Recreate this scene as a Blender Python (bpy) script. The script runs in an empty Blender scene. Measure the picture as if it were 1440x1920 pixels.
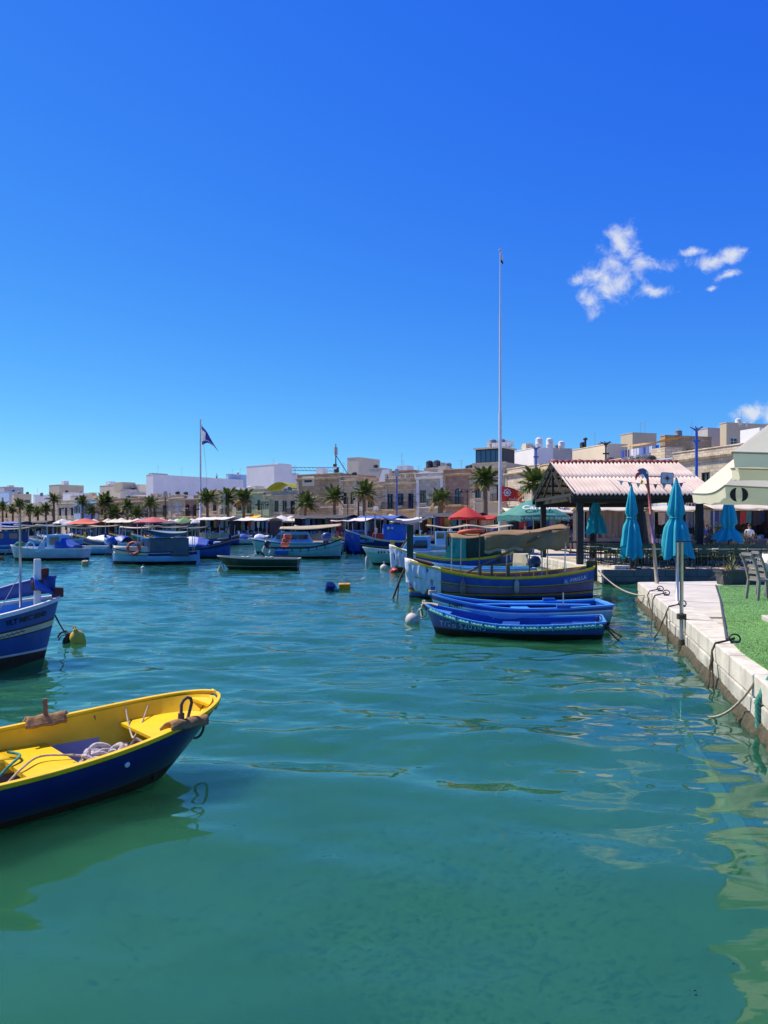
import bpy, bmesh, math, random
import numpy as np
from mathutils import Vector, Matrix, noise
random.seed(7)
rs = np.random.RandomState(11)
SC = bpy.context.scene
COL = SC.collection
PI = math.pi
R = math.radians

# ------------------------------------------------------------------ camera
EYE = 2.15         # metres above the water
FPX = 1440.0       # focal length in photo pixels
HOR = 988.0        # photo row of the horizon
cam = bpy.data.cameras.new('camera')
cam_o = bpy.data.objects.new('camera', cam)
COL.objects.link(cam_o)
cam.sensor_fit = 'VERTICAL'
cam.sensor_height = 36.0
cam.lens = 36.0 * FPX / 1920.0
cam.shift_y = (HOR - 960.0) / 1920.0
cam.clip_start = 0.05
cam.clip_end = 4000
cam_o.location = (0, 0, EYE)
cam_o.rotation_euler = (PI / 2, 0, 0)
SC.camera = cam_o

# ------------------------------------------------------------------ light
SUN_DIR = Vector((-0.86, 0.46, 0.0)).normalized()
SUN_EL = R(52)
world = bpy.data.worlds.new('World')
SC.world = world
world.use_nodes = True
SKY_STRENGTH = 0.10
EXPOSURE = 0.35          # the photograph is exposed a little brighter than the reference strengths
EXPO = 2 ** EXPOSURE
sun = bpy.data.lights.new('sun', 'SUN')
sun.energy = 5.0
sun.angle = R(0.5)
sun.color = (1.0, 0.87, 0.66)
sun_o = bpy.data.objects.new('sun', sun)
COL.objects.link(sun_o)
sdir = Vector((SUN_DIR.x * math.cos(SUN_EL), SUN_DIR.y * math.cos(SUN_EL), math.sin(SUN_EL)))
sun_o.rotation_euler = sdir.to_track_quat('Z', 'Y').to_euler()
sun_o.location = (-40, 40, 60)

def build_world():
    nt = world.node_tree
    nt.nodes.clear()
    N = nt.nodes.new
    Lk = nt.links.new
    out = N('ShaderNodeOutputWorld')
    bg = N('ShaderNodeBackground')
    bg.inputs['Strength'].default_value = SKY_STRENGTH
    sky = N('ShaderNodeTexSky')
    sky.sky_type = 'NISHITA'
    sky.sun_disc = False
    sky.sun_elevation = SUN_EL
    sky.sun_rotation = math.atan2(SUN_DIR.x, SUN_DIR.y)
    sky.altitude = 300
    sky.air_density = 0.9
    sky.dust_density = 0.0
    sky.ozone_density = 5.0
    # grade the sky to the deep, saturated blue of the photograph (same curve in every direction)
    sp0 = N('ShaderNodeSeparateColor'); Lk(sky.outputs[0], sp0.inputs[0])
    hs = N('ShaderNodeCombineColor')
    for i, (gain, pw, cap) in enumerate(((0.264/EXPO, 1.56, 6.0), (0.84/EXPO, 1.12, 9.0), (6.0/EXPO, 0.257, 11.0))):
        p_ = N('ShaderNodeMath'); p_.operation = 'POWER'; Lk(sp0.outputs[i], p_.inputs[0]); p_.inputs[1].default_value = pw
        g_ = N('ShaderNodeMath'); g_.operation = 'MULTIPLY'; Lk(p_.outputs[0], g_.inputs[0]); g_.inputs[1].default_value = gain
        c_ = N('ShaderNodeMath'); c_.operation = 'MINIMUM'; Lk(g_.outputs[0], c_.inputs[0]); c_.inputs[1].default_value = cap
        Lk(c_.outputs[0], hs.inputs[i])
    # small fair-weather clouds, laid out by world direction
    tc = N('ShaderNodeTexCoord')
    sep = N('ShaderNodeSeparateXYZ')
    Lk(tc.outputs['Generated'], sep.inputs[0])
    def math_(op, a, b=None, c=None):
        m = N('ShaderNodeMath'); m.operation = op
        for i, v in enumerate((a, b, c)):
            if v is None: continue
            if isinstance(v, (int, float)): m.inputs[i].default_value = v
            else: Lk(v, m.inputs[i])
        return m.outputs[0]
    yy = math_('MAXIMUM', sep.outputs['Y'], 0.05)
    qx = math_('DIVIDE', sep.outputs['X'], yy)
    qz = math_('DIVIDE', sep.outputs['Z'], yy)
    comb = N('ShaderNodeCombineXYZ')
    Lk(qx, comb.inputs[0]); Lk(qz, comb.inputs[1])
    nz = N('ShaderNodeTexNoise'); nz.inputs['Scale'].default_value = 30
    nz.inputs['Detail'].default_value = 9; nz.inputs['Roughness'].default_value = 0.66
    nz.inputs['Distortion'].default_value = 0.35
    Lk(comb.outputs[0], nz.inputs['Vector'])
    nw = N('ShaderNodeTexNoise'); nw.inputs['Scale'].default_value = 11
    nw.inputs['Detail'].default_value = 4
    Lk(comb.outputs[0], nw.inputs['Vector'])
    wv = N('ShaderNodeVectorMath'); wv.operation = 'MULTIPLY_ADD'
    Lk(nw.outputs['Color'], wv.inputs[0])
    wv.inputs[1].default_value = (0.05, 0.05, 0); 
    Lk(comb.outputs[0], wv.inputs[2])
    wsub = N('ShaderNodeVectorMath'); wsub.operation = 'SUBTRACT'
    Lk(wv.outputs[0], wsub.inputs[0]); wsub.inputs[1].default_value = (0.025, 0.025, 0)
    blobs = [  # (photo px, py, half width, half height)
        (1172, 462, 34, 44), (1150, 500, 55, 36), (1212, 500, 36, 22), (1110, 510, 42, 20),
        (1105, 556, 32, 28), (1165, 540, 60, 24), (1225, 548, 40, 12), (1135, 530, 30, 34),
        (1345, 493, 46, 13), (1375, 482, 26, 18), (1296, 474, 26, 7), (1365, 524, 22, 9), (1335, 540, 13, 7),
        (1412, 776, 44, 20), (1380, 800, 40, 10), (1470, 770, 60, 26)]
    best = None
    for bx_, by_, hw, hh in blobs:
        sb = N('ShaderNodeVectorMath'); sb.operation = 'SUBTRACT'
        Lk(wsub.outputs[0], sb.inputs[0])
        sb.inputs[1].default_value = ((bx_ - 720) / FPX, (HOR - by_) / FPX, 0)
        ml = N('ShaderNodeVectorMath'); ml.operation = 'MULTIPLY'
        Lk(sb.outputs[0], ml.inputs[0])
        ml.inputs[1].default_value = (FPX / hw / 1.2, FPX / hh / 1.2, 0)
        ln = N('ShaderNodeVectorMath'); ln.operation = 'LENGTH'
        Lk(ml.outputs[0], ln.inputs[0])
        v = math_('SUBTRACT', 1.0, ln.outputs['Value'])
        best = v if best is None else math_('SMOOTH_MAX', best, v, 0.12)
    best = math_('MAXIMUM', best, -1.0)
    dens = math_('ADD', best, math_('MULTIPLY', math_('SUBTRACT', nz.outputs['Fac'], 0.50), 3.4))
    mr = N('ShaderNodeMapRange'); mr.interpolation_type = 'SMOOTHSTEP'
    mr.inputs['From Min'].default_value = 0.02; mr.inputs['From Max'].default_value = 1.35
    mr.inputs['To Max'].default_value = 0.92
    Lk(dens, mr.inputs['Value'])
    front = math_('GREATER_THAN', sep.outputs['Y'], 0.06)
    env = N('ShaderNodeMapRange'); env.inputs['From Min'].default_value = -0.45; env.inputs['From Max'].default_value = 0.15
    Lk(best, env.inputs['Value'])
    fac = math_('MULTIPLY', math_('MULTIPLY', mr.outputs[0], front), env.outputs[0])
    mx = N('ShaderNodeMix'); mx.data_type = 'RGBA'
    Lk(fac, mx.inputs['Factor']); Lk(hs.outputs[0], mx.inputs['A'])
    mx.inputs['B'].default_value = (7.4/EXPO, 7.9/EXPO, 8.8/EXPO, 1)
    Lk(mx.outputs['Result'], bg.inputs['Color'])
    Lk(bg.outputs[0], out.inputs[0])
build_world()

SC.view_settings.view_transform = 'Standard'
SC.view_settings.look = 'None'
SC.view_settings.exposure = EXPOSURE
SC.view_settings.gamma = 1.0
SC.view_settings.use_curve_mapping = False
SC.render.engine = 'CYCLES'
SC.cycles.max_bounces = 6
SC.cycles.transparent_max_bounces = 8
SC.cycles.caustics_reflective = False
SC.cycles.caustics_refractive = False
SC.cycles.sample_clamp_indirect = 4.0
SC.cycles.use_denoising = True

# ------------------------------------------------------------------ helpers
def at(px, py=None, z=0.0, Y=None):
    """world point seen at a photo pixel: on height z, or at distance Y"""
    if Y is None:
        Y = FPX * (EYE - z) / (py - HOR)
    elif py is not None:
        z = EYE - (py - HOR) / FPX * Y
    return Vector(((px - 720) / FPX * Y, Y, z))
def zat(py, Y): return EYE - (py - HOR) / FPX * Y
def xat(px, Y): return (px - 720) / FPX * Y

def lin(c):
    return tuple(((v / 255) / 12.92 if v / 255 <= 0.04045 else ((v / 255 + 0.055) / 1.055) ** 2.4) for v in c)

MATS = {}
def mat(name, col, rough=0.6, var=0.12, scale=6.0, bump=0.0, bscale=None, metal=0.0, spec=0.5, dirt=0.0, dirtcol=(0.12, 0.1, 0.075), coat=0.0, trans=0.0, stretch=(1, 1, 1), world_co=False, dscale=0.35, dmin=0.48):
    if name in MATS: return MATS[name]
    m = bpy.data.materials.new(name)
    m.use_nodes = True
    nt = m.node_tree
    N = nt.nodes.new; Lk = nt.links.new
    bs = nt.nodes['Principled BSDF']
    bs.inputs['Roughness'].default_value = rough
    bs.inputs['Metallic'].default_value = metal
    bs.inputs['Specular IOR Level'].default_value = spec
    bs.inputs['Coat Weight'].default_value = coat
    tc = N('ShaderNodeTexCoord')
    mp = N('ShaderNodeMapping'); mp.inputs['Scale'].default_value = stretch
    co = N('ShaderNodeNewGeometry').outputs['Position'] if world_co else tc.outputs['Object']
    Lk(co, mp.inputs['Vector'])
    nz = N('ShaderNodeTexNoise'); nz.inputs['Scale'].default_value = scale
    nz.inputs['Detail'].default_value = 6; nz.inputs['Roughness'].default_value = 0.6
    Lk(mp.outputs[0], nz.inputs['Vector'])
    mx = N('ShaderNodeMix'); mx.data_type = 'RGBA'
    lo = [max(0, c * (1 - var)) for c in col]; hi = [min(1, c * (1 + var)) for c in col]
    mx.inputs['A'].default_value = (*lo, 1); mx.inputs['B'].default_value = (*hi, 1)
    mrg = N('ShaderNodeMapRange'); mrg.inputs['From Min'].default_value = 0.3; mrg.inputs['From Max'].default_value = 0.7
    Lk(nz.outputs['Fac'], mrg.inputs['Value'])
    Lk(mrg.outputs[0], mx.inputs['Factor'])
    last = mx.outputs['Result']
    if dirt > 0:
        n2 = N('ShaderNodeTexNoise'); n2.inputs['Scale'].default_value = scale * dscale
        n2.inputs['Detail'].default_value = 8; n2.inputs['Roughness'].default_value = 0.7
        mp2 = N('ShaderNodeMapping'); mp2.inputs['Scale'].default_value = (1, 1, 0.35); mp2.inputs['Location'].default_value = (3.1, 7.7, 1.3)
        Lk(co, mp2.inputs['Vector']); Lk(mp2.outputs[0], n2.inputs['Vector'])
        mr2 = N('ShaderNodeMapRange'); mr2.inputs['From Min'].default_value = dmin; mr2.inputs['From Max'].default_value = dmin + 0.24
        mr2.inputs['To Max'].default_value = dirt
        Lk(n2.outputs['Fac'], mr2.inputs['Value'])
        mx2 = N('ShaderNodeMix'); mx2.data_type = 'RGBA'
        Lk(mr2.outputs[0], mx2.inputs['Factor']); Lk(last, mx2.inputs['A']); mx2.inputs['B'].default_value = (*dirtcol, 1)
        last = mx2.outputs['Result']
    Lk(last, bs.inputs['Base Color'])
    if bump > 0:
        n3 = N('ShaderNodeTexNoise'); n3.inputs['Scale'].default_value = bscale or scale * 4
        n3.inputs['Detail'].default_value = 5
        Lk(mp.outputs[0], n3.inputs['Vector'])
        bp = N('ShaderNodeBump'); bp.inputs['Strength'].default_value = min(1, bump); bp.inputs['Distance'].default_value = 0.02
        Lk(n3.outputs['Fac'], bp.inputs['Height']); Lk(bp.outputs[0], bs.inputs['Normal'])
    if trans > 0:
        tl = N('ShaderNodeBsdfTranslucent'); Lk(last, tl.inputs['Color'])
        ms = N('ShaderNodeMixShader'); ms.inputs[0].default_value = trans
        Lk(bs.outputs[0], ms.inputs[1]); Lk(tl.outputs[0], ms.inputs[2])
        Lk(ms.outputs[0], nt.nodes['Material Output'].inputs['Surface'])
    MATS[name] = m
    return m

class MB:
    """collects shapes, links them as ONE mesh object"""
    def __init__(s): s.v = []; s.f = []; s.m = []
    def add(s, vs, fs, mi=0):
        o = len(s.v); s.v.extend([tuple(v) for v in vs])
        for f in fs: s.f.append([i + o for i in f]); s.m.append(mi)
        return s
    def box(s, c, size, rz=0.0, mi=0, mtx=None):
        x, y, z = [d / 2 for d in size]
        M = mtx if mtx is not None else Matrix.Rotation(rz, 3, 'Z')
        vs = [Vector(c) + M @ Vector(p) for p in ((-x,-y,-z),(x,-y,-z),(x,y,-z),(-x,y,-z),(-x,-y,z),(x,-y,z),(x,y,z),(-x,y,z))]
        return s.add(vs, [(0,3,2,1),(4,5,6,7),(0,1,5,4),(1,2,6,5),(2,3,7,6),(3,0,4,7)], mi)
    def bbox(s, x0, x1, y0, y1, z0, z1, mi=0):
        return s.box(((x0+x1)/2, (y0+y1)/2, (z0+z1)/2), (x1-x0, y1-y0, z1-z0), 0, mi)
    def bar(s, a, b, w, h, mi=0, up=(0, 0, 1)):
        a, b = Vector(a), Vector(b); d = (b - a); L = d.length
        if L < 1e-6: return s
        d /= L; u = Vector(up)
        if abs(d.dot(u)) > 0.98: u = Vector((1, 0, 0))
        sx = d.cross(u).normalized(); uz = sx.cross(d)
        M = Matrix((d, sx, uz)).transposed()
        return s.box((a + b) / 2, (L, w, h), 0, mi, M)
    def tube(s, path, r, n=8, mi=0, cap=True, closed=False):
        P = [Vector(p) for p in path]; k = len(P)
        rr = r if isinstance(r, (list, tuple)) else [r] * k
        rings = []; prev = None
        for i, p in enumerate(P):
            if closed: t = P[(i + 1) % k] - P[i - 1]
            else: t = P[min(i + 1, k - 1)] - P[max(i - 1, 0)]
            t.normalize()
            if prev is None:
                u = Vector((0, 0, 1)) if abs(t.z) < 0.9 else Vector((1, 0, 0))
            else: u = prev
            sx = t.cross(u).normalized(); u2 = sx.cross(t).normalized(); prev = u2
            rings.append([p + (sx * math.cos(2*PI*j/n) + u2 * math.sin(2*PI*j/n)) * rr[i] for j in range(n)])
        vs = [v for rg in rings for v in rg]; fs = []
        for i in range(k if closed else k - 1):
            i2 = (i + 1) % k
            for j in range(n):
                j2 = (j + 1) % n
                fs.append((i*n+j, i2*n+j, i2*n+j2, i*n+j2)[::-1])
        if cap and not closed:
            fs.append(tuple(range(n))); fs.append(tuple(reversed(range((k-1)*n, k*n))))
        return s.add(vs, fs, mi)
    def rope(s, path, r, n=6, sub=5):
        P = [Vector(p) for p in path]; P = [P[0]*2 - P[1]] + P + [P[-1]*2 - P[-2]]; out = []
        for i in range(1, len(P) - 2):
            for k in range(sub):
                t = k/sub; a, b, c, d = P[i-1], P[i], P[i+1], P[i+2]
                out.append(.5*((2*b) + (c - a)*t + (2*a - 5*b + 4*c - d)*t*t + (3*b - a - 3*c + d)*t**3))
        out.append(P[-2])
        return s.tube(out, r, n)
    def cyl(s, a, b, r0, r1=None, n=10, mi=0): return s.tube([a, b], [r0, r0 if r1 is None else r1], n, mi)
    def lathe(s, prof, n=16, c=(0, 0, 0), mi=0, axis='Z'):
        vs = []; fs = []
        for r, z in prof:
            for j in range(n):
                a = 2*PI*j/n
                p = (r*math.cos(a), r*math.sin(a), z)
                if axis == 'X': p = (p[2], p[0], p[1])
                if axis == 'Y': p = (p[1], p[2], p[0])
                vs.append((c[0]+p[0], c[1]+p[1], c[2]+p[2]))
        for i in range(len(prof) - 1):
            for j in range(n):
                j2 = (j+1) % n
                fs.append((i*n+j, i*n+j2, (i+1)*n+j2, (i+1)*n+j))
        return s.add(vs, fs, mi)
    def grid(s, fn, nu, nv, mi=0, flip=False):
        vs = [fn(i/nu, j/nv) for i in range(nu+1) for j in range(nv+1)]
        fs = []
        for i in range(nu):
            for j in range(nv):
                a = i*(nv+1)+j
                q = (a, a+nv+1, a+nv+2, a+1)
                fs.append(q[::-1] if flip else q)
        return s.add(vs, fs, mi)
    def prism(s, pts, z0, z1, mi=0):
        n = len(pts)
        vs = [(p[0], p[1], z0) for p in pts] + [(p[0], p[1], z1) for p in pts]
        fs = [tuple(reversed(range(n))), tuple(range(n, 2*n))] + [(i, (i+1) % n, n+(i+1) % n, n+i) for i in range(n)]
        return s.add(vs, fs, mi)
    def mesh(s, name, smooth=False):
        me = bpy.data.meshes.new(name)
        me.from_pydata([tuple(v) for v in s.v], [], s.f)
        me.polygons.foreach_set('material_index', s.m)
        if smooth: me.polygons.foreach_set('use_smooth', [True]*len(s.f))
        me.update()
        return me
    def build(s, name, mats, parent=None, smooth=False, angle=None, bevel=0.0, solid=0.0, weld=False):
        me = s.mesh(name, smooth or angle is not None)
        if not isinstance(mats, (list, tuple)): mats = [mats]
        for m in mats: me.materials.append(m)
        if weld:
            bm = bmesh.new(); bm.from_mesh(me)
            bmesh.ops.remove_doubles(bm, verts=bm.verts, dist=0.0005); bm.to_mesh(me); bm.free()
        if angle is not None:
            me.set_sharp_from_angle(angle=R(angle))
        o = bpy.data.objects.new(name, me)
        COL.objects.link(o)
        if parent is not None: o.parent = parent
        if bevel:
            b = o.modifiers.new('bevel', 'BEVEL'); b.width = bevel; b.segments = 2; b.limit_method = 'ANGLE'
        if solid:
            b = o.modifiers.new('solid', 'SOLIDIFY'); b.thickness = solid; b.offset = 0
        return o

def link(name, me, parent=None, loc=(0, 0, 0), rot=(0, 0, 0), scale=(1, 1, 1)):
    o = bpy.data.objects.new(name, me); COL.objects.link(o)
    o.parent = parent; o.location = loc; o.rotation_euler = rot; o.scale = scale
    return o
def tag(o, label=None, cat=None, group=None, kind=None):
    if label: o['label'] = label
    if cat: o['category'] = cat
    if group: o['group'] = group
    if kind: o['kind'] = kind
    return o
def thing(name, label, cat, loc=(0, 0, 0), rz=0.0, group=None):
    o = bpy.data.objects.new(name, None); COL.objects.link(o)
    o.empty_display_size = 0.2
    o.location = loc; o.rotation_euler = (0, 0, rz)
    return tag(o, label, cat, group)
def copy_tree(o, parent=None):
    c = o.copy(); COL.objects.link(c); c.parent = parent
    for ch in list(o.children): copy_tree(ch, c)
    return c
def dup(root, loc, rz=0.0, label=None, scale=None):
    r = copy_tree(root); r.location = loc; r.rotation_euler = (0, 0, rz)
    if label: r['label'] = label
    if scale: r.scale = (scale,)*3 if isinstance(scale, (int, float)) else scale
    return r
ORD = ['first', 'second', 'third', 'fourth', 'fifth', 'sixth', 'seventh', 'eighth', 'ninth', 'tenth', 'eleventh', 'twelfth', 'thirteenth', 'fourteenth', 'fifteenth', 'sixteenth', 'seventeenth', 'eighteenth', 'nineteenth', 'twentieth', 'twenty-first', 'twenty-second', 'twenty-third', 'twenty-fourth', 'twenty-fifth']
def rope_path(a, b, sag, n=12):
    a, b = Vector(a), Vector(b)
    return [a.lerp(b, i/n) - Vector((0, 0, sag*4*(i/n)*(1-i/n))) for i in range(n+1)]
def text_mesh(txt, size, ext=0.002, space=1.0, shear=0.0, bold=0.0):
    cu = bpy.data.curves.new('lettering', 'FONT'); cu.body = txt; cu.size = size; cu.extrude = ext
    cu.align_x = 'CENTER'; cu.align_y = 'CENTER'; cu.space_character = space; cu.shear = shear; cu.offset = bold
    cu.resolution_u = 3
    o = bpy.data.objects.new('tmp', cu); COL.objects.link(o)
    dg = bpy.context.evaluated_depsgraph_get()
    me = bpy.data.meshes.new_from_object(o.evaluated_get(dg))
    bpy.data.objects.remove(o); bpy.data.curves.remove(cu)
    return me
def lettering(txt, size, m, parent, loc, rot, **k):
    me = text_mesh(txt, size, **k); me.materials.clear(); me.materials.append(m)
    return link('lettering', me, parent, loc, rot)
# ------------------------------------------------------------------ water
def water_material():
    m = bpy.data.materials.new('harbour_water'); m.use_nodes = True
    nt = m.node_tree; nt.nodes.clear(); N = nt.nodes.new; Lk = nt.links.new
    out = N('ShaderNodeOutputMaterial')
    tc = N('ShaderNodeTexCoord')
    # fine ripples
    mp = N('ShaderNodeMapping'); mp.inputs['Scale'].default_value = (0.55, 1.5, 1); mp.inputs['Rotation'].default_value = (0, 0, R(-8))
    Lk(tc.outputs['Object'], mp.inputs['Vector'])
    n1 = N('ShaderNodeTexNoise'); n1.inputs['Scale'].default_value = 2.2; n1.inputs['Detail'].default_value = 3; n1.inputs['Roughness'].default_value = 0.5
    n1.inputs['Distortion'].default_value = 0.6
    Lk(mp.outputs[0], n1.inputs['Vector'])
    # patches of rougher and calmer water
    n2 = N('ShaderNodeTexNoise'); n2.inputs['Scale'].default_value = 0.09; n2.inputs['Detail'].default_value = 2
    Lk(tc.outputs['Object'], n2.inputs['Vector'])
    sp = N('ShaderNodeSeparateXYZ'); Lk(tc.outputs['Object'], sp.inputs[0])
    far = N('ShaderNodeMapRange'); far.inputs['From Min'].default_value = 8; far.inputs['From Max'].default_value = 24
    far.inputs['To Min'].default_value = 0.05; far.inputs['To Max'].default_value = 0.75
    Lk(sp.outputs['Y'], far.inputs['Value'])
    bp = N('ShaderNodeBump'); bp.inputs['Distance'].default_value = 0.05
    Lk(far.outputs[0], bp.inputs['Strength']); Lk(n1.outputs['Fac'], bp.inputs['Height'])
    gl = N('ShaderNodeBsdfGlossy'); gl.inputs['Roughness'].default_value = 0.02; gl.inputs['Color'].default_value = (0.86, 0.96, 1, 1)
    Lk(bp.outputs[0], gl.inputs['Normal'])
    # turbid body of the water: what scatters back + what shows through
    n3 = N('ShaderNodeTexNoise'); n3.inputs['Scale'].default_value = 0.22; n3.inputs['Detail'].default_value = 3
    Lk(tc.outputs['Object'], n3.inputs['Vector'])
    mx = N('ShaderNodeMix'); mx.data_type = 'RGBA'
    mx.inputs['A'].default_value = (0.018, 0.122, 0.064, 1); mx.inputs['B'].default_value = (0.024, 0.150, 0.084, 1)
    Lk(n3.outputs['Fac'], mx.inputs['Factor'])
    df = N('ShaderNodeSubsurfaceScattering'); df.falloff = 'BURLEY'; Lk(mx.outputs['Result'], df.inputs['Color'])
    df.inputs['Scale'].default_value = 1.0; df.inputs['Radius'].default_value = (1.3, 2.0, 1.6)
    tr = N('ShaderNodeBsdfTransparent'); tr.inputs['Color'].default_value = (0.45, 0.82, 0.62, 1)
    body = N('ShaderNodeMixShader'); body.inputs[0].default_value = 0.36
    Lk(df.outputs[0], body.inputs[1]); Lk(tr.outputs[0], body.inputs[2])
    fr = N('ShaderNodeFresnel'); fr.inputs['IOR'].default_value = 1.45; Lk(bp.outputs[0], fr.inputs['Normal'])
    ms = N('ShaderNodeMixShader'); Lk(fr.outputs[0], ms.inputs[0])
    Lk(body.outputs[0], ms.inputs[1]); Lk(gl.outputs[0], ms.inputs[2])
    Lk(ms.outputs[0], out.inputs['Surface'])
    return m

def build_water():
    ys = [-6.0]
    while ys[-1] < 340:
        y = ys[-1]
        ys.append(y + (0.5 if y < 2 else max(0.04, min(0.0005*y*y, 0.0092*y))))
    ys = np.array(ys); nc = 520
    s = np.linspace(-1, 1, nc + 1)
    half = 6.5 + 0.72 * np.maximum(ys, 0)
    X = half[:, None] * s[None, :]; Y = np.repeat(ys[:, None], nc + 1, 1)
    Z = np.zeros_like(X)
    dy = np.gradient(ys)[:, None]; dx = (half * 2 / nc)[:, None]
    r = np.random.RandomState(5)
    calm = 0.22 + 0.78 * np.clip((Y - 4.5) / 7.0, 0, 1)
    for i in range(84):
        lam = 0.22 * (14.0 ** r.rand())
        th = r.normal(0.12, 0.55) + (PI if r.rand() < .3 else 0)
        kx, ky = math.sin(th) * 2*PI/lam, math.cos(th) * 2*PI/lam
        a = 0.00185 * lam ** 0.92 * (0.5 + r.rand()) * (1.5 if lam < 0.35 else (2.1 if lam < 1.5 else 1.7))
        samp = np.maximum(np.abs(ky) * dy, np.abs(kx) * dx)          # phase per cell
        att = np.clip((2.4 - samp) / 1.2, 0, 1)
        c = calm if lam < 1.2 else 0.7 + 0.3 * calm
        ph = r.rand() * 2*PI
        mod = 0.65 + 0.5*np.sin(0.13*kx*X - 0.17*ky*Y + ph*3)
        Z += att * c * mod * a * np.sin(kx*X + ky*Y + ph + 0.5*np.sin(0.31*X + 0.23*Y + ph))
    nr = len(ys)
    v = np.stack([X, Y, Z], -1).reshape(-1, 3)
    idx = np.arange(nr * (nc + 1)).reshape(nr, nc + 1)
    f = np.stack([idx[:-1, :-1], idx[:-1, 1:], idx[1:, 1:], idx[1:, :-1]], -1).reshape(-1, 4)
    me = bpy.data.meshes.new('water')
    me.vertices.add(len(v)); me.vertices.foreach_set('co', v.ravel())
    me.loops.add(f.size); me.loops.foreach_set('vertex_index', f.ravel())
    me.polygons.add(len(f)); me.polygons.foreach_set('loop_start', np.arange(0, f.size, 4))
    me.polygons.foreach_set('loop_total', np.full(len(f), 4))
    me.polygons.foreach_set('use_smooth', np.ones(len(f), bool))
    me.update(); me.validate()
    me.materials.append(water_material())
    o = bpy.data.objects.new('water', me); COL.objects.link(o); tag(o, kind='structure')
    return o
build_water()

m_bed = mat('seabed_silt', (0.30, 0.34, 0.19), 0.95, 0.3, 0.7, dirt=0.6, dirtcol=(0.16, 0.19, 0.07))
_nt = m_bed.node_tree; _b = _nt.nodes['Principled BSDF']; _b.inputs['Subsurface Weight'].default_value = 1.0; _b.subsurface_method = 'BURLEY'
_b.inputs['Subsurface Scale'].default_value = 1.0; _b.inputs['Subsurface Radius'].default_value = (2.5, 2.5, 2.5); _b.inputs['Specular IOR Level'].default_value = 0
sb = MB(); sb.grid(lambda u, v: (-260 + 400*u, -8 + 350*v, -1.7 + 0.18*noise.noise(Vector((u*90, v*80, 0)))), 60, 60)
tag(sb.build('seabed', m_bed, smooth=True), kind='structure')

# a school of fry just under the surface
def fish_school():
    mb = MB()
    r = random.Random(3)
    cl = [(0.25, 5.0, 0.55, 0.42, 420), (-0.1, 4.3, 0.5, 0.3, 340), (0.5, 4.05, 0.6, 0.25, 420), (1.3, 5.3, 0.4, 0.5, 330), (0.0, 3.75, 0.4, 0.15, 200),
          (-1.0, 4.2, 0.7, 0.5, 120), (1.1, 4.3, 0.7, 0.5, 200), (0.6, 6.0, 1.0, 0.4, 260), (1.2, 3.8, 0.35, 0.2, 160), (-0.6, 5.2, 0.7, 0.5, 150)]
    for cx, cy, sx, sy, n in cl:
        hd = r.uniform(-0.5, 0.5)
        for i in range(int(n*.6)):
            x = r.gauss(cx, sx * .7); y = 0.93*r.gauss(cy, sy * .8); z = r.uniform(-0.06, -0.025)
            a = hd + r.gauss(0, 0.55); L = r.uniform(0.03, 0.058); w = L * 0.15
            d = Vector((math.cos(a), math.sin(a), 0)); p = Vector((-d.y, d.x, 0)); c = Vector((x, y, z)); u = Vector((0, 0, 1))
            vs = [c + d*L*.5, c + p*w + d*L*.1, c - p*w + d*L*.1, c + u*w*1.3, c - u*w*1.3, c - d*L*.38, c - d*L*.55 + u*w*1.2, c - d*L*.55 - u*w*1.2]
            mb.add(vs, [(0,1,3),(0,3,2),(0,2,4),(0,4,1),(5,3,1),(5,2,3),(5,4,2),(5,1,4),(5,6,7)])
    o = mb.build('fish_school', mat('fish_back', (0.012, 0.02, 0.016), 0.5, 0.3, 40))
    return tag(o, 'loose school of tiny dark fish just under the green water', 'fish', kind='stuff')
fish_school()

# ------------------------------------------------------------------ quay and pier
ZQ = 0.55
m_quay = mat('quay_concrete', (0.52, 0.46, 0.36), 0.9, 0.16, 1.2, world_co=True, dscale=0.9, dmin=0.42, bump=0.35, bscale=22, dirt=0.35, dirtcol=(0.24, 0.2, 0.15))
m_pave = mat('promenade_paving', (0.46, 0.40, 0.31), 0.9, 0.14, 0.8, bump=0.2, bscale=10, dirt=0.3)
m_pier = mat('pier_concrete', (0.58, 0.56, 0.48), 0.88, 0.13, 1.6, world_co=True, dscale=0.9, dmin=0.42, bump=0.35, bscale=26, dirt=0.3, dirtcol=(0.33, 0.29, 0.22))
m_block = mat('whitewashed_blocks', (0.66, 0.63, 0.55), 0.85, 0.10, 3, world_co=True, dscale=0.9, dmin=0.42, bump=0.4, bscale=30, dirt=0.6, dirtcol=(0.27, 0.25, 0.20))
m_block_low = mat('stained_low_blocks', (0.52, 0.51, 0.45), 0.85, 0.2, 3, world_co=True, dscale=0.9, dmin=0.42, bump=0.5, bscale=24, dirt=0.8, dirtcol=(0.17, 0.16, 0.11))
m_block_dark = mat('weathered_shade_blocks', (0.17, 0.155, 0.13), 0.9, 0.22, 2.5, world_co=True, dscale=0.9, dmin=0.42, bump=0.5, bscale=20, dirt=0.55, dirtcol=(0.12, 0.11, 0.085))  # weathered blocks; base darkened as painted shade for the camera-facing quay wall
m_algae = mat('tide_line_algae', (0.055, 0.048, 0.02), 0.7, 0.6, 9, bump=1.0, bscale=30, dirt=0.5, dirtcol=(0.03, 0.035, 0.012))

quay_pts = [(8.2, 28.8), (16, 28.8), (60, 28.8), (260, 28.8), (260, 330), (-260, 330), (-260, 305), (-200, 250), (-75, 155), (-26, 118), (-14, 100), (-2, 76), (3, 66), (6.5, 52), (8.3, 44.3)]
mb = MB(); mb.prism(quay_pts, -1.8, ZQ)
tag(mb.build('quay', m_quay), kind='structure')

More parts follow.
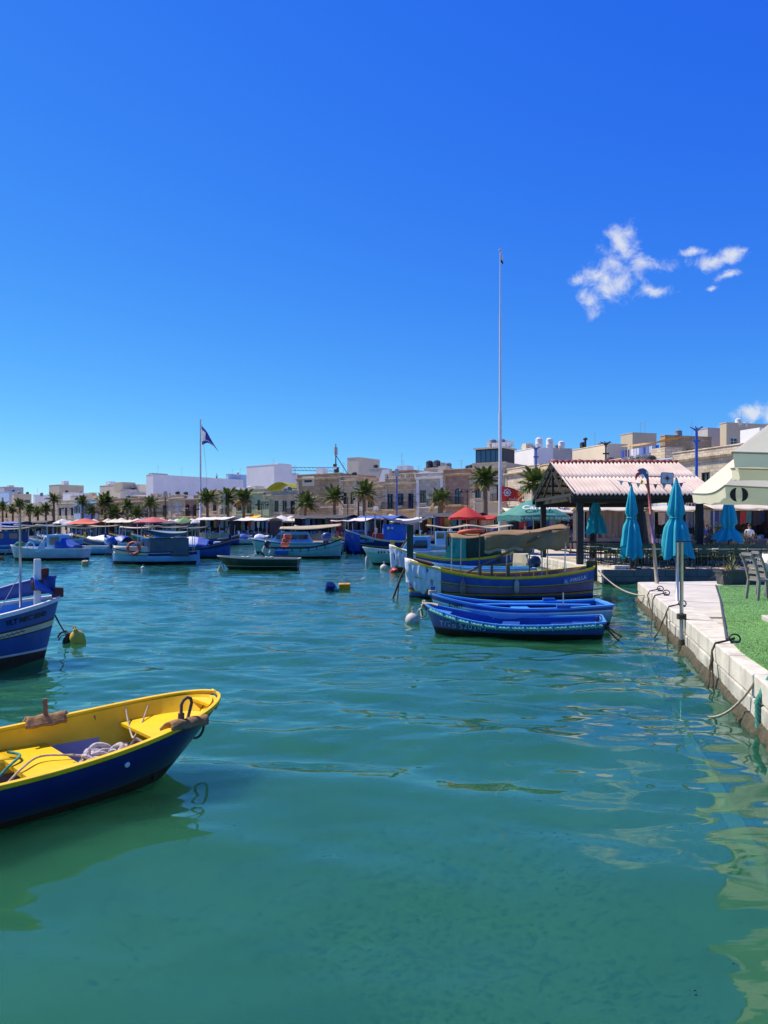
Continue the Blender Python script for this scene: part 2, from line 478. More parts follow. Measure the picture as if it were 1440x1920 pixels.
def block_wall(name, a, b, ztop, rows, length, m, parent, rnd, proud=0.03, side=1, cap_in=0.35, m_low=None):
    """courses of separate blocks along a quay edge from a to b (outward = right of a->b when side=1)"""
    a, b = Vector((*a, 0)), Vector((*b, 0)); d = (b - a); L = d.length; d.normalize()
    nrm = Vector((d.y, -d.x, 0)) * side
    rz = math.atan2(d.y, d.x)
    z = ztop
    meshes = {}
    for k, h in enumerate(rows):
        x = 0 if k % 2 == 0 else -length * 0.45
        while x < L:
            l = length * rnd.uniform(0.8, 1.2)
            x0, x1 = max(x, 0), min(x + l, L)
            x += l
            if x1 - x0 < 0.12: continue
            mbk = MB()
            hw = (x1 - x0) / 2 - 0.008
            j = [rnd.uniform(-0.008, 0.008) for _ in range(8)]
            dp = cap_in if k == 0 else 0.25
            pr = proud + rnd.uniform(-0.012, 0.012)
            y0, y1 = (-pr, dp) if side == 1 else (-dp, pr)
            if side == 1: ys_ = (-pr, dp)
            mbk.bbox(-hw, hw, -pr if side == 1 else -dp, dp if side == 1 else pr, -h + 0.006, 0.0)
            mbk.v = [(v[0] + j[i], v[1] + j[(i+3) % 8], v[2] + (0 if v[2] == 0 else j[(i+5) % 8] * .5)) for i, v in enumerate(mbk.v)]
            o = mbk.build(name, m if (k == 0 or m_low is None) else m_low, parent, bevel=0.018)
            c = a + d * ((x0 + x1) / 2)
            o.location = (c.x, c.y, z + (0.004 if k == 0 else 0) + rnd.uniform(-.002, .002)); o.rotation_euler = (0, 0, rz)
        z -= h
rb = random.Random(21)
# pier (near, right)
def ex(y): return 4.0 + 0.24 * (y - 8.08)
pier_edge = [(ex(1.2) , 1.2), (ex(8.68), 8.68), (ex(13.4), 13.4), (ex(22.2), 22.2)]
mb = MB()
mb.prism([(ex(1.2), 1.2), (ex(22.2), 22.2), (10.0, 22.6), (30, 23.0), (30, -4), (-9, -4), (-9, 1.2)][::-1], -1.8, ZQ - 0.03)
pier = mb.build('pier', m_pier); tag(pier, kind='structure')
pier.data.polygons[0].use_smooth = False
block_wall('block', (ex(1.4), 1.4), (ex(22.2), 22.2), ZQ, [0.26, 0.2], 1.25, m_block, pier, rb, 0.05, side=-1, cap_in=0.42, m_low=m_block_low)
block_wall('block', (ex(22.2), 22.2), (10.0, 22.6), ZQ, [0.26, 0.2], 1.2, m_block, pier, rb, 0.05, side=-1)
# algae-grown footing under the blocks
mb = MB()
def foot(u, v):
    y = 1.2 + 21.1*u
    w = [(-0.03, 0.13), (0.045, 0.10), (0.09, -0.02), (0.11, -0.5), (0.02, -1.2)][int(round(v*4))]
    n1 = noise.noise(Vector((y*3.1, v*4, 0))) + 0.6*noise.noise(Vector((y*9, v*7, 4)))
    return (ex(y) - w[0] - 0.05 - 0.045*n1, y, w[1] + 0.03*n1)
mb.grid(foot, 420, 4)
f_ = mb.build('footing', m_algae, pier, smooth=True)
# deck slabs
yy0 = 22.15
for k, ln in enumerate([2.9, 2.6, 3.0, 2.7, 2.9, 2.8, 3.2]):
    y1 = yy0 - ln
    mb = MB()
    def turfx(y): return 9.07 + (y - 20.76) * 0.4226 if y > 10.87 else max(ex(y) + 0.12, 4.89 + (y - 10.87) * 0.3)
    a0, a1 = ex(yy0) + 0.39, ex(y1) + 0.39
    b0, b1 = turfx(yy0), turfx(y1)
    if y1 < 1.2: y1 = 1.25
    g = 0.007
    if b1 - a1 > 0.05:
        mb.prism([(a0, yy0 - g), (a1, y1 + g), (b1 + .1, y1 + g), (b0 + .1, yy0 - g)], ZQ - 0.05, ZQ + rb.uniform(-0.004, 0.002))
        mb.build('slab', m_pier, pier, bevel=0.006)
    yy0 = yy0 - ln
# turf
def turf_mat():
    m = mat('artificial_turf', (0.15, 0.34, 0.10), 0.85, 0.16, 0.9, bump=0.5, bscale=140, world_co=True, stretch=(1, 1.0, 1))
    return m
tp = [(9.07, 20.9), (7.38, 16.76), (6.2, 13.97), (5.42, 12.12), (4.89, 10.87), (4.72, 10.35), (4.55, 9.8), (4.42, 9.25), (4.28, 8.6), (4.12, 8.0), (ex(5) + .15, 5), (ex(2) + .15, 2), (2.9, -3.5), (29, -3.5), (29, 20.9)]
mb = MB(); mb.prism(tp, ZQ - 0.02, ZQ + 0.014)
turf = mb.build('turf', turf_mat()); tag(turf, kind='structure')
mb = MB()
mb.tube([(x - 0.035, y, ZQ + 0.008) for x, y in tp[:5]], 0.022, 6)
edge = mb.build('edging_strip', mat('turf_edging', (0.055, 0.06, 0.065), 0.5), turf)
# turf blades near the edge and on the visible corner
def blades():
    r = random.Random(8); vs = []; fs = []
    n = 0
    while n < 42000:
        y = 7.9 + 12.8*r.random() ** 1.2; x0 = None
        for (xa, ya), (xb, yb) in zip(tp[:-1], tp[1:]):
            if yb <= y <= ya:
                x0 = xa + (xb - xa) * (ya - y) / (ya - yb); break
        if x0 is None: continue
        x = x0 + r.random() * (xat(1470, y) - x0 + 0.1)
        if x < x0: continue
        h = r.uniform(0.006, 0.014); a = r.random() * PI; w = 0.002 + 0.00035*y
        ox, oy = math.cos(a)*w, math.sin(a)*w; lx, ly = r.gauss(0, .01), r.gauss(0, .01)
        z = ZQ + 0.012; k = len(vs)
        vs += [(x-ox, y-oy, z), (x+ox, y+oy, z), (x+lx, y+ly, z+h)]; fs.append((k, k+1, k+2)); n += 1
    mb = MB(); mb.v = vs; mb.f = fs; mb.m = [0]*len(fs)
    o = mb.build('turf_blades', mat('turf_blade', (0.16, 0.36, 0.11), 0.7, 0.25, 1.2), turf); o['kind'] = 'stuff'
blades()

# main quay faces
quay = bpy.data.objects['quay']
block_wall('block', (8.2, 28.8), (8.3, 44.3), ZQ, [0.28, 0.24], 1.0, m_block, quay, rb, 0.05, side=-1, cap_in=0.5)
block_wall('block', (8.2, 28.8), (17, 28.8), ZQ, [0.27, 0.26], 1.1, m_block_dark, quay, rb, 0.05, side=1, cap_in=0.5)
mb = MB()
mb.grid(lambda u, v: (8.2 + 9*u, 28.8 - 0.1 - 0.06*noise.noise(Vector((u*40, v*3, 1))), 0.1 - 0.9*v), 90, 3)
mb.grid(lambda u, v: (8.2 + 0.1*u - 0.12 - 0.06*noise.noise(Vector((u*30, v*3, 7))), 28.75 + 15.5*u, 0.1 - 0.9*v), 90, 3)
mb.build('footing', m_algae, quay, smooth=True)
# loose stone on the quay corner
mb = MB(); mb.box((0, 0, 0.07), (0.62, 0.34, 0.14)); 
st = mb.build('stone_block', m_block, bevel=0.03); st.location = (9.0, 29.2, ZQ); st.rotation_euler = (0, 0, 0.1)
tag(st, 'pale squared stone lying on the quay edge beside umbrella foot', 'stone')

# ground rising behind the street
def fr_(ax, ay, rx, ry):
    r_ = Vector((rx, ry, 0)).normalized(); return Vector((ax, ay, 0)), r_, Vector((-r_.y, r_.x, 0))
S1 = fr_(12.75, 102, 0.823, -0.568)
S2 = fr_(-13.3, 120, 0.773, -0.634)
S3 = fr_(15.8, 99.9, 0.306, -0.952)
m_soil = mat('dry_hillside', (0.26, 0.21, 0.13), 0.95, 0.3, 0.08, dirt=0.5, dirtcol=(0.07, 0.085, 0.03))
def hill(u, v):
    X = -330 + 640*u; Y = 60 + 500*v
    p = Vector((X, Y, 0))
    d = min((p - S1[0]).dot(S1[2]), (p - S2[0]).dot(S2[2]), (p - S3[0]).dot(S3[2]))
    h = -0.3 + max(0, d - 14) * 0.045 + 1.1*max(0, min(1, (d - 14)/30))*noise.noise(Vector((X*.03, Y*.03, 0)))
    return (X, Y, min(h, 17 + 2*noise.noise(Vector((X*.01, Y*.01, 3)))))
mb = MB(); mb.grid(hill, 70, 60)
tag(mb.build('hillside', m_soil, smooth=True), kind='structure')
# ------------------------------------------------------------------ buildings
def stone_mat(name, col, var=0.16, dirt=0.4, bw=0.62, bh=0.28, dark=0.55, dirtcol=(0.11, 0.085, 0.055)):
    if name in MATS: return MATS[name]
    m = mat(name, col, 0.92, var, 0.7, bump=0.0, dirt=dirt, dirtcol=dirtcol)
    nt = m.node_tree; N = nt.nodes.new; Lk = nt.links.new
    bs = nt.nodes['Principled BSDF']
    src = bs.inputs['Base Color'].links[0].from_socket
    tc = N('ShaderNodeTexCoord'); sp = N('ShaderNodeSeparateXYZ'); Lk(tc.outputs['Object'], sp.inputs[0])
    ad = N('ShaderNodeMath'); ad.operation = 'ADD'; Lk(sp.outputs['X'], ad.inputs[0]); Lk(sp.outputs['Y'], ad.inputs[1])
    cb = N('ShaderNodeCombineXYZ'); Lk(ad.outputs[0], cb.inputs[0]); Lk(sp.outputs['Z'], cb.inputs[1])
    bt = N('ShaderNodeTexBrick'); bt.inputs['Scale'].default_value = 1.0
    bt.inputs['Brick Width'].default_value = bw; bt.inputs['Row Height'].default_value = bh
    bt.inputs['Mortar Size'].default_value = 0.02; bt.inputs['Mortar Smooth'].default_value = 0.3
    bt.inputs['Color1'].default_value = (1, 1, 1, 1); bt.inputs['Color2'].default_value = (0.74, 0.72, 0.70, 1)
    bt.inputs['Mortar'].default_value = (dark, dark*.96, dark*.9, 1)
    Lk(cb.outputs[0], bt.inputs['Vector'])
    mx = N('ShaderNodeMix'); mx.data_type = 'RGBA'; mx.blend_type = 'MULTIPLY'; mx.inputs['Factor'].default_value = 1
    Lk(src, mx.inputs['A']); Lk(bt.outputs['Color'], mx.inputs['B'])
    Lk(mx.outputs['Result'], bs.inputs['Base Color'])
    bp = N('ShaderNodeBump'); bp.inputs['Strength'].default_value = 0.6; bp.inputs['Distance'].default_value = 0.03
    Lk(bt.outputs['Fac'], bp.inputs['Height']); bp.invert = True
    Lk(bp.outputs[0], bs.inputs['Normal'])
    return m
M_LIME = stone_mat('honey_limestone', (0.70, 0.52, 0.32))
M_LIME2 = stone_mat('pale_limestone', (0.72, 0.61, 0.45), dirt=0.3)
M_LIME3 = stone_mat('brown_limestone', (0.54, 0.37, 0.22), dirt=0.5)
M_LIME4 = stone_mat('grey_weathered_stone', (0.60, 0.54, 0.45), dirt=0.5)
M_PINK = stone_mat('reddish_stone', (0.46, 0.29, 0.21), dirt=0.4)
M_WHITE = mat('white_render', (0.78, 0.78, 0.78), 0.9, 0.05, 0.5, dirt=0.12, dirtcol=(0.5, 0.47, 0.42))
M_CREAM = mat('cream_render', (0.68, 0.60, 0.46), 0.9, 0.07, 0.4, dirt=0.2, dirtcol=(0.4, 0.33, 0.24))
M_BEIGE = mat('beige_render', (0.58, 0.49, 0.35), 0.9, 0.07, 0.4, dirt=0.2, dirtcol=(0.33, 0.27, 0.18))
M_GREYR = mat('grey_render', (0.48, 0.47, 0.46), 0.9, 0.08, 0.4, dirt=0.2)
M_GREENH = mat('mint_render', (0.36, 0.48, 0.30), 0.9, 0.1, 0.6, dirt=0.35)
M_OLIVE = mat('olive_render', (0.46, 0.46, 0.22), 0.9, 0.1, 0.6, dirt=0.3)
M_BLUEP = mat('blue_paint', (0.04, 0.14, 0.52), 0.6, 0.15, 2, dirt=0.15)
M_LBLUE = mat('light_blue_paint', (0.42, 0.58, 0.78), 0.7, 0.1, 2, dirt=0.2)
M_GLASS = mat('window_glass', (0.018, 0.024, 0.034), 0.06, 0.3, 2, spec=0.9)
M_SHUT = {'brown': mat('brown_shutter', (0.10, 0.055, 0.03), 0.6, 0.2, 4), 'green': mat('green_shutter', (0.03, 0.12, 0.06), 0.6, 0.2, 4),
          'blue': mat('blue_shutter', (0.03, 0.10, 0.36), 0.6, 0.2, 4), 'white': mat('white_frame', (0.72, 0.72, 0.70), 0.6, 0.1, 4),
          'red': mat('red_shutter', (0.28, 0.04, 0.03), 0.6, 0.2, 4)}
M_IRON = mat('dark_iron', (0.022, 0.022, 0.025), 0.5, 0.2, 8)
M_TANK = mat('water_tank_grey', (0.20, 0.21, 0.24), 0.5, 0.1, 4)
M_TANKB = mat('water_tank_black', (0.03, 0.032, 0.04), 0.5, 0.1, 4)
M_STEEL = mat('galvanised_steel', (0.42, 0.43, 0.45), 0.38, 0.12, 12, metal=0.8, dirt=0.2)
M_ACW = mat('white_appliance', (0.70, 0.70, 0.68), 0.5, 0.06, 5, dirt=0.15)

def frame_for(px):
    return S3 if px >= 948 else (S1 if px >= 557 else S2)
def s_of(px, d, F):
    A, Rv, Nv = F; r = (px - 720) / FPX
    return (r * (A.y + Nv.y*d) - A.x - Nv.x*d) / (Rv.x - r * Rv.y)

WIN_CACHE = {}
def window_mesh(w, h, col, kind):
    key = (round(w, 2), round(h, 2), col, kind)
    if key in WIN_CACHE: return WIN_CACHE[key]
    f = MB(); t = 0.07
    for x in (-w/2 + t/2, w/2 - t/2): f.box((x, 0.12, h/2), (t, 0.09, h))
    f.box((0, 0.12, t/2), (w - 2*t, 0.09, t)); f.box((0, 0.12, h - t/2), (w - 2*t, 0.09, t))
    f.box((0, 0.125, h/2), (0.05, 0.07, h - 2*t))
    if kind != 'door': f.box((0, 0.125, h*0.64), (w - 2*t, 0.06, 0.04))
    if kind == 'shut':
        for k in range(int(h / 0.14)):
            f.box((0, 0.10, 0.1 + k*0.14), (w - 2*t, 0.03, 0.11))
    fm = f.mesh('window'); fm.materials.append(M_SHUT[col])
    p = MB(); p.add([(-w/2, 0.17, 0), (w/2, 0.17, 0), (w/2, 0.17, h), (-w/2, 0.17, h)], [(0, 1, 2, 3)])
    pm = p.mesh('pane'); pm.materials.append(M_GLASS)
    s_ = MB(); s_.box((0, -0.05, -0.06), (w + 0.3, 0.2, 0.1)); sm = s_.mesh('sill'); sm.materials.append(M_LIME2)
    WIN_CACHE[key] = (fm, pm, sm)
    return WIN_CACHE[key]

def wall_with_openings(mb, W, H, ops, y=0.0, mi=0, z0=0.0, reveal=0.25):
    xs = sorted({0.0, W} | {o[0] for o in ops} | {o[0] + o[2] for o in ops})
    zs = sorted({z0, H} | {o[1] for o in ops} | {o[1] + o[3] for o in ops})
    for xa, xb in zip(xs[:-1], xs[1:]):
        for za, zb in zip(zs[:-1], zs[1:]):
            cx, cz = (xa + xb)/2, (za + zb)/2
            if any(o[0] < cx < o[0] + o[2] and o[1] < cz < o[1] + o[3] for o in ops): continue
            mb.add([(xa, y, za), (xb, y, za), (xb, y, zb), (xa, y, zb)], [(0, 1, 2, 3)], mi)
    for o in ops:
        x0, za, w, h = o[:4]; x1, zb = x0 + w, za + h
        q = y + reveal
        mb.add([(x0, y, za), (x0, q, za), (x0, q, zb), (x0, y, zb)], [(0, 1, 2, 3)], mi)
        mb.add([(x1, y, za), (x1, q, za), (x1, q, zb), (x1, y, zb)], [(3, 2, 1, 0)], mi)
        mb.add([(x0, y, za), (x1, y, za), (x1, q, za), (x0, q, za)], [(0, 1, 2, 3)], mi)
        mb.add([(x0, y, zb), (x1, y, zb), (x1, q, zb), (x0, q, zb)], [(3, 2, 1, 0)], mi)
        if len(o) > 4 and o[4] == 'arch':
            n = 8; rr = w/2; cz = zb - rr
            pts = [(x0 + rr - rr*math.cos(PI*k/n), cz + rr*math.sin(PI*k/n)) for k in range(n + 1)]
            for k in range(n):
                (xa, za_), (xb, zb_) = pts[k], pts[k+1]
                mb.add([(xa, y, za_), (xb, y, zb_), (xb, y, zb), (xa, y, zb)], [(0, 1, 2, 3)], mi)
                mb.add([(xa, y, za_), (xa, q, za_), (xb, q, zb_), (xb, y, zb_)], [(0, 1, 2, 3)], mi)

def railing(mb, x0, x1, y, z, h=0.95, step=0.14, mi=0):
    mb.box(((x0+x1)/2, y, z + h), (x1-x0, 0.05, 0.05), 0, mi)
    mb.box(((x0+x1)/2, y, z + 0.08), (x1-x0, 0.04, 0.04), 0, mi)
    n = max(2, int((x1-x0)/step))
    for k in range(n + 1): mb.box((x0 + (x1-x0)*k/n, y, z + h/2), (0.025, 0.025, h), 0, mi)

def house(px0, px1, top_py, m, label, upper='wwd', ground='dwd', shut='brown', d=0.0, depth=9.0, balc=True, cornice=True, parapet='solid', hang=None, trim=None, gz=0.1, arch=False, F=None, arched_ground=True):
    F = F or frame_for((px0 + px1)/2); A, Rv, Nv = F
    s0, s1 = s_of(px0, d, F), s_of(px1, d, F)
    W = s1 - s0; O = A + Rv*s0 + Nv*d
    mid = A + Rv*(s0+s1)/2 + Nv*d
    H = zat(top_py, mid.y)
    rz = math.atan2(Rv.y, Rv.x)
    t = thing('house', label, 'house', (O.x, O.y, 0), rz, 'houses along the waterfront street')
    trim = trim or M_LIME2
    ops = []; items = []
    g0 = ZQ
    storey = (H - 0.7 - g0) * 0.52
    fz = g0 + storey
    uh = min(1.75, (H - 0.9 - fz) * 0.7)
    def lay(pattern, floor):
        n = len(pattern)
        for i, ch in enumerate(pattern):
            if ch in '-_': continue
            cx = W * (i + 0.5) / n
            if floor == 0:
                if ch == 'd': w, h, z = min(1.25, W/n*0.6), min(2.6, storey - .5), g0
                elif ch == 's': w, h, z = min(2.6, W/n*0.8), min(2.7, storey - .4), g0
                else: w, h, z = min(1.0, W/n*0.55), min(1.5, storey-1.2), g0 + 0.95
            else:
                if ch in 'dDaA': w, h, z = min(1.15, W/n*0.6), uh + 0.45, fz + 0.12
                else: w, h, z = min(1.0, W/n*0.55), uh, fz + 0.6
            if h < 0.5 or w < 0.3: continue
            kind = 'arch' if (ch in 'aA' or (arch and floor == 1)) else 'rect'
            ops.append((cx - w/2, z, w, h, kind)); items.append((cx, z, w, h, ch, floor))
    lay(ground, 0); lay(upper, 1)
    mb = MB()
    wall_with_openings(mb, W, H, ops, 0.0)
    mb.add([(0, 0, 0), (0, depth, 0), (0, depth, H), (0, 0, H)], [(3, 2, 1, 0)])
    mb.add([(W, 0, 0), (W, depth, 0), (W, depth, H), (W, 0, H)], [(0, 1, 2, 3)])
    mb.add([(0, depth, 0), (W, depth, 0), (W, depth, H), (0, depth, H)], [(3, 2, 1, 0)])
    mb.build('wall', m, t)
    mb = MB(); mb.add([(0, 0.25, H - 0.55), (W, 0.25, H - 0.55), (W, depth - .2, H - 0.5), (0, depth - .2, H - 0.5)], [(0, 1, 2, 3)])
    mb.add([(0.2, 0.25, 0.2), (W-.2, 0.25, 0.2), (W-.2, 0.255, H - .56), (.2, 0.255, H - .56)], [(0, 1, 2, 3)], 1)
    mb.build('roof', [M_CREAM, M_GLASS], t)
    if cornice:
        mb = MB()
        mb.box((W/2, -0.10, H - 0.75), (W + 0.1, 0.3, 0.16)); mb.box((W/2, -0.17, H - 0.62), (W + 0.16, 0.42, 0.1))
        mb.box((W/2, -0.04, fz - 0.05), (W, 0.14, 0.16))
        mb.box((W/2, 0.1, H + 0.03), (W + 0.08, 0.34, 0.1))
        for k in (0.0, 1.0): mb.box((0.22 + (W - 0.44)*k, -0.035, H*0.5), (0.42, 0.11, H - 1.7))
        mb.build('cornice', trim, t)
    if parapet == 'balustrade':
        mb = MB()
        n = int(W / 0.3)
        mb.box((W/2, 0.1, H + 0.75), (W, 0.3, 0.12))
        for k in range(n): mb.lathe([(0.05, 0), (0.09, 0.2), (0.05, 0.4), (0.06, 0.62)], 6, (0.15 + k*(W-.3)/max(1, n-1), 0.1, H + 0.08))
        for k in range(4): mb.box((0.2 + (W-.4)*k/3, 0.1, H + 0.4), (0.36, 0.34, 0.84))
        mb.build('balustrade', trim, t)
    for cx, z, w, h, ch, floor in items:
        col = shut
        fm, pm, sm = window_mesh(w, h, col, 'door' if ch in 'dDsaA' else ('shut' if ch == 'W' else 'win'))
        nm = 'door' if ch in 'dDsaA' else 'window'
        wo = link(nm, fm, t, (cx, 0, z)); link('pane', pm, wo)
        if ch in 'wW': link('sill', sm, wo)
        if floor == 1 and ch in 'dDaA' and balc:
            b = MB(); bw = w + 1.0
            b.box((0, -0.42, -0.08), (bw, 0.85, 0.14)); b.box((0, -0.3, -0.24), (bw*0.8, 0.5, 0.18))
            bo = b.build('balcony', trim, t); bo.location = (cx, 0, z)
            r_ = MB(); railing(r_, -bw/2, bw/2, -0.8, -0.01); 
            for sx in (-1, 1):
                r_.box((sx*bw/2, -0.42, 0.93), (0.05, 0.8, 0.05))
                for k in range(4): r_.box((sx*bw/2, -0.1 - k*0.2, 0.46), (0.025, 0.025, 0.95))
            ro = r_.build('railing', M_IRON, bo)
    clutter(t, W, depth, H)
    mb = MB(); mb.tube(rope_path((0, -.12, fz + RC.uniform(1.6, 2.2)), (W, -.12, fz + RC.uniform(1.6, 2.2)), RC.uniform(.1, .35), 8), .022, 4); mb.build('cable', M_IRON, t)
    return t, W, H, fz

def gallarija(t, cx, fz, w, h, m, m2=None):
    """closed timber balcony"""
    b = MB(); b.bbox(-w/2, w/2, -0.75, 0.02, 0, h*0.42); b.bbox(-w/2, w/2, -0.75, 0.02, h*0.92, h)
    n = 4
    for k in range(n + 1): b.bbox(-w/2 + (w-.09)*k/n, -w/2 + (w-.09)*k/n + 0.09, -0.75, -0.66, h*0.42, h*0.92)
    for sx in (-1, 1): b.bbox(sx*w/2 - 0.04, sx*w/2 + 0.04, -0.7, 0.0, h*0.42, h*0.92)
    b.bbox(-w/2 - .08, w/2 + .08, -0.85, 0.0, h, h + .1); b.bbox(-w/2 + .1, w/2 - .1, -0.5, 0.0, -0.25, 0)
    o = b.build('timber_balcony', m, t); o.location = (cx, 0, fz)
    g = MB(); g.bbox(-w/2 + .05, w/2 - .05, -0.7, -0.1, h*0.42, h*0.92); g.build('pane', M_GLASS, o)
    return o

def block(pxL, pxC, pxR, top_py, Yc, m, label, wf=(), wr=(), shut='brown', z0=0.0, name='building', para=True, F=None):
    """box seen on its corner: street-side face pxL..pxC, end face pxC..pxR"""
    F = F or frame_for(pxC); A, Rv, Nv = F
    C = at(pxC, top_py, Y=Yc)
    rl, rr = (pxL - 720)/FPX, (pxR - 720)/FPX
    w = (C.x - rl*C.y) / (Rv.x - rl*Rv.y); dp = (rr*C.y - C.x) / (Nv.x - rr*Nv.y)
    dp = max(dp, 3.0) if pxR > pxC else 6.0
    rz = math.atan2(Rv.y, Rv.x)
    O = C - Rv*w
    t = thing(name, label, 'building', (O.x, O.y, 0), rz, 'buildings rising behind the street')
    H = C.z
    opf = [(w*fx - ww/2, H - dz - hh, ww, hh, 'rect') for fx, dz, ww, hh in wf]
    opr = [(dp*fx - ww/2, H - dz - hh, ww, hh, 'rect') for fx, dz, ww, hh in wr]
    mb = MB(); wall_with_openings(mb, w, H, opf, 0.0, z0=z0)
    m2 = MB(); wall_with_openings(m2, dp, H, opr, 0.0, z0=z0)
    mb.add([(w - y, x, z) for x, y, z in m2.v], m2.f)
    mb.add([(0, 0, z0), (0, dp, z0), (0, dp, H), (0, 0, H)], [(3, 2, 1, 0)])
    mb.add([(0, dp, z0), (w, dp, z0), (w, dp, H), (0, dp, H)], [(3, 2, 1, 0)])
    mb.build('wall', m, t)
    mb = MB(); mb.bbox(0.15, w - .15, 0.15, dp - .15, H - 0.6, H - 0.45); mb.build('roof', M_CREAM, t)
    if para:
        mb = MB(); c = 0.05
        mb.bbox(-c, w + c, -c, 0.22, H, H + 0.1); mb.bbox(w - 0.22, w + c, 0.22, dp, H, H + 0.1)
        mb.bbox(-c, 0.22, 0.22, dp, H, H + .1)
        mb.build('parapet', m, t)
    for fx, dz, ww, hh in wf:
        fm, pm, sm = window_mesh(ww, hh, shut, 'win'); wo = link('window', fm, t, (w*fx, 0, H - dz - hh)); link('pane', pm, wo); link('sill', sm, wo)
    for fx, dz, ww, hh in wr:
        fm, pm, sm = window_mesh(ww, hh, shut, 'win'); wo = link('window', fm, t, (w, dp*fx, H - dz - hh), (0, 0, PI/2)); link('pane', pm, wo); link('sill', sm, wo)
    if not (pxL in (274, 462, 651)): clutter(t, w, dp, H)
    return t, w, dp, H

RC = random.Random(77)
def clutter(t, w, dp, H):
    for k in range(RC.randint(1, 3)):
        x, y = RC.uniform(.8, max(1, w - .8)), RC.uniform(.8, max(1.0, min(dp, 5) - .8)); q = RC.random()
        if q < .35: tank(t, x, y, H - .45, .42, .95, RC.choice([M_TANK, M_TANKB, M_ACW]))
        elif q < .65: antenna(t, x, y, H - .45, RC.uniform(1.4, 2.6))
        elif q < .8: aircon(t, x, y, H - .45)
        else:
            mb = MB(); a = RC.uniform(1.2, 2.2); mb.bbox(x - a/2, x + a/2, y, y + a, H - .5, H + RC.uniform(.7, 1.5)); mb.build('roof_hut', RC.choice([M_CREAM, M_LIME2, M_WHITE]), t)
def tank(t, x, y, z, r=0.45, h=1.0, m=None):
    mb = MB(); mb.lathe([(0, 0), (r, 0), (r, h*.3), (r*1.03, h*.32), (r, h*.34), (r, h*.85), (r*.5, h), (0, h)], 12, (x, y, z + 0.25))
    for k in range(3): mb.box((x + r*.6*math.cos(k*2.1), y + r*.6*math.sin(k*2.1), z + 0.12), (0.1, 0.1, 0.26))
    mb.build('water_tank', m or M_TANK, t, angle=40)
def antenna(t, x, y, z, h=2.2):
    mb = MB(); mb.cyl((x, y, z), (x, y, z + h), 0.03, 0.02, 5)
    for k in range(3): mb.box((x, y, z + h - 0.15 - 0.3*k), (0.9 - .15*k, 0.02, 0.02))
    mb.build('antenna', M_STEEL, t)
def aircon(t, x, y, z, rot=0):
    mb = MB(); mb.box((x, y, z + .35), (0.85, 0.35, 0.62), rot); mb.lathe([(0.0, 0.0), (0.22, 0.0), (0.24, 0.03)], 10, (x - .1, y - .2, z + .35), axis='Y')
    mb.build('air_conditioner', M_ACW, t)

# --- street row, right part (viewed left to right)
t, W, H, fz = house(557, 640, 889, M_LIME3, 'rough brown stone house under the telecom mast', upper='w-w', ground='d-d', shut='brown', parapet='solid', balc=False)
mb = MB(); mb.box((W*0.27, -0.06, H - 1.0), (2.4, 0.1, 1.5)); mb.build('sign_panel', M_CREAM, t)
mb = MB(); mb.box((W*0.27, -0.12, H - 1.0), (1.5, 0.04, 0.4)); mb.build('sign_board', M_IRON, t)
HM = t; HMW, HMH = W, H
t, W, H, fz = house(640, 668, 893, M_LIME, 'narrow honey stone house left of the tall palm', upper='ww', ground='dd', shut='brown', balc=False)
t, W, H, fz = house(668, 722, 905, M_LIME, 'honey stone house with awning and two air conditioners', upper='-w-', ground='d-d', shut='brown', parapet='none')
aircon(t, W*.2, -0.3, fz + 0.1); aircon(t, W*.75, -0.3, fz + 0.1)
mb = MB(); mb.add([(W*.62, 1.2, H + 0.1), (W*.98, 1.2, H + 0.1), (W*.98, 1.2, H + 1.9), (W*.75, 1.2, H + 1.9)], [(0, 1, 2, 3)]); mb.build('roof_shelter', M_WHITE, t, solid=0.1)
t, W, H, fz = house(722, 781, 898, M_LIME, 'honey stone house with a pale balustrade along its roof', upper='dwd', ground='dwd', shut='blue', parapet='balustrade')
t, W, H, fz = house(781, 831, 887, M_LIME4, 'whitish stone house with an arched balcony door', upper='wA', ground='ds', shut='brown', trim=M_WHITE)
t, W, H, fz = house(831, 886, 880, M_PINK, 'pinkish stone house with a round arched upper door', upper='-A-', ground='s-s', shut='blue', trim=M_LIME)
t, W, H, fz = house(886, 948, 868, M_BEIGE, 'beige house with glazed penthouse behind the big palm', upper='w-d', ground='sd', shut='brown', cornice=True)
mb = MB(); mb.bbox(0.2, W - .6, 0.5, 4, H, H + 1.9); po = mb.build('penthouse', M_IRON, t)
for k in range(5):
    g = MB(); g.bbox(0.35 + k*(W-1.2)/5, 0.25 + (k+1)*(W-1.2)/5, 0.44, 0.48, H + .15, H + 1.7); g.build('glass_panel', mat('blue_glass', (0.02, 0.05, 0.12), 0.05, 0.2, 1, spec=1), po)
g = MB(); g.bbox(0, W - .4, 0.2, 4.3, H + 1.9, H + 2.1); g.build('penthouse_roof', M_CREAM, t)
tank(t, 2.0, 2.0, H + 2.1); tank(t, 3.2, 2.2, H + 2.1); mb = MB(); mb.bbox(0.8, W*.75, 2.6, 4.2, H + 2.1, H + 3.2); mb.build('stair_hut', M_WHITE, t)
for k in range(3): aircon(t, W*.55 + k*1.1, 1.4, H + 2.1)
t, W, H, fz = house(948, 1012, 876, M_LIME4, 'grey stone house with cables right of the tall flagpole', upper='-ww', ground='dsd', shut='white')
t, W, H, fz = house(1012, 1085, 868, M_LIME, 'honey stone house hidden behind the corrugated pavilion', upper='wdw', ground='dsd', shut='green')
t, W, H, fz = house(1085, 1165, 866, M_LIME2, 'pale stone house behind the pavilion roof ridge', upper='wdw', ground='sds', shut='brown')
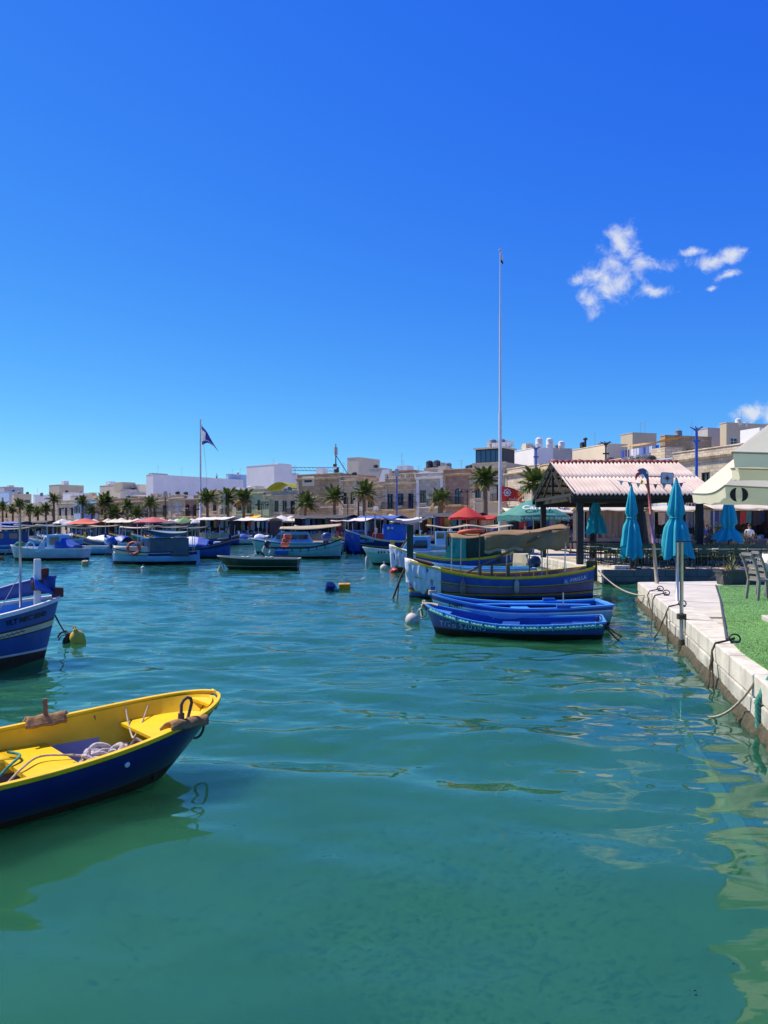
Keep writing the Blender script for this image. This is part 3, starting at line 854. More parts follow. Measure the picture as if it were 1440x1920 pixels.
t, W, H, fz = house(1165, 1262, 866, M_CREAM, 'cream house with blue arched doors behind the closed umbrellas', upper='wdw', ground='aaa', shut='blue', trim=M_LBLUE)
t, W, H, fz = house(1262, 1392, 842, M_LIME4, 'long grey stone house with coffee shop signs', upper='w-d-w', ground='s-s-s', shut='brown')
COFFEE = (t, W, H, fz)
t, W, H, fz = house(1392, 1500, 835, M_LIME2, 'pale stone house at the right edge above cream parasols', upper='wdw', ground='sss', shut='brown')

# --- street row, left part
t, W, H, fz = house(496, 557, 921, M_LIME2, 'pale stone house with green arched roof awning', upper='wWwd', ground='dwdw', shut='green', balc=True)
mb = MB(); mb.grid(lambda u, v: (W*(0.15 + 0.85*u), -0.9 + 3.2*v, H + 0.2 + 1.2*math.sin(PI*u) - .1*v), 16, 3); mb.build('roof_awning', mat('lime_canvas', (0.36, 0.42, 0.06), 0.8, 0.15, 2, trans=0.3), t, smooth=True, solid=0.03)
gallarija(t, W*0.12, fz, 2.0, 2.4, M_GREENH)
t, W, H, fz = house(440, 496, 918, M_GREENH, 'mint green house with yellow awning', upper='wdw', ground='sds', shut='green')
mb = MB(); mb.grid(lambda u, v: (W*(.45 + .5*u), -0.05 - 1.5*v, fz - 0.2 - 0.45*v), 6, 2); mb.build('shop_awning', mat('yellow_canvas', (0.72, 0.44, 0.02), 0.8, 0.1, 3), t, solid=0.03)
t, W, H, fz = house(413, 440, 922, M_OLIVE, 'narrow olive green house left of the mint one', upper='d', ground='d', shut='green')
t, W, H, fz = house(372, 413, 920, M_LIME, 'honey stone house behind the third tall palm', upper='-w', ground='s-', shut='brown', balc=False)
mb = MB(); mb.bbox(W*.5, W*.95, -1.5, 0, 2.6, 2.75); mb.build('canopy', M_WHITE, t)
t, W, H, fz = house(345, 372, 929, M_PINK, 'reddish house with two round arched windows', upper='AA', ground='dd', shut='red')
mb = MB(); mb.box((W*.5, -.1, H - .4), (1.8, .1, .9)); mb.build('painted_crest', mat('crest_paint', (0.5, 0.5, 0.62), 0.7, 0.4, 6), t)
t, W, H, fz = house(318, 345, 928, M_LIME2, 'pale stone house left of the reddish arched house', upper='W', ground='d', shut='white')
t, W, H, fz = house(282, 318, 933, M_LIME, 'honey stone house with balcony beside the lamp mast', upper='dd', ground='dd', shut='brown', parapet='balustrade')
t, W, H, fz = house(240, 282, 934, M_LIME3, 'brown stone house with long balcony and blue doors', upper='ddd', ground='dsd', shut='blue')
t, W, H, fz = house(182, 240, 935, M_LIME3, 'brown stone house behind the bushy date palm', upper='wdw', ground='dsd', shut='brown')
t, W, H, fz = house(141, 182, 938, M_CREAM, 'cream house with tall blue timber balconies', upper='--', ground='dd', shut='blue', trim=M_LBLUE)
gallarija(t, W*.25, fz - .2, 2.6, 3.0, M_LBLUE); gallarija(t, W*.72, fz - .2, 2.6, 3.0, M_BLUEP)
t, W, H, fz = house(107, 141, 939, M_CREAM, 'cream house with three framed upper windows', upper='www', ground='dww', shut='brown')
t, W, H, fz = house(46, 107, 943, M_BEIGE, 'low plain tan house behind a row of palms', upper='w--w', ground='d-dd', shut='brown', cornice=False, balc=False)
t, W, H, fz = house(-40, 46, 948, M_LIME, 'low stone house at the far left of the row', upper='w-w-', ground='d-dd', shut='brown', cornice=False, balc=False)

# --- buildings stepping up behind
t, w, dp, H = block(-30, 17, 28, 922, 225, M_LBLUE, 'pale blue block of flats at the far left', [(.3, 1.5, 1.4, 1.3), (.75, 1.5, 1.4, 1.3), (.3, 4.6, 1.4, 1.3), (.75, 4.6, 1.4, 1.3)], [(.5, 1.5, 1.2, 1.3)], 'white')
t, w, dp, H = block(-30, 8, 44, 913, 245, M_GREYR, 'grey flats rising behind the pale blue block', [(.5, 1.6, 1.6, 1.4)], [(.3, 2, 1.6, 1.3), (.7, 2, 1.6, 1.3)])
t, w, dp, H = block(22, 27, 59, 926, 222, M_BEIGE, 'stepped tan flats beside the pale blue block', [], [(.3, 1.6, 2.2, 1.5), (.75, 1.6, 1.6, 1.4), (.4, 5, 2.0, 1.6)])
t, w, dp, H = block(62, 65, 94, 928, 215, M_WHITE, 'small lavender white house with a narrow dark window', [], [(.35, 2, 0.9, 2.4), (.75, 3, .9, 1.2)])
t, w, dp, H = block(92, 111, 157, 909, 232, M_BEIGE, 'large tan block with small windows on the skyline', [(.55, 3.4, 1.0, 1.2)], [(.3, 1.6, 1.0, .9), (.75, 5, 2.4, .9)])
t, w, dp, H = block(118, 133, 172, 924, 205, M_WHITE, 'white house in front of the tan skyline block', [(.5, 2, 1, 1.6)], [(.3, 2, 1.0, 1.6)])
t, w, dp, H = block(132, 160, 190, 929, 196, M_CREAM, 'low cream house with flat roof above the palms', [(.4, 1.4, 1.2, 1)], [])
t, w, dp, H = block(187, 226, 236, 909, 190, M_CREAM, 'cream house with a band of windows on the hillside', [(.2, 3.0, 3.0, 1.5), (.7, 3.0, 3.0, 1.5)], [(.5, 2.2, 1.2, 1.0)])
t, w, dp, H = block(226, 232, 311, 918, 184, M_GREYR, 'modern terraced house with long white awning', [], [(.2, 1.6, 3, 1.6), (.5, 1.6, 3, 1.6), (.8, 1.6, 2.4, 1.6)])
mb = MB(); mb.bbox(w, w + 2.0, dp*.15, dp*.95, H - 1.4, H - 1.25); mb.build('awning', M_WHITE, t)
mb = MB(); mb.bbox(w - 5, w - 1.5, dp*.05, dp*.35, H - .5, H + 1.9); mb.build('roof_room', M_BEIGE, t); tank(t, w - 1.2, dp*.8, H - .4); tank(t, w - 1.3, dp*.88, H - .4)
t, w, dp, H = block(274, 287, 456, 890, 178, M_WHITE, 'long windowless lavender white building across the skyline', [], []); antenna(t, w - 2, dp*.35, H, 2.5); antenna(t, w - 2, dp*.1, H, 2.5); LONGB = (t, w, dp, H)
mb = MB(); mb.bbox(0.0, w*.5, 0.6, 5.0, H, H + .5); mb.build('roof_kerb', M_GREYR, t)
t, w, dp, H = block(424, 428, 464, 889, 196, M_LBLUE, 'grey blue roof room left of the tall white house', [], [(.6, 3, 1, 1)])
t, w, dp, H = block(462, 514, 548, 871, 160, M_WHITE, 'tall white house with dark balcony windows', [], [(.28, 4.5, 1.3, 3.2), (.86, 4.5, 1.3, 3.2), (.28, 9.4, 1.3, 1.6), (.86, 9.4, 1.3, 1.6)], 'brown')
mb = MB(); mb.bbox(w, w + 1.2, 0.3, dp - .3, H - 8.3, H - 8.1); mb.build('balcony', M_WHITE, t); antenna(t, w*.8, 1.5, H, 1.6)
mb = MB(); mb.bbox(w - 3.5, w + .02, dp - 4.2, dp - 0.3, H, H + .35); mb.build('parapet_step', M_WHITE, t)
t, w, dp, H = block(536, 540, 560, 887, 168, M_WHITE, 'lower white annex right of the tall white house', [], [])
t, w, dp, H = block(651, 672, 712, 858, 138, M_CREAM, 'cream cube house high on the skyline beside the mast', [(.55, 3.3, 2.2, 1.6)], [(.55, 4.2, 0.6, 1.0)], 'white')
mb = MB(); mb.bbox(-2, w + .01, -0.4, 0.2, H - 8, H - 5.6); mb.build('terrace_wall', M_CREAM, t)
t, w, dp, H = block(690, 712, 735, 878, 128, M_CREAM, 'low cream block below the skyline cube house', [], [])
t, w, dp, H = block(735, 775, 812, 882, 122, M_LIME3, 'brown roof rooms behind the balustrade house', [], []); antenna(t, w*.3, 1, H, 3); antenna(t, w*.2, 2, H, 2.0)
t, w, dp, H = block(795, 828, 872, 877, 117, M_LIME2, 'stone roof room carrying two dark water tanks', [(.5, 1, .8, .8)], []); tank(t, w*.2, .6, H - .3, .55, 1.3, M_TANKB); tank(t, w*.62, .6, H - .3, .55, 1.3, M_TANKB); tank(t, w*.9, 2.6, H - .3, .5, 1.0)
t, w, dp, H = block(944, 1001, 1036, 840, 108, M_WHITE, 'big plain white building right of the flagpole', [], [(.3, 5, 1.1, 1.0), (.75, 5, 1.6, .8)]); tank(t, w - 1.2, 1.5, H, .5, 1.4, M_ACW); tank(t, w - 1.2, 3.2, H, .5, 1.4, M_ACW); tank(t, w - 1.0, 5.0, H, .45, 1.0, M_ACW)
t, w, dp, H = block(1020, 1034, 1073, 841, 112, M_GREYR, 'grey annex behind the big white building', [], [(.5, 3.6, 2.2, .8)], 'white')
mb = MB(); mb.bbox(w, w + 1.0, dp*.2, dp*.9, H - 3.2, H - 3.0); mb.build('canopy', M_WHITE, t)
t, w, dp, H = block(1073, 1138, 1165, 833, 96, M_CREAM, 'long cream house with a small blue window', [(.62, 2.0, 1.7, 1.5)], [(.4, 2, 1.2, 1.4)], 'blue'); tank(t, 1.0, 1, H - .2, .4, 1.0, M_TANKB)
mb = MB(); mb.cyl((1.6, 1, H), (1.6, 1, H + 1.3), .14, .14, 8); mb.lathe([(0, 0), (.28, 0), (.3, .2), (.12, .34), (0, .34)], 8, (1.6, 1, H + 1.25)); mb.build('chimney', M_IRON, t)
t, w, dp, H = block(1164, 1186, 1231, 812, 108, M_BEIGE, 'tan roof room at the top of the hill', [], [])
t, w, dp, H = block(1146, 1243, 1262, 862, 84, M_LBLUE, 'roof terrace with laundry and yellow awning', [], [], para=False); TERR = (t, w, dp, H)
t, w, dp, H = block(1238, 1247, 1334, 817, 90, M_LIME3, 'dark brown stone building right of the laundry terrace', [], [(.55, 1.5, 1.4, 1.3)])
t, w, dp, H = block(1303, 1327, 1356, 803, 112, M_GREYR, 'grey lavender tower block near the right edge', [(.5, 2.4, 1.2, 1.3)], [])
t, w, dp, H = block(1350, 1362, 1480, 793, 106, M_BEIGE, 'tan flats with white windows at the upper right', [], [(.12, 2.0, 1.2, 1.4), (.36, 1.9, 2.0, 1.6), (.66, 2.0, 1.2, 1.4)], 'white')
mb = MB()
mb.grid(lambda u, v: (w + .05 + 1.3*v, dp*(.05 + .42*u), H - 3.6 - 0.9*v*v), 8, 5); mb.grid(lambda u, v: (w + .05 + 1.3*v, dp*(.55 + .4*u), H - 3.7 - 0.9*v*v), 8, 5)
mb.build('awning', mat('blue_grey_canvas', (0.16, 0.24, 0.36), 0.7, 0.1, 3), t, solid=0.03)

# laundry terrace details
t, w, dp, H = TERR
mb = MB(); mb.grid(lambda u, v: (w*(.12 + .82*u), 0.5 + 3.4*v, H + 2.3 + .55*v - .25*math.sin(PI*u)), 10, 4); mb.build('terrace_awning', mat('ochre_canvas', (0.62, 0.42, 0.12), 0.85, 0.12, 2, trans=0.25), t, smooth=True, solid=0.02)
mb = MB()
for k in range(5): mb.cyl((w*(.12 + .205*k), .5, H), (w*(.12 + .205*k), .5, H + 2.3), .03, .03, 5)
railing(mb, 0, w, 0.12, H, .8, .35); mb.build('terrace_frame', M_STEEL, t)
rl = random.Random(4)
for k in range(12):
    c = rl.choice([(0.7, .7, .72), (.02, .06, .4), (.5, .55, .7), (.03, .05, .22), (.75, .75, .75), (.12, .2, .5)])
    x = w*(.2 + .06*k)
    mb = MB(); hh = rl.uniform(.7, 1.15); ww = rl.uniform(.35, .6)
    mb.grid(lambda u, v: (x + ww*(u - .5), .3 + .06*math.sin(u*9 + k), H + 1.75 - hh*v), 5, 4)
    mb.build('laundry', mat('laundry_%d' % k, c, .9, .1, 5), t, smooth=True)
for k in range(7):
    mb = MB()
    for q in range(26): 
        p = Vector((w*(.03 + .16*k) + rl.gauss(0, .22), .3 + rl.gauss(0, .12), H + .25 + abs(rl.gauss(.1, .2))))
        a = rl.random()*6; d = Vector((math.cos(a), math.sin(a), rl.uniform(-.3, .8)))*.16; e = Vector((-d.y, d.x, .05))*.5
        mb.add([p - d, p + e, p + d, p - e], [(0, 1, 2, 3)])
    mb.build('potted_plant', mat('terrace_plants', (.06, .11, .03), .8, .4, 6), t)

# telecom mast on the brown stone house
t = thing('telecom_mast', 'dark telecom mast with grey antenna panels on a roof', 'mast', HM.location + HM.rotation_euler.to_matrix() @ Vector((HMW*.70, 2.0, HMH - .4)), HM.rotation_euler.z)
zt = zat(829, 116) - HMH + .4
mb = MB(); mb.cyl((0, 0, 0), (0, 0, zt), .12, .06, 8); mb.build('pole', M_IRON, t)
mb = MB(); mb.bar((0, 0, zt*.66), (2.6, 0, 0), .08, .08); mb.bar((0, 0, zt*.5), (-.9, .6, 0), .06, .06); mb.build('stay', M_IRON, t)
for k in range(3):
    a = k*2*PI/3 + .4
    mb = MB(); mb.box((.2*math.cos(a), .2*math.sin(a), zt*.78), (.26, .12, zt*.24), a + PI/2); mb.build('antenna_panel', M_GREYR, t, bevel=.02)
mb = MB(); mb.box((.2, 0, zt*.2), (.5, .4, .9)); mb.box((0, -.2, zt*.35), (.5, .3, .4)); mb.build('equipment_box', M_IRON, t)
mb = MB(); mb.lathe([(0, 0), (.3, .02), (.32, .12), (0, .12)], 12, (.1, -.3, zt*.29), axis='Y'); mb.build('dish', M_ACW, t, smooth=True)
# tower crane behind
c0 = at(612, 880, Y=205)
t = thing('tower_crane', 'thin tower crane jib far behind the mast', 'crane', (c0.x + 2.5, c0.y, 0), 0)
mb = MB()
for sx in (-.5, .5):
    for sy in (-.5, .5): mb.bar((sx, sy, 0), (sx, sy, c0.z), .12, .12)
for k in range(12): mb.bar((-.5, -.5, k*c0.z/12), (.5, -.5, (k+1)*c0.z/12), .08, .08)
mb.build('tower', M_STEEL, t)
mb = MB(); jl = -(c0.x + 2.5) + xat(548, 205)
mcr = mat('crane_paint', (.12, .2, .32), .5)
for dz in (0, 1.0): mb.bar((1, 0, c0.z - .5 + dz), (jl, 0, c0.z - .3 + dz*.8), .14, .14)
for k in range(12):
    x0 = 1 + (jl - 1)*k/12; x1 = 1 + (jl - 1)*(k + 1)/12
    mb.bar((x0, 0, c0.z - .45), (x1, 0, c0.z + .45), .08, .08)
mb.build('jib', mcr, t)
# ------------------------------------------------------------------ waterfront furniture
def mk(px, d, z=ZQ):
    """ground point seen at px, d metres in front of (-) / behind (+) the street front"""
    F = frame_for(px); A, Rv, Nv = F
    p = A + Rv*s_of(px, d, F) + Nv*d
    return Vector((p.x, p.y, z)), math.atan2(Rv.y, Rv.x)

# --- palms
m_frond = mat('palm_frond', (0.115, 0.17, 0.04), 0.55, 0.35, 2, trans=0.25)
m_frond2 = mat('dry_palm_frond', (0.30, 0.20, 0.08), 0.7, 0.3, 2, trans=0.2)
m_trunk = mat('palm_trunk', (0.16, 0.11, 0.075), 0.95, 0.35, 3, bump=0.8, bscale=10, stretch=(1, 1, 3))
def frond_mesh(seed, L, fan, m):
    r = random.Random(seed); mb = MB()
    pts = [Vector((L*t, 0, 0.22*L*t - 0.42*L*t*t)) for t in [i/8 for i in range(9)]]
    mb.tube(pts, [0.035*(1 - .8*i/8) for i in range(9)], 4)
    n = 15
    for k in range(n):
        t = 0.28 + 0.72*k/(n-1)
        i = min(7, int(t*8)); p = pts[i].lerp(pts[i+1], t*8 - i)
        for sgn in (-1, 1):
            ang = (1.15 - 0.75*t) if not fan else (1.35 - 1.25*t)
            ll = L*(0.46 if fan else 0.34)*(1 - 0.45*abs(t - .5)) * r.uniform(.85, 1.1)
            d = Vector((math.cos(ang), sgn*math.sin(ang), r.uniform(-.45, .05))).normalized()*ll
            w = Vector((-d.y*sgn, d.x*sgn, 0)).normalized()*0.035*sgn
            tip = p + d + Vector((0, 0, -0.12*ll))
            mb.add([p - w, p + w, p + d*.6 + w*1.1, tip, p + d*.6 - w*1.1], [(0, 1, 2, 4), (4, 2, 3)])
    me = mb.mesh('frond'); me.materials.append(m)
    return me
FRONDS = {L: [frond_mesh(s_, 1.0, True, m_frond) for s_ in (1, 2, 3)] for L in (1,)}
DRY = [frond_mesh(s_, 1.0, True, m_frond2) for s_ in (7, 8)]
PINN = [frond_mesh(s_, 1.0, False, m_frond) for s_ in (4, 5, 6)]
def palm(px, crown_py, label, d=-9, n=30, L=1.75, r0=0.2, feather=False, dry=3, crown_h=None, lean=0.0):
    p, _ = mk(px, d)
    rr = random.Random(int(px)*7 + 1)
    hz = zat(crown_py, p.y) - ZQ - 0.25
    t = thing('palm_tree', label, 'palm tree', p, rr.random()*6, 'palm trees along the waterfront')
    mb = MB(); k = 14
    path = [(lean*hz*(i/k)**2, 0, hz*i/k) for i in range(k+1)]
    mb.tube(path, [r0*(1.35 - .5*(i/k) + (0.10 if i % 2 else 0)) if i < k-1 else r0*1.3 for i in range(k+1)], 9)
    mb.build('trunk', m_trunk, t, smooth=True)
    top = Vector((lean*hz, 0, hz))
    for i in range(n):
        az = i*2.39996 + rr.uniform(-.2, .2); el = R(86 - 118*(i/n)**0.9) + rr.uniform(-.12, .12)
        isdry = i >= n - dry
        me = rr.choice(DRY if isdry else (PINN if feather else FRONDS[1]))
        s_ = .78*L*rr.uniform(.85, 1.12)*(0.8 if i < 4 else 1)
        o = link('frond', me, t, top, (rr.uniform(-.3, .3), -el, az), (s_, s_, s_))
        o.rotation_mode = 'XYZ'
    return t
PALMS = [(5, 949, 'palm at the far left edge of the waterfront row'), (24, 954, 'short bushy palm, second from the left edge'), (37, 944, 'taller palm rising behind the short ones on the left'),
         (56, 954, 'small palm in front of the low tan house'), (71, 959, 'lowest palm left of the cream house'), (86, 953, 'slim palm just left of the tallest left palm'),
         (101, 934, 'tallest slim palm on the left, against the tan block'), (155, 939, 'palm before the blue timber balconies'), (173, 955, 'short palm beside the blue timber balconies'),
         (197, 941, 'dense dark palm with thick hanging crown'), (215, 962, 'low feathery date palm by a blue door'), (239, 947, 'palm before the brown house with blue doors'),
         (257, 961, 'very low young palm between two taller ones'), (282, 941, 'palm left of the grey lamp mast'), (389, 933, 'palm just right of the left flagpole'),
         (427, 931, 'palm in front of the narrow olive house'), (457, 933, 'yellowing palm in front of the mint house'), (570, 941, 'leaning palm left of the brown stone house'),
         (627, 929, 'palm below the telecom mast'), (683, 921, 'palm between two white air conditioners'), (826, 933, 'short palm before the whitish arched house'),
         (910, 896, 'largest palm, left of the tall bare flagpole'), (1004, 905, 'palm half hidden behind the pavilion gable')]
for px, cp, lab in PALMS:
    kw = {}
    if px == 215: kw = dict(feather=True, n=34, L=2.7, r0=.3)
    if px == 197: kw = dict(n=44, L=2.3, dry=12)
    if px == 910: kw = dict(n=40, L=1.95, d=-16, r0=.24)
    if px == 826: kw = dict(n=26, L=2.0, r0=.32, d=-11)
    if px == 1004: kw = dict(n=34, L=1.75, d=-16)
    if px == 457: kw = dict(dry=10, n=34, L=2.1)
    if px == 570: kw = dict(lean=.1, n=30, L=2.2)
    if px in (389, 427, 627, 683): kw = dict(n=32, L=2.1)
    palm(px, cp, lab, **kw)

# --- lamp posts
m_lampblue = mat('blue_lamp_paint', (0.02, 0.09, 0.42), 0.45, 0.1, 6)
def twin_lamp(px, top, label, d=-10):
    p, rz = mk(px, d); h = zat(top, p.y) - ZQ
    t = thing('street_lamp', label, 'street lamp', p, 0, 'street lamps on the promenade')
    mb = MB(); mb.lathe([(.16, 0), (.16, .3), (.09, .5), (.07, .9), (.055, h)], 8); mb.build('post', M_IRON, t)
    mb = MB()
    for s_ in (-1, 1):
        mb.tube([(0, 0, h*.93), (s_*.35, 0, h*1.0), (s_*.75, 0, h*.99)], .03, 5)
    mb.build('arm', M_IRON, t)
    for s_ in (-1, 1):
        mb = MB(); mb.lathe([(.0, .18), (.1, .14), (.28, 0), (.2, -.16), (0, -.2)], 10, (s_*.78, 0, h*.96)); mb.build('lantern', M_IRON, t, smooth=True)
for a in [(652, 932, 'twin lantern lamp post before the narrow honey stone house'), (362, 952, 'twin lantern lamp post before the honey stone house on the left'), (491, 943, 'twin lantern lamp post before the mint green house'), (876, 917, 'twin lantern lamp post left of the largest palm'), (125, 951, 'lamp post before the cream house with framed windows')]:
    twin_lamp(*a)
def mast_lamp(px, top, label, d, m, star=False, r=.08):
    p, rz = mk(px, d); h = zat(top, p.y) - ZQ
    t = thing('lamp_mast', label, 'lamp post', p, 0, 'tall masts on the promenade')
    mb = MB(); mb.cyl((0, 0, 0), (0, 0, h), r*1.3, r, 8); mb.build('pole', m, t)
    mb = MB()
    if star:
        mb.cyl((0, 0, h), (0, 0, h + .35), .09, .05, 6)
        for k in range(6):
            a = k*PI/3; mb.tube([(0, 0, h + .1), (.2*math.cos(a), .2*math.sin(a), h + .3), (.45*math.cos(a), .45*math.sin(a), h + .42)], [.05, .05, .03], 5)
        mb.cyl((-.25, 0, h - .55), (.25, 0, h - .55), .07, .07, 6)
        mb.build('star_head', m, t)
    else:
        mb.box((0, 0, h - .5), (.5, .3, .9)); mb.build('lamp_head', M_GREYR, t)
mast_lamp(744, 879, 'tall slim blue mast before the balustrade house', -12, m_lampblue)
mast_lamp(310, 921, 'tall dark mast with grey lamp head on the left promenade', -10, M_IRON)
mast_lamp(1306, 812, 'bright blue mast with star head above the pavilion', -9, m_lampblue, True, .1)
mast_lamp(1136, 838, 'grey mast with star head above the pavilion ridge', -9, M_IRON, True, .07)
mast_lamp(1005, 846, 'blue mast with star head left of the pavilion', -9, m_lampblue, True, .08)
mast_lamp(420, 925, 'thin grey pole left of the olive house palm', -10, M_STEEL, False, .07)
mast_lamp(672, 905, 'dark wooden cable pole before the narrow stone house', -4, mat('pole_wood', (.09, .06, .04), .9), False, .12)

# --- flags
M_WHITEP = mat('white_metal_paint', (.62, .64, .68), .4, .05, 6)
def flag_mesh(w, h, mats, split, seed, droop):
    mb = MB()
    nu, nv = 18, 10
    def fn(u, v):
        x = w*u*math.cos(droop); z = -h*v*(1 - .25*u) - w*u*math.sin(droop)
        y = .10*w*math.sin(u*7 + seed + v*1.5)*u
        return (x, y, z)
    mb.grid(fn, nu, nv)
    for i in range(nu):
        for j in range(nv): mb.m[i*nv + j] = split(i/nu, j/nv)
    return mb
# tall pole near the pavilion
pp = at(938, Y=62, z=ZQ)
t = thing('flagpole', 'very tall white flagpole rising high into the sky', 'flagpole', (pp.x, 62, ZQ), 0)
h = zat(470, 62) - ZQ
mb = MB(); mb.lathe([(.3, 0), (.3, .15), (.15, .2), (.13, h*.45), (.10, h*.46), (.085, h*.78), (.065, h*.79), (.045, h)], 12); mb.build('pole', M_WHITEP, t, angle=50)
mb = MB(); mb.lathe([(0, -.1), (.14, 0), (.14, .06), (0, .16)], 10, (0, 0, h)); mb.build('finial', M_GREYR, t, smooth=True)
mb = flag_mesh(.42, .9, None, lambda u, v: 1 if v > .6 else 0, 1, 1.1); o = mb.build('small_flag', [M_WHITEP, M_IRON], t, smooth=True); o.location = (.05, 0, h - .05)
# red flag at its foot
fb = at(941, 912, Y=61.6)
t = thing('red_flag', 'red advertising flag on the tall flagpole', 'flag', (fb.x, fb.y, fb.z), 0)
m_red = mat('red_cloth', (.46, .035, .025), .8, .12, 4, trans=.25)
wf, hf = 38/FPX*61.6, 29/FPX*61.6
mb = MB(); mb.grid(lambda u, v: (wf*u, .1*math.sin(u*6 + v)*u, -hf*v*(1 - .18*u) - .32*wf*u*u*(1 - .6*v)), 16, 10); mb.build('cloth', m_red, t, smooth=True)
mb = MB(); mb.lathe([(.2, 0), (.28, 0), (.28, .02), (.2, .02), (.2, 0)], 16, (.42, -.08, -.5), axis='Y'); mb.lathe([(0, 0), (.13, 0), (.13, .02), (0, .02)], 12, (.42, -.08, -.5), axis='Y')
for k in range(8):
    a = k*PI/4; mb.box((.42 + .32*math.cos(a), -.08, -.5 + .32*math.sin(a)), (.05, .02, .05))
mb.build('emblem', M_WHITEP, t)
mb = MB()
for k, hh in enumerate((.2, .1, .14, .1, .12, .24, .08, .16, .1, .14)): mb.bar((.55 + k*.085, -.13, -1.1), (.59 + k*.085, -.13, -1.1 + hh), .02, .03)
mb.build('lettering', M_WHITEP, t)
# left flagpole
p, _ = mk(376, -6); h = zat(788, p.y) - ZQ
t = thing('flagpole', 'white flagpole with a waving flag over the left houses', 'flagpole', p, 0)
mb = MB(); mb.cyl((0, 0, 0), (0, 0, h), .2, .1, 10); mb.build('pole', M_WHITEP, t, smooth=True)
mb = MB(); mb.lathe([(0, -.15), (.2, 0), (0, .2)], 8, (0, 0, h)); mb.build('finial', M_WHITEP, t, smooth=True)
k_ = p.y/FPX
mb = MB(); mb.tube([(.2, 0, h - .6), (.9, -.1, h*.6), (1.2, 0, h*.3)], .02, 4); mb.build('halyard', mat('halyard_cord', (.1, .3, .3), .8), t)
m_flagw = mat('flag_white', (.62, .62, .70), .8, .06, 3, trans=.3); m_flagb = mat('flag_blue', (.05, .06, .30), .8, .1, 3, trans=.3)
def fsplit(u, v):
    return 1 if (v > .74 or (u > .2 and v < .62) or v < .16 or u > .8) else 0
def ffn(u, v):
    a = Vector((0, 0, -.8)).lerp(Vector((0, 0, -4.4*k_*9)), 0)
    top = Vector((31*k_*u, .5*math.sin(u*7), -(6 + 34*u + 14*u*u)*k_)); bot = Vector((33*k_*u*(.9), .5*math.sin(u*7 + 1), -(42 - 8*math.sin(u*2.2) + 18*u*u)*k_))
    return top.lerp(bot, v)
mb = MB(); mb.grid(ffn, 18, 10)
for i in range(18):
    for j in range(10): mb.m[i*10 + j] = fsplit(i/18, j/10)
o = mb.build('flag_cloth', [m_flagw, m_flagb], t, smooth=True); o.location = (.15, 0, h - 4*k_)

# --- parasols of the market
m_canvas = {'white': mat('white_canvas', (.74, .73, .70), .85, .06, 3, trans=.18), 'cream': mat('cream_canvas', (.72, .66, .52), .85, .08, 3, trans=.18),
            'red': mat('red_canvas', (.55, .045, .04), .8, .1, 3, trans=.25), 'pink': mat('pink_canvas', (.62, .16, .17), .8, .1, 3, trans=.25),
            'green': mat('green_canvas', (.18, .42, .12), .8, .1, 3, trans=.25), 'purple': mat('lilac_canvas', (.40, .36, .62), .8, .1, 3, trans=.25), 'teal': mat('teal_green_canvas', (.06, .27, .22), .75, .1, 3, trans=.15),
            'blue': mat('blue_canvas', (.04, .12, .50), .75, .1, 3, trans=.15), 'orange': mat('coral_canvas', (.66, .14, .09), .8, .1, 3, trans=.2)}
m_ptop = mat('parasol_pole', (.55, .54, .52), .5)
def parasol_mesh(rad, rise, n, val=.18):
    mb = MB()
    def prof(a, rr):
        lobed = math.cos(PI/n) / math.cos(((a + PI/n) % (2*PI/n)) - PI/n)
        sagr = 1 - .06*math.sin(((a % (2*PI/n)) / (2*PI/n))*PI)
        return rad*rr*lobed
    seg = n*4
    rings = [0.02, .25, .5, .75, 1.0]
    vs = []
    for rr in rings:
        for k in range(seg):
            a = 2*PI*k/seg; q = prof(a, rr)
            fold = math.sin((k % 4)/4*PI)*.05*rr*rad
            vs.append((q*math.cos(a), q*math.sin(a), rise*(1 - rr**1.15) - fold*.6))
    for k in range(seg):
        a = 2*PI*k/seg; q = prof(a, 1.0); vs.append((q*math.cos(a), q*math.sin(a), vs[4*seg + k][2] - val*(1 - .25*(k % 2))))
    fs = [(i*seg + k, (i+1)*seg + k, (i+1)*seg + (k+1) % seg, i*seg + (k+1) % seg) for i in range(5) for k in range(seg)]
    mb.add(vs, fs)
    return mb
PCACHE = {}
def parasol(pos, rad, hem, rise, colour, label, n=8, pole_m=None, group='market parasols', val=.18, rz=0.0):
    t = thing('parasol', label, 'parasol', pos, rz, group)
    key = (round(rad, 1), round(rise, 1), n, colour, val)
    if key not in PCACHE:
        me = parasol_mesh(rad, rise, n, val).mesh('canopy', True); me.materials.append(m_canvas[colour]); PCACHE[key] = me
        me.set_sharp_from_angle(angle=R(35))
    link('canopy', PCACHE[key], t, (0, 0, hem))
    key2 = ('pole', round(hem + rise, 1))
    if key2 not in PCACHE:
        mb = MB(); mb.cyl((0, 0, 0), (0, 0, hem + rise + .12), .03, .03, 8); me = mb.mesh('pole'); me.materials.append(pole_m or m_ptop); PCACHE[key2] = me
    link('pole', PCACHE[key2], t)
    if 'base' not in PCACHE:
        mb = MB(); mb.lathe([(0, 0), (.3, 0), (.3, .06), (.06, .1), (.05, .3), (0, .3)], 12); me = mb.mesh('base'); me.materials.append(M_GREYR); PCACHE['base'] = me
    link('base', PCACHE['base'], t)
    return t
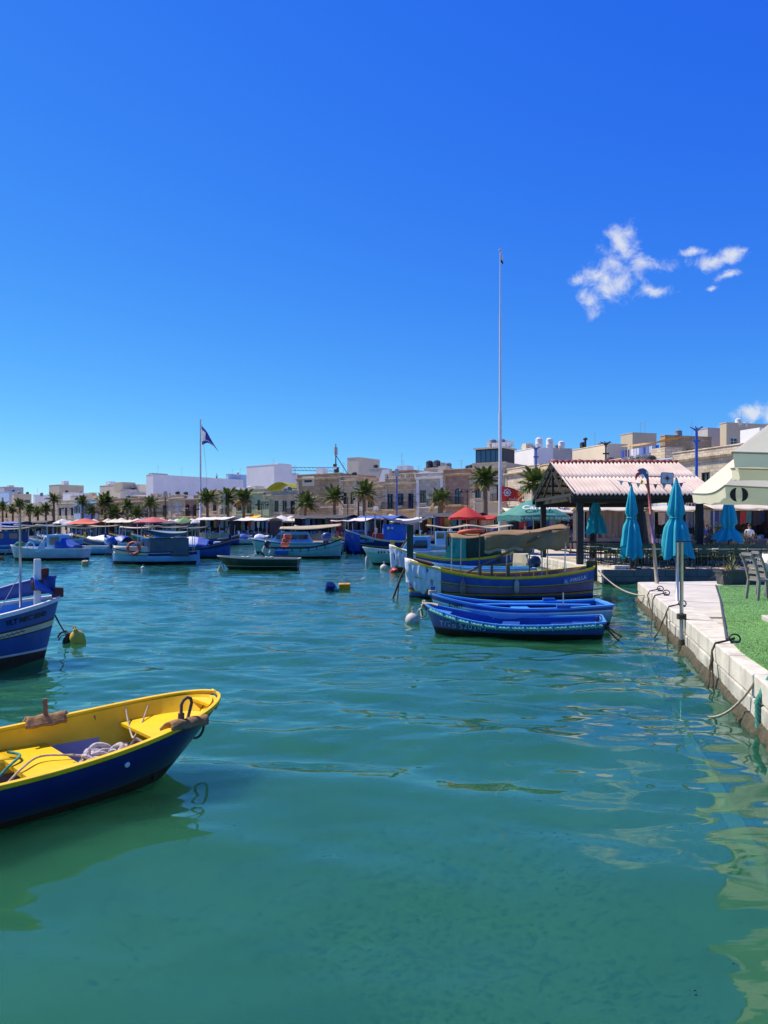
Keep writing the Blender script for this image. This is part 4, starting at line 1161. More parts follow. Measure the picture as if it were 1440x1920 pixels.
PAR = [(118, 'white'), (131, 'white'), (146, 'cream'), (160, 'orange'), (176, 'white'), (203, 'cream'), (216, 'cream'), (228, 'white'), (243, 'white'), (258, 'white'), (269, 'purple'), (287, 'pink'), (302, 'white'), (320, 'white'), (333, 'white'), (346, 'green'), (360, 'white'), (373, 'white'), (392, 'white'), (404, 'white'), (438, 'white'), (452, 'white'), (466, 'white'), (528, 'white'), (546, 'white'), (561, 'white'), (575, 'white'), (733, 'cream'), (752, 'cream'), (783, 'cream'), (795, 'white'), (818, 'white'), (836, 'white')]
rp = random.Random(5)
cnt = {}
for c_ in PAR: cnt[c_[1]] = cnt.get(c_[1], 0) + 1
seen = {}
for px, c in PAR:
    dd = rp.uniform(-15.5, -12.5)
    if px == 287: dd = -16
    p, rz = mk(px, dd)
    seen[c] = seen.get(c, 0) + 1
    big = {'orange': 2.6, 'pink': 3.0}.get(c, rp.uniform(1.55, 2.0))
    if cnt[c] == 1: lab = {'orange': 'coral red market parasol among white ones on the left', 'purple': 'lilac market parasol beside the pink one', 'pink': 'wide pink and red parasol in the left market', 'green': 'green tipped market parasol among white ones'}[c]
    else: lab = '%s market parasol, %s %s one from the left' % (c, ORD[seen[c]-1], c)
    parasol(p, big, 2.15 + rp.uniform(-.1, .25), .75, c, lab, n=rp.choice([4, 8]), rz=rp.random())
p = at(875, Y=66, z=ZQ); parasol(p, 1.75, 2.45, .9, 'red', 'bright red and white parasol left of the red flag', n=6, group='single parasols', val=.2)
p = at(955, Y=70, z=ZQ); parasol(p, 1.0, 2.7, .6, 'green', 'small bright green parasol behind the teal green one', n=8, group='single parasols')

# --- market stalls
m_dark = mat('dark_stall_sheet', (.06, .055, .06), .9, .6, 6, dirt=.5, dirtcol=(.22, .16, .14))
m_table = mat('stall_table', (.30, .26, .22), .85, .2, 4)
goods_cols = [(.65, .65, .66), (.06, .10, .36), (.40, .06, .07), (.10, .28, .36), (.55, .46, .34), (.30, .32, .40), (.62, .5, .48), (.05, .05, .08), (.24, .3, .5), (.5, .3, .1)]
GM = [mat('goods_%d' % i, c, .9, .25, 5) for i, c in enumerate(goods_cols)]
def cloth_mesh(w, h, seed, m):
    mb = MB(); mb.grid(lambda u, v: (w*(u - .5)*(1 - .1*v), .05*math.sin(u*11 + seed)*(.3 + v), -h*v*(1 + .06*math.sin(u*5 + seed))), 8, 5)
    me = mb.mesh('garment', True); me.materials.append(m); return me
GARM = [cloth_mesh(.7, 1.2, i, GM[i]) for i in range(10)] + [cloth_mesh(.7, 1.2, i, GM[i]) for i in (1, 7, 7, 5, 8)]  # dark garments repeated so the colour mix carries the stalls' inner shade
GBOX = []
for m_ in GM:
    b_ = MB(); b_.bbox(-.5, .5, -.5, .5, 0, 1); b_.add([(-.5, -.5, 1), (.5, -.5, 1), (.42, 0, 1.18), (-.42, 0, 1.18), (.5, .5, 1), (-.5, .5, 1)], [(0, 1, 2, 3), (3, 2, 4, 5)])
    me_ = b_.mesh('goods_box'); me_.materials.append(m_); GBOX.append(me_)
SK = [GM[7], GM[5], m_table, mat('skirt_a', (.10, .09, .085), .9), mat('skirt_b', (.2, .17, .14), .9)]
def stall(pos, rz, w, dp, hz, canopy, label, seed, garments=6, goods=10, slope=.35, back=None):
    r = random.Random(seed)
    t = thing('market_stall', label, 'market stall', pos, rz, 'market stalls on the quay')
    mb = MB(); mb.grid(lambda u, v: (w*(u - .5)*1.06, dp*(v - .5)*1.15, hz + slope*(1 - abs(2*v - 1)) - .07*math.sin(PI*(u*3 % 1))), 12, 6); mb.build('canopy', canopy, t, smooth=True, solid=.02)
    for sx in (-1, 1):
        for sy in (-1, 1):
            mb = MB(); mb.cyl((sx*w/2, sy*dp/2, 0), (sx*w/2, sy*dp/2, hz), .03, .03, 6); mb.build('post', M_STEEL, t)
    mb = MB(); mb.bbox(-w*.47, w*.47, -dp*.42, dp*.1, .78, .84)
    for sx in (-1, 1): mb.bbox(sx*w*.44 - .03, sx*w*.44 + .03, -dp*.38, dp*.05, 0, .78)
    mb.build('table', m_table, t)
    mb = MB(); mb.grid(lambda u, v: (w*.95*(u - .5), -dp*.43 + .03*math.sin(u*30), .8 - .75*v), 16, 2); mb.build('table_skirt', back or r.choice(SK), t, smooth=True)
    for k in range(goods):
        x = r.uniform(-.44, .44)*w; y = r.uniform(-.38, .05)*dp; s_ = r.uniform(.1, .3)
        link('goods_box', r.choice(GBOX), t, (x, y, .842), (0, 0, r.random()), (s_*1.3, s_, s_))
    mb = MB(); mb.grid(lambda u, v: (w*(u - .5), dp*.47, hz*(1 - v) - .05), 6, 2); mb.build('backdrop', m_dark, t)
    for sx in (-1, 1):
        mb = MB(); mb.grid(lambda u, v: (sx*w*.5, dp*(.47 - .8*u), hz*(1 - v) - .05), 4, 2); mb.build('shade_side_sheet', m_dark, t)  # dark sheets added at the sides to keep sun out of the stall
    for k in range(garments):
        o = link('garment', r.choice(GARM), t, ((k + .5)/garments*w - w/2, -dp*.05 + r.uniform(-.1, .5), hz - .12), (0, 0, r.uniform(-.3, .3)), (r.uniform(.6, 1.0),)*3)
    return t
DK_ = mat('charcoal_canvas', (.035, .04, .05), .8, .15, 3)
ST = [  # px, d, width, hz, canopy, label
    (30, -17, 8, 2.3, m_canvas['blue'], 'far left stall heaped with blue sheets'),
    (85, -17, 8, 2.2, DK_, 'dark topped stall below the tallest left palm'),
    (165, -18, 9, 2.2, m_canvas['orange'], 'stall under the coral red parasol'),
    (235, -18, 9, 2.2, m_canvas['cream'], 'cream topped stall behind the life ring boat'),
    (330, -18, 9, 2.3, DK_, 'dark topped stall right of the life ring boat'),
    (412, -18, 9, 2.3, m_canvas['white'], 'long white topped stall hung with striped towels'),
    (475, -18, 9, 2.4, m_canvas['white'], 'long stall hung with clothes before the mint house'),
    (540, -17, 8, 2.4, m_canvas['cream'], 'stall behind the tan awning boat'),
    (610, -20, 8, 2.4, DK_, 'long dark topped stall left of the navy awning boat'),
    (668, -23, 7, 2.4, m_canvas['white'], 'stall with blue and red goods behind the blue bowed boat'),
    (715, -23, 6, 2.4, m_canvas['blue'], 'blue topped stall behind the blue boat cabin'),
    (790, -22, 7, 2.3, m_canvas['white'], 'stall below two cream parasols'),
    (850, -27, 6, 2.3, DK_, 'dark topped stall with white boxes left of the red parasol'),
    (905, -30, 5, 2.3, m_canvas['red'], 'stall with red goods below the red parasol')]
DK = mat('charcoal_canvas', (.035, .04, .05), .8, .15, 3)
for i, (px, d, w, hz, cm, lab) in enumerate(ST):
    hz += [0, .25, -.1, .15, -.15, .3, .05][i % 7]; d += [0, 2.5, -1.2, 1.5, 3, -.8][i % 6]; w *= [1, .7, .9, .8][i % 4]
    p, rz = mk(px, d)
    stall(p, rz, w, 2.6, hz, cm, lab, 40 + i, garments=9)
# long stalls behind the pavilion, facing the camera
for i, (px0, px1, Y, hz, cm, lab, gm) in enumerate([
        (946, 1082, 58, 2.7, m_canvas['cream'], 'cream topped stall hung with shirts behind the teal green parasol', 10),
        (1085, 1210, 54, 2.75, m_canvas['cream'], 'cream topped stall with brown curtains behind the pavilion', 3),
        (1212, 1318, 52, 2.7, m_canvas['cream'], 'cream topped stall behind the tallest closed umbrella', 6),
        (1320, 1440, 50, 2.75, m_canvas['cream'], 'cream topped stall of hats and white goods at the right', 9)]):
    x0, x1 = xat(px0, Y), xat(px1, Y)
    st_ = stall(((x0 + x1)/2, Y, ZQ), 0, x1 - x0, 3.0, hz, cm, lab, 80 + i, garments=gm, goods=24)
    if i == 1:
        m_curt = mat('brown_curtain', (.20, .15, .11), .9, .25, 3, stretch=(6, 1, .4))
        mb = MB(); mb.grid(lambda u, v: ((x1 - x0)*(u - .5)*.9, -1.2 + .07*math.sin(u*60), hz*(1 - v)), 60, 2); mb.build('curtain', m_curt, st_, smooth=True)

# coffee signs on the long grey house
t, W, H, fz = COFFEE
m_sign = mat('coffee_sign_board', (.055, .03, .035), .5, .1, 4); m_signw = mat('sign_lettering', (.8, .78, .74), .6, .03, 4)
def sign(px, Y0, w, h, py, txt, label, size):
    F = frame_for(px); A, Rv, Nv = F; s_ = s_of(px, -1.3, F); p = A + Rv*s_ + Nv*-1.3
    rz = 0.0
    q = thing('shop_sign', label, 'sign', (p.x, p.y, zat(py, p.y)), rz, 'coffee shop signs')
    mb = MB(); mb.box((0, 0, 0), (w, .08, h)); mb.build('board', m_sign, q, bevel=.01)
    mb = MB(); mb.bar((0, .05, 0), (1.0, 1.6, 0), .05, .05); mb.build('bracket', M_IRON, q)
    lettering(txt, size, m_signw, q, (0, -.045, 0), (PI/2, 0, 0), bold=.008)
sign(1291, 0, 3.6, 1.1, 944, 'COFFEE', 'dark brown sign reading COFFEE beside the tallest closed umbrella', .62)
sign(1389, 0, 1.9, .62, 945, 'COSTA COFFEE', 'small dark sign lettered in white under the cream parasols', .24)
# ------------------------------------------------------------------ pavilion
PX0, PX1, PYF, PYR, PYB, PZE, PZR = 7.9, 13.9, 32.0, 36.5, 41.0, 3.55, 5.22
m_corr = mat('fibre_cement_sheet', (.55, .475, .43), .9, .12, 1.4, dirt=.5, dirtcol=(.42, .26, .21), bump=.2, bscale=30)
m_ridge = mat('red_ridge_tile', (.33, .075, .06), .8, .2, 5, dirt=.3)
m_blackwood = mat('black_painted_wood', (.017, .016, .017), .7, .3, 5)
pav = thing('pavilion', 'open pavilion with corrugated roof, red ridge and black posts', 'pavilion', ((PX0 + PX1)/2, PYR, ZQ), 0)
hw = (PX1 - PX0)/2; hd = PYR - PYF
ze, zr = PZE - ZQ, PZR - ZQ
nsh = 6; sw = 2*hw/nsh
for side in (-1, 1):
    for k in range(nsh):
        for row in range(2):
            mb = MB(); x0 = -hw + k*sw
            nx = 46
            def fn(u, v):
                x = x0 + (sw + .04)*u
                vv = (row*.5 + .53*v) if row == 0 else (.5 + .5*v)
                y = side*hd*1.03*(1 - vv); z = ze - .05 + (zr - ze + .05)*vv
                return (x, y, z + .048*math.sin(2*PI*(x + hw)/.175) + (.012 if row else 0) + (.006 if k % 2 else 0))
            mb.grid(fn, nx, 4, flip=(side == 1))
            mb.build('roof_sheet', m_corr, pav, smooth=True, solid=.012)
for k in range(20):
    mb = MB(); L_ = 2*hw/20 + .03; x0 = -hw + k*2*hw/20
    mb.grid(lambda u, v: (x0 + L_*u, .17*math.cos(PI*v)*(1 + .1*u), zr - .04 + .13*math.sin(PI*v)*(1 + .12*u) + .012), 2, 8, flip=True)
    mb.build('ridge_tile', m_ridge, pav, smooth=True, solid=.015)
for sx in (-1, 0, 1):
    for sy in (-1, 1):
        mb = MB(); mb.box((sx*(hw - .45), sy*(hd - .75), (ze - .35)/2), (.26, .26, ze - .35)); mb.build('post', m_blackwood, pav, bevel=.02)
mb = MB()
for sy in (-1, 1): mb.box((0, sy*(hd - .75), ze - .18), (2*hw - .1, .22, .38)); mb.box((0, sy*(hd - .12), ze - .12), (2*hw, .05, .2))
for sx in (-1, 0, 1): mb.box((sx*(hw - .45), 0, ze - .1), (.16, 2*hd - 1.2, .26))
mb.build('beam', m_blackwood, pav)
for sx in (-1, -.34, .34, 1):
    mb = MB(); x = sx*(hw - .12)
    mb.bar((x, -hd + .3, ze + .02), (x, 0, zr - .14), .1, .16); mb.bar((x, hd - .3, ze + .02), (x, 0, zr - .14), .1, .16)
    mb.bar((x, 0, ze), (x, 0, zr - .2), .1, .1); mb.bar((x, -hd*.5, ze), (x, -hd*.02, zr - .5), .08, .08); mb.bar((x, hd*.5, ze), (x, hd*.02, zr - .5), .08, .08)
    mb.bar((x, -hd + .3, ze - .02), (x, hd - .3, ze - .02), .1, .14)
    mb.build('truss', m_blackwood, pav)
mb = MB()
for side in (-1, 1):
    for k in range(5): mb.box((0, side*hd*(1 - (k + .4)/5), ze - .05 + (zr - ze)*(k + .4)/5 - .09), (2*hw, .08, .1))
mb.build('purlin', m_blackwood, pav)
# low rails between pavilion posts
mb = MB()
for z in (.5, .95): mb.box((-hw*.55, -hd + .8, z), (hw*.9, .05, .06)); mb.box((-hw + .45, 0, z), (.05, 2*hd - 1.7, .06))
mb.build('rail', m_blackwood, pav)
# bunting and string lights along the eave
mb = MB(); pth = rope_path((-hw*.4, -hd - .02, ze + .55), (hw*.55, -hd - .02, ze + .45), .12, 16); mb.tube(pth, .008, 4)
bun = mb.build('string', M_IRON, pav)
for k, p in enumerate(pth[1:-1:2]):
    mb = MB(); mb.add([p + Vector((-.09, 0, 0)), p + Vector((.09, 0, 0)), p + Vector((0, 0, -.2))], [(0, 2, 1)]); mb.build('pennant', GM[(k*3) % 10], bun, solid=.004)

# ------------------------------------------------------------------ cafe furniture
m_chair = mat('green_chair_paint', (.05, .085, .04), .45, .15, 5)
m_ttop = mat('table_top', (.50, .50, .48), .5, .08, 4)
def make_cafe_chair():
    t = thing('cafe_chair', 'x', 'chair', (0, 0, 0), 0, 'green metal chairs of the quay cafe')
    mb = MB()
    for k in range(6): mb.box((0, -.2 + k*.08, .44 + .008*abs(k - 2.5)), (.44, .062, .014))
    mb.build('seat', m_chair, t)
    mb = MB()
    for k in range(3): mb.box((0, -.245 - .022*k, .60 + k*.1), (.44, .016, .075))
    for s_ in (-1, 1): mb.bar((s_*.235, -.215, .42), (s_*.235, -.31, .87), .024, .024)
    mb.bar((-.235, -.31, .87), (.235, -.31, .87), .03, .024)
    mb.build('backrest', m_chair, t)
    for s_ in (-1, 1):
        mb = MB(); mb.tube([(s_*.25, -.25, .64), (s_*.265, 0, .66), (s_*.26, .2, .65), (s_*.25, .23, .60), (s_*.25, .23, .45)], .013, 6); mb.build('arm', m_chair, t, smooth=True)
        mb = MB(); mb.tube([(s_*.235, .22, .45), (s_*.25, .26, 0)], .014, 6); mb.build('leg', m_chair, t, smooth=True)
        mb = MB(); mb.tube([(s_*.235, -.21, .45), (s_*.245, -.29, 0)], .014, 6); mb.build('leg', m_chair, t, smooth=True)
    return t
def make_cafe_table():
    t = thing('cafe_table', 'x', 'table', (0, 0, 0), 0, 'tables of the quay cafe')
    mb = MB(); mb.bbox(-.42, .42, -.36, .36, .715, .74); mb.build('table_top', m_ttop, t, bevel=.01)
    mb = MB(); mb.cyl((0, 0, .05), (0, 0, .715), .03, .03, 8); mb.build('column', M_IRON, t)
    mb = MB(); mb.bar((-.3, 0, .02), (.3, 0, .02), .06, .04); mb.bar((0, -.3, .022), (0, .3, .022), .06, .04); mb.build('foot', M_IRON, t)
    return t
ch0, tb0 = make_cafe_chair(), make_cafe_table()
used = [False, False]
rc = random.Random(12)
def put(kind, x, y, rz, label):
    src, i = (ch0, 0) if kind == 'c' else (tb0, 1)
    if not used[i]:
        used[i] = True; src.location = (x, y, ZQ); src.rotation_euler = (0, 0, rz); src['label'] = label; return src
    return dup(src, (x, y, ZQ), rz, label)
rows = [(30.3, [9.5, 10.75, 12.0, 13.25, 14.5], 'front'), (32.2, [9.7, 11.0, 12.3, 13.6, 14.9], 'middle'), (34.1, [9.4, 10.9, 12.4, 13.9, 15.4], 'rear')]
for Y0, xs, nm in rows:
    for i, x in enumerate(xs):
        put('t', x, Y0 + rc.uniform(-.06, .06), rc.uniform(-.06, .06), '%s cafe table from the left in the %s row' % (ORD[i], nm))
        for j, (dx, dy, rz) in enumerate([(-.3, -.72, 0), (.3, -.74, 0), (-.3, .74, PI), (.3, .72, PI)]):
            wh = ['near side, left', 'near side, right', 'far side, left', 'far side, right'][j]
            put('c', x + dx + rc.uniform(-.05, .05), Y0 + dy + rc.uniform(-.08, .08), rz + rc.uniform(-.25, .25), 'green metal chair at the %s %s-row table, %s' % (ORD[i], nm, wh))
# tall dark chair backs deeper under the roof
# ------------------------------------------------------------------ closed umbrellas
m_teal = mat('turquoise_canvas', (.018, .42, .54), .75, .12, 3, trans=.12)
def closed_umbrella(pos, top, bottom, rad, label, seed, tie=.45):
    r = random.Random(seed)
    t = thing('closed_umbrella', label, 'umbrella', pos, seed*1.3, 'closed turquoise umbrellas')
    n = 48; rows_ = 16; mb = MB(); L_ = top - bottom
    vs = []
    for i in range(rows_ + 1):
        v = i/rows_
        env = rad*(0.18 + 0.85*v**0.7) if v < tie else rad*(0.18 + 0.85*tie**.7)
        if v > tie - .06: env *= 1 - .42*math.exp(-((v - tie)/.07)**2)
        if v > tie: env *= 1 + .75*(v - tie)/(1 - tie)
        if v < .12: env = rad*(.12 + 1.6*v) if v < .07 else rad*.36
        for k in range(n):
            a = 2*PI*k/n
            f = 1 + .34*math.sin(8*a + .5*math.sin(v*5 + seed)) * min(1, v*3) + .12*math.sin(3*a + seed + v*4)*v
            hem = (.10*math.sin(8*a + seed) + .16*math.sin(3*a + seed*2))*max(0, v - .8)*5
            vs.append((env*f*math.cos(a), env*f*math.sin(a), top - ZQ - L_*v*(1 - .0) - hem*L_*.18))
    fs = [(i*n + k, (i+1)*n + k, (i+1)*n + (k+1) % n, i*n + (k+1) % n) for i in range(rows_) for k in range(n)]
    mb.add(vs, fs); mb.build('canopy', m_teal, t, smooth=True)
    mb = MB(); rt = rad*.62; mb.tube([(rt*math.cos(a), rt*math.sin(a), top - ZQ - L_*tie) for a in [2*PI*k/16 for k in range(16)]], .02, 5, closed=True); mb.build('tie_band', m_teal, t, smooth=True)
    mb = MB(); mb.cyl((0, 0, 0), (0, 0, top - ZQ + .06), .035, .03, 8); mb.build('pole', M_IRON, t)
    mb = MB(); mb.lathe([(0, 0), (.3, .0), (.3, .03), (.06, .07), (.05, .3), (0, .3)], 12)
    for k in range(4): mb.bar((0, 0, .03), (.38*math.cos(k*PI/2), .38*math.sin(k*PI/2), .03), .06, .05)
    mb.build('base', mat('rusty_base', (.14, .06, .03), .8, .3, 6), t)
closed_umbrella((xat(1184, 29.3), 29.3, ZQ), zat(911, 29.3), zat(1044, 29.3), .30, 'closed turquoise umbrella left of the parrot pole', 3)
closed_umbrella((xat(1268, 28.95 + .35), 29.3, ZQ), zat(898, 29.3), zat(1043, 29.3), .39, 'largest closed turquoise umbrella right of the parrot pole', 5, .5)
closed_umbrella((xat(1366, 32), 32, ZQ), zat(926, 32), zat(1014, 32), .33, 'closed turquoise umbrella under the coffee sign', 8, .72)
closed_umbrella((xat(1117, 36), 36, ZQ), zat(937, 36), zat(1000, 36), .36, 'smaller closed turquoise umbrella under the pavilion', 11, .4)

# teal green beer parasol with lettering
gx, gy = xat(1000, 45), 45.0
gp = parasol((gx, gy, ZQ), 2.12, zat(975, gy) - ZQ + .3, .95, 'teal', 'teal green open parasol with white beer lettering', n=6, group='single parasols', val=.36, rz=.52)
hem = zat(975, gy) - ZQ + .3
lettering('Probably the best beer in the world', .25, m_signw, gp, Matrix.Rotation(-.52, 3, 'Z') @ Vector((0, -1.98, hem - .2)), (PI/2, 0, -.52))
lettering('Carlsberg', .62, m_signw, gp, Matrix.Rotation(-.52, 3, 'Z') @ Vector((.25, -1.38, hem + .40)), (R(32), 0, -.52), shear=.25, bold=.012)

# ------------------------------------------------------------------ cream parasols (right edge)
m_creamp = mat('cream_parasol_canvas', (.88, .82, .66), .85, .05, 2, trans=.38)
m_bean = mat('black_print', (.012, .011, .01), .7)
def square_parasol(c, rz, side, zb, val, rise, label, logo=False, tier=False, seed=1):
    t = thing('cream_parasol', label, 'parasol', (c[0], c[1], ZQ), rz, 'large cream cafe parasols')
    hs = side/2; n = 12
    mb = MB()
    edge_top = zb + val - ZQ
    def ring(k, rr):
        # k in 0..4n : walk round the square
        q, f = divmod(k, n); f /= n
        cs = [(-1, -1), (1, -1), (1, 1), (-1, 1), (-1, -1)]
        x = cs[q][0] + (cs[q+1][0] - cs[q][0])*f; y = cs[q][1] + (cs[q+1][1] - cs[q][1])*f
        sag = math.sin(PI*f)
        pull = 1 - .05*sag*rr
        return Vector((hs*x*rr*pull, hs*y*rr*pull, edge_top + rise*(1 - rr) - .22*sag*rr*(1 - rr)*2 - .06*sag*rr))
    N4 = 4*n; vs = []; R_ = [0.01, .2, .4, .6, .8, 1.0]
    for rr in R_: vs += [ring(k, rr) for k in range(N4)]
    for k in range(N4):
        p = ring(k, 1.0); f = (k % n)/n
        vs.append(p + Vector((0, 0, -val*(1 + .06*math.sin(k*1.7 + seed)))) - Vector((p.x, p.y, 0)).normalized()*.03)
    fs = [(i*N4 + k, (i+1)*N4 + k, (i+1)*N4 + (k+1) % N4, i*N4 + (k+1) % N4) for i in range(len(R_)) for k in range(N4)]
    mb.add(vs, fs); o = mb.build('canopy', m_creamp, t, smooth=True); o.data.set_sharp_from_angle(angle=R(40))
    mb = MB(); mb.tube([ring(k, 1.004) for k in range(N4)], .012, 5, closed=True); mb.build('piping', mat('grey_piping', (.25, .25, .22), .7), t)
    mb = MB(); mb.cyl((0, 0, 0), (0, 0, edge_top + rise + .1), .045, .04, 10); mb.build('pole', M_IRON, t)
    mb = MB()
    for q in range(4):
        e = ring(q*n, .97); mb.bar((0, 0, edge_top + rise - .1), e - Vector((0, 0, .05)), .025, .035); mb.bar((0, 0, edge_top + rise*.2), e*.5 + Vector((0, 0, (edge_top + rise*.5)*.5 - .04)), .02, .03)
    mb.build('ribs', m_ptop, t)
    mb = MB(); mb.box((0, 0, .05), (.8, .8, .1)); mb.build('base', M_GREYR, t, bevel=.02)
    if logo:
        for sgn in (-1, 1):
            mb = MB(); pts = []
            for k in range(15):
                a = -PI/2 + PI*k/14; pts.append((sgn*(.028 + .10*math.cos(a)), 0.105*math.sin(a)))
            pts = [(x, z) for x, z in pts]
            m_ = len(pts); fr = [(x, -.008, z) for x, z in pts] + [(x, 0.0, z) for x, z in pts]
            inner = [(sgn*(.028 + .02*math.cos(-PI/2 + PI*k/14)), .105*math.sin(-PI/2 + PI*k/14)) for k in range(15)]
            vs = [(x, 0, z) for x, z in pts] + [(x, 0, z) for x, z in inner]
            mb.add(vs, [(k, k+1, 15 + k + 1, 15 + k) if sgn > 0 else (k, 15 + k, 15 + k + 1, k+1) for k in range(14)])
            lo = mb.build('bean_print', m_bean, t, solid=.006); lo.location = (-hs + .20, -hs + .005, edge_top - .05 - val*.52); lo.rotation_euler = (R(-6), 0, 0)
    return t
square_parasol((6.75, 12.64), R(-12), 2.7, 2.60, .18, 1.3, 'big cream parasol with black coffee bean print on its valance', logo=True)
square_parasol((5.62, 9.26), R(-24), 2.6, 2.82, .17, 1.15, 'nearer cream parasol overlapping at the upper right edge', seed=3)

# ------------------------------------------------------------------ parrot pole
b0 = at(1232, 1094, ZQ); tp0 = at(1213, 884, Y=b0.y)
pr = thing('parrot_sign_pole', 'leaning painted pole with parrot cut-out and star paddle', 'sign', b0, 0)
dv = Vector((tp0.x - b0.x, 0, tp0.z - ZQ))
m_pred, m_ppur, m_pbare = mat('pole_red', (.32, .06, .05), .6, .2, 6), mat('pole_purple', (.20, .10, .26), .6, .2, 6), mat('pole_bare', (.30, .26, .20), .7, .25, 6)
mb = MB(); mb.cyl((0, 0, 0), dv*.36, .055, .045, 10, 2); mb.cyl(dv*.36, dv*.62, .0445, .04, 10, 1); mb.cyl(dv*.62, dv, .0395, .035, 10, 0); mb.build('pole', [m_pred, m_ppur, m_pbare], pr, smooth=True)
def cutout(name, pts, m, parent, y=0.0, th=.03):
    mb = MB(); n = len(pts)
    mb.add([(x, y, z) for x, z in pts] + [(x, y + th, z) for x, z in pts], [tuple(range(n)), tuple(reversed(range(n, 2*n)))] + [(i, n + i, n + (i+1) % n, (i+1) % n) for i in range(n)])
    return mb.build(name, m, parent)
k_ = b0.y/FPX
def pp_(px, py): return ((px - 1213)*k_ + dv.x, (884 - py)*k_ + dv.z)
mpb, mpr, mpy, mpw = mat('parrot_blue', (.05, .10, .24), .6), mat('parrot_red', (.45, .05, .05), .6), mat('parrot_yellow', (.75, .50, .08), .6), mat('parrot_white', (.75, .75, .72), .6)
cutout('parrot_head', [pp_(*p) for p in [(1194, 883), (1198, 879), (1205, 878), (1211, 881), (1214, 887), (1215, 896), (1213, 901), (1210, 897), (1207, 893), (1203, 888), (1199, 886)]], mpb, pr, -.05)
cutout('parrot_beak', [pp_(*p) for p in [(1191, 901), (1190, 894), (1192, 888), (1197, 885), (1203, 887), (1203, 890), (1198, 891), (1194, 895)]], mpr, pr, -.055)
cutout('parrot_face', [pp_(*p) for p in [(1203, 888), (1207, 892), (1206, 896), (1203, 898), (1201, 893)]], mpw, pr, -.06)
cutout('parrot_chin', [pp_(*p) for p in [(1202, 899), (1206, 903), (1201, 909), (1200, 904)]], mpy, pr, -.05)
cutout('parrot_eye', [pp_(1212 + 1.8*math.cos(a), 886 + 3*math.sin(a)) for a in [k*PI/4 for k in range(8)]], mpw, pr, -.062, .01)
a1, a2 = pp_(1216, 893), pp_(1239, 894)
mb = MB(); mb.cyl((a1[0], 0, a1[1]), (a2[0], 0, a2[1]), .014, .014, 6); mb.build('arm', m_pred, pr)
def rrect(cx, cy, w, h, r_, tilt=0.06):
    out = []
    for sx, sy, a0 in ((1, 1, 0), (-1, 1, PI/2), (-1, -1, PI), (1, -1, 1.5*PI)):
        for k in range(5):
            a = a0 + k*PI/8; x = sx*(w - r_) + r_*math.cos(a); y = sy*(h - r_) + r_*math.sin(a)
            out.append((cx + x + tilt*y, cy + y - tilt*x))
    return out
pc = pp_(1250.5, 897)
cutout('paddle', rrect(pc[0], pc[1], 12*k_, 11*k_, 3.5*k_)[::-1], M_IRON, pr, -.02, .02)
cutout('paddle_face', rrect(pc[0], pc[1], 11*k_, 10*k_, 3*k_)[::-1], mat('paddle_paint', (.42, .44, .55), .6), pr, -.027, .006)
for k in range(8):
    a = k*PI/4; L_ = (8.5 if k % 2 == 0 else 5)*k_; w_ = 1.3*k_
    cutout('star_point', [(pc[0] + w_*math.cos(a - 1.2), pc[1] + w_*math.sin(a - 1.2)), (pc[0] + L_*math.cos(a), pc[1] + L_*math.sin(a)), (pc[0] + w_*math.cos(a + 1.2), pc[1] + w_*math.sin(a + 1.2))][::-1], [m_pred, M_IRON][k % 2], pr, -.035, .005)

# ------------------------------------------------------------------ pier posts, rings, ropes
m_rope = mat('pale_rope', (.42, .37, .28), .95, .2, 20, bump=.5, bscale=60)
m_ropeg = mat('green_rope', (.05, .26, .20), .9, .25, 20, bump=.6, bscale=60)
m_roped = mat('dark_weedy_rope', (.05, .045, .03), .95, .3, 20, bump=.5, bscale=60)
pb = at(1270, 1127, ZQ); pt_ = zat(1017, pb.y) - ZQ
t = thing('steel_post', 'grey steel post standing on the pier deck', 'post', pb, 0, 'steel posts at the pier')
mb = MB(); mb.cyl((0, 0, 0), (0, 0, pt_), .032, .032, 12); mb.build('tube', M_STEEL, t, smooth=True)
mb = MB(); mb.bar((-.02, 0, pt_ + .02), (.32, -.2, pt_ + .02), .07, .03); mb.build('cap_plate', M_IRON, t)
Yp = 13.3; pb = Vector((ex(Yp) - .10, Yp, -1.2)); zt_ = zat(1017, Yp)
t = thing('steel_post', 'tall steel post rising from the water against the pier', 'post', pb, 0, 'steel posts at the pier')
mb = MB(); mb.cyl((0, 0, 0), (0, 0, zt_ + 1.2), .032, .032, 12); mb.build('tube', M_STEEL, t, smooth=True)
mb = MB(); mb.lathe([(.06, 0), (.075, .3), (.06, .9), (.05, 1.0)], 10, (0, 0, .4)); mb.build('weed_growth', m_algae, t, smooth=True)
mb = MB()
for k in range(3): mb.tube([(.07*math.cos(a), .07*math.sin(a), 1.2 + ZQ + .03*k + .02) for a in [2*PI*j/10 for j in range(10)]], .018, 5, closed=True)
mb.build('rope_coil', m_roped, t)
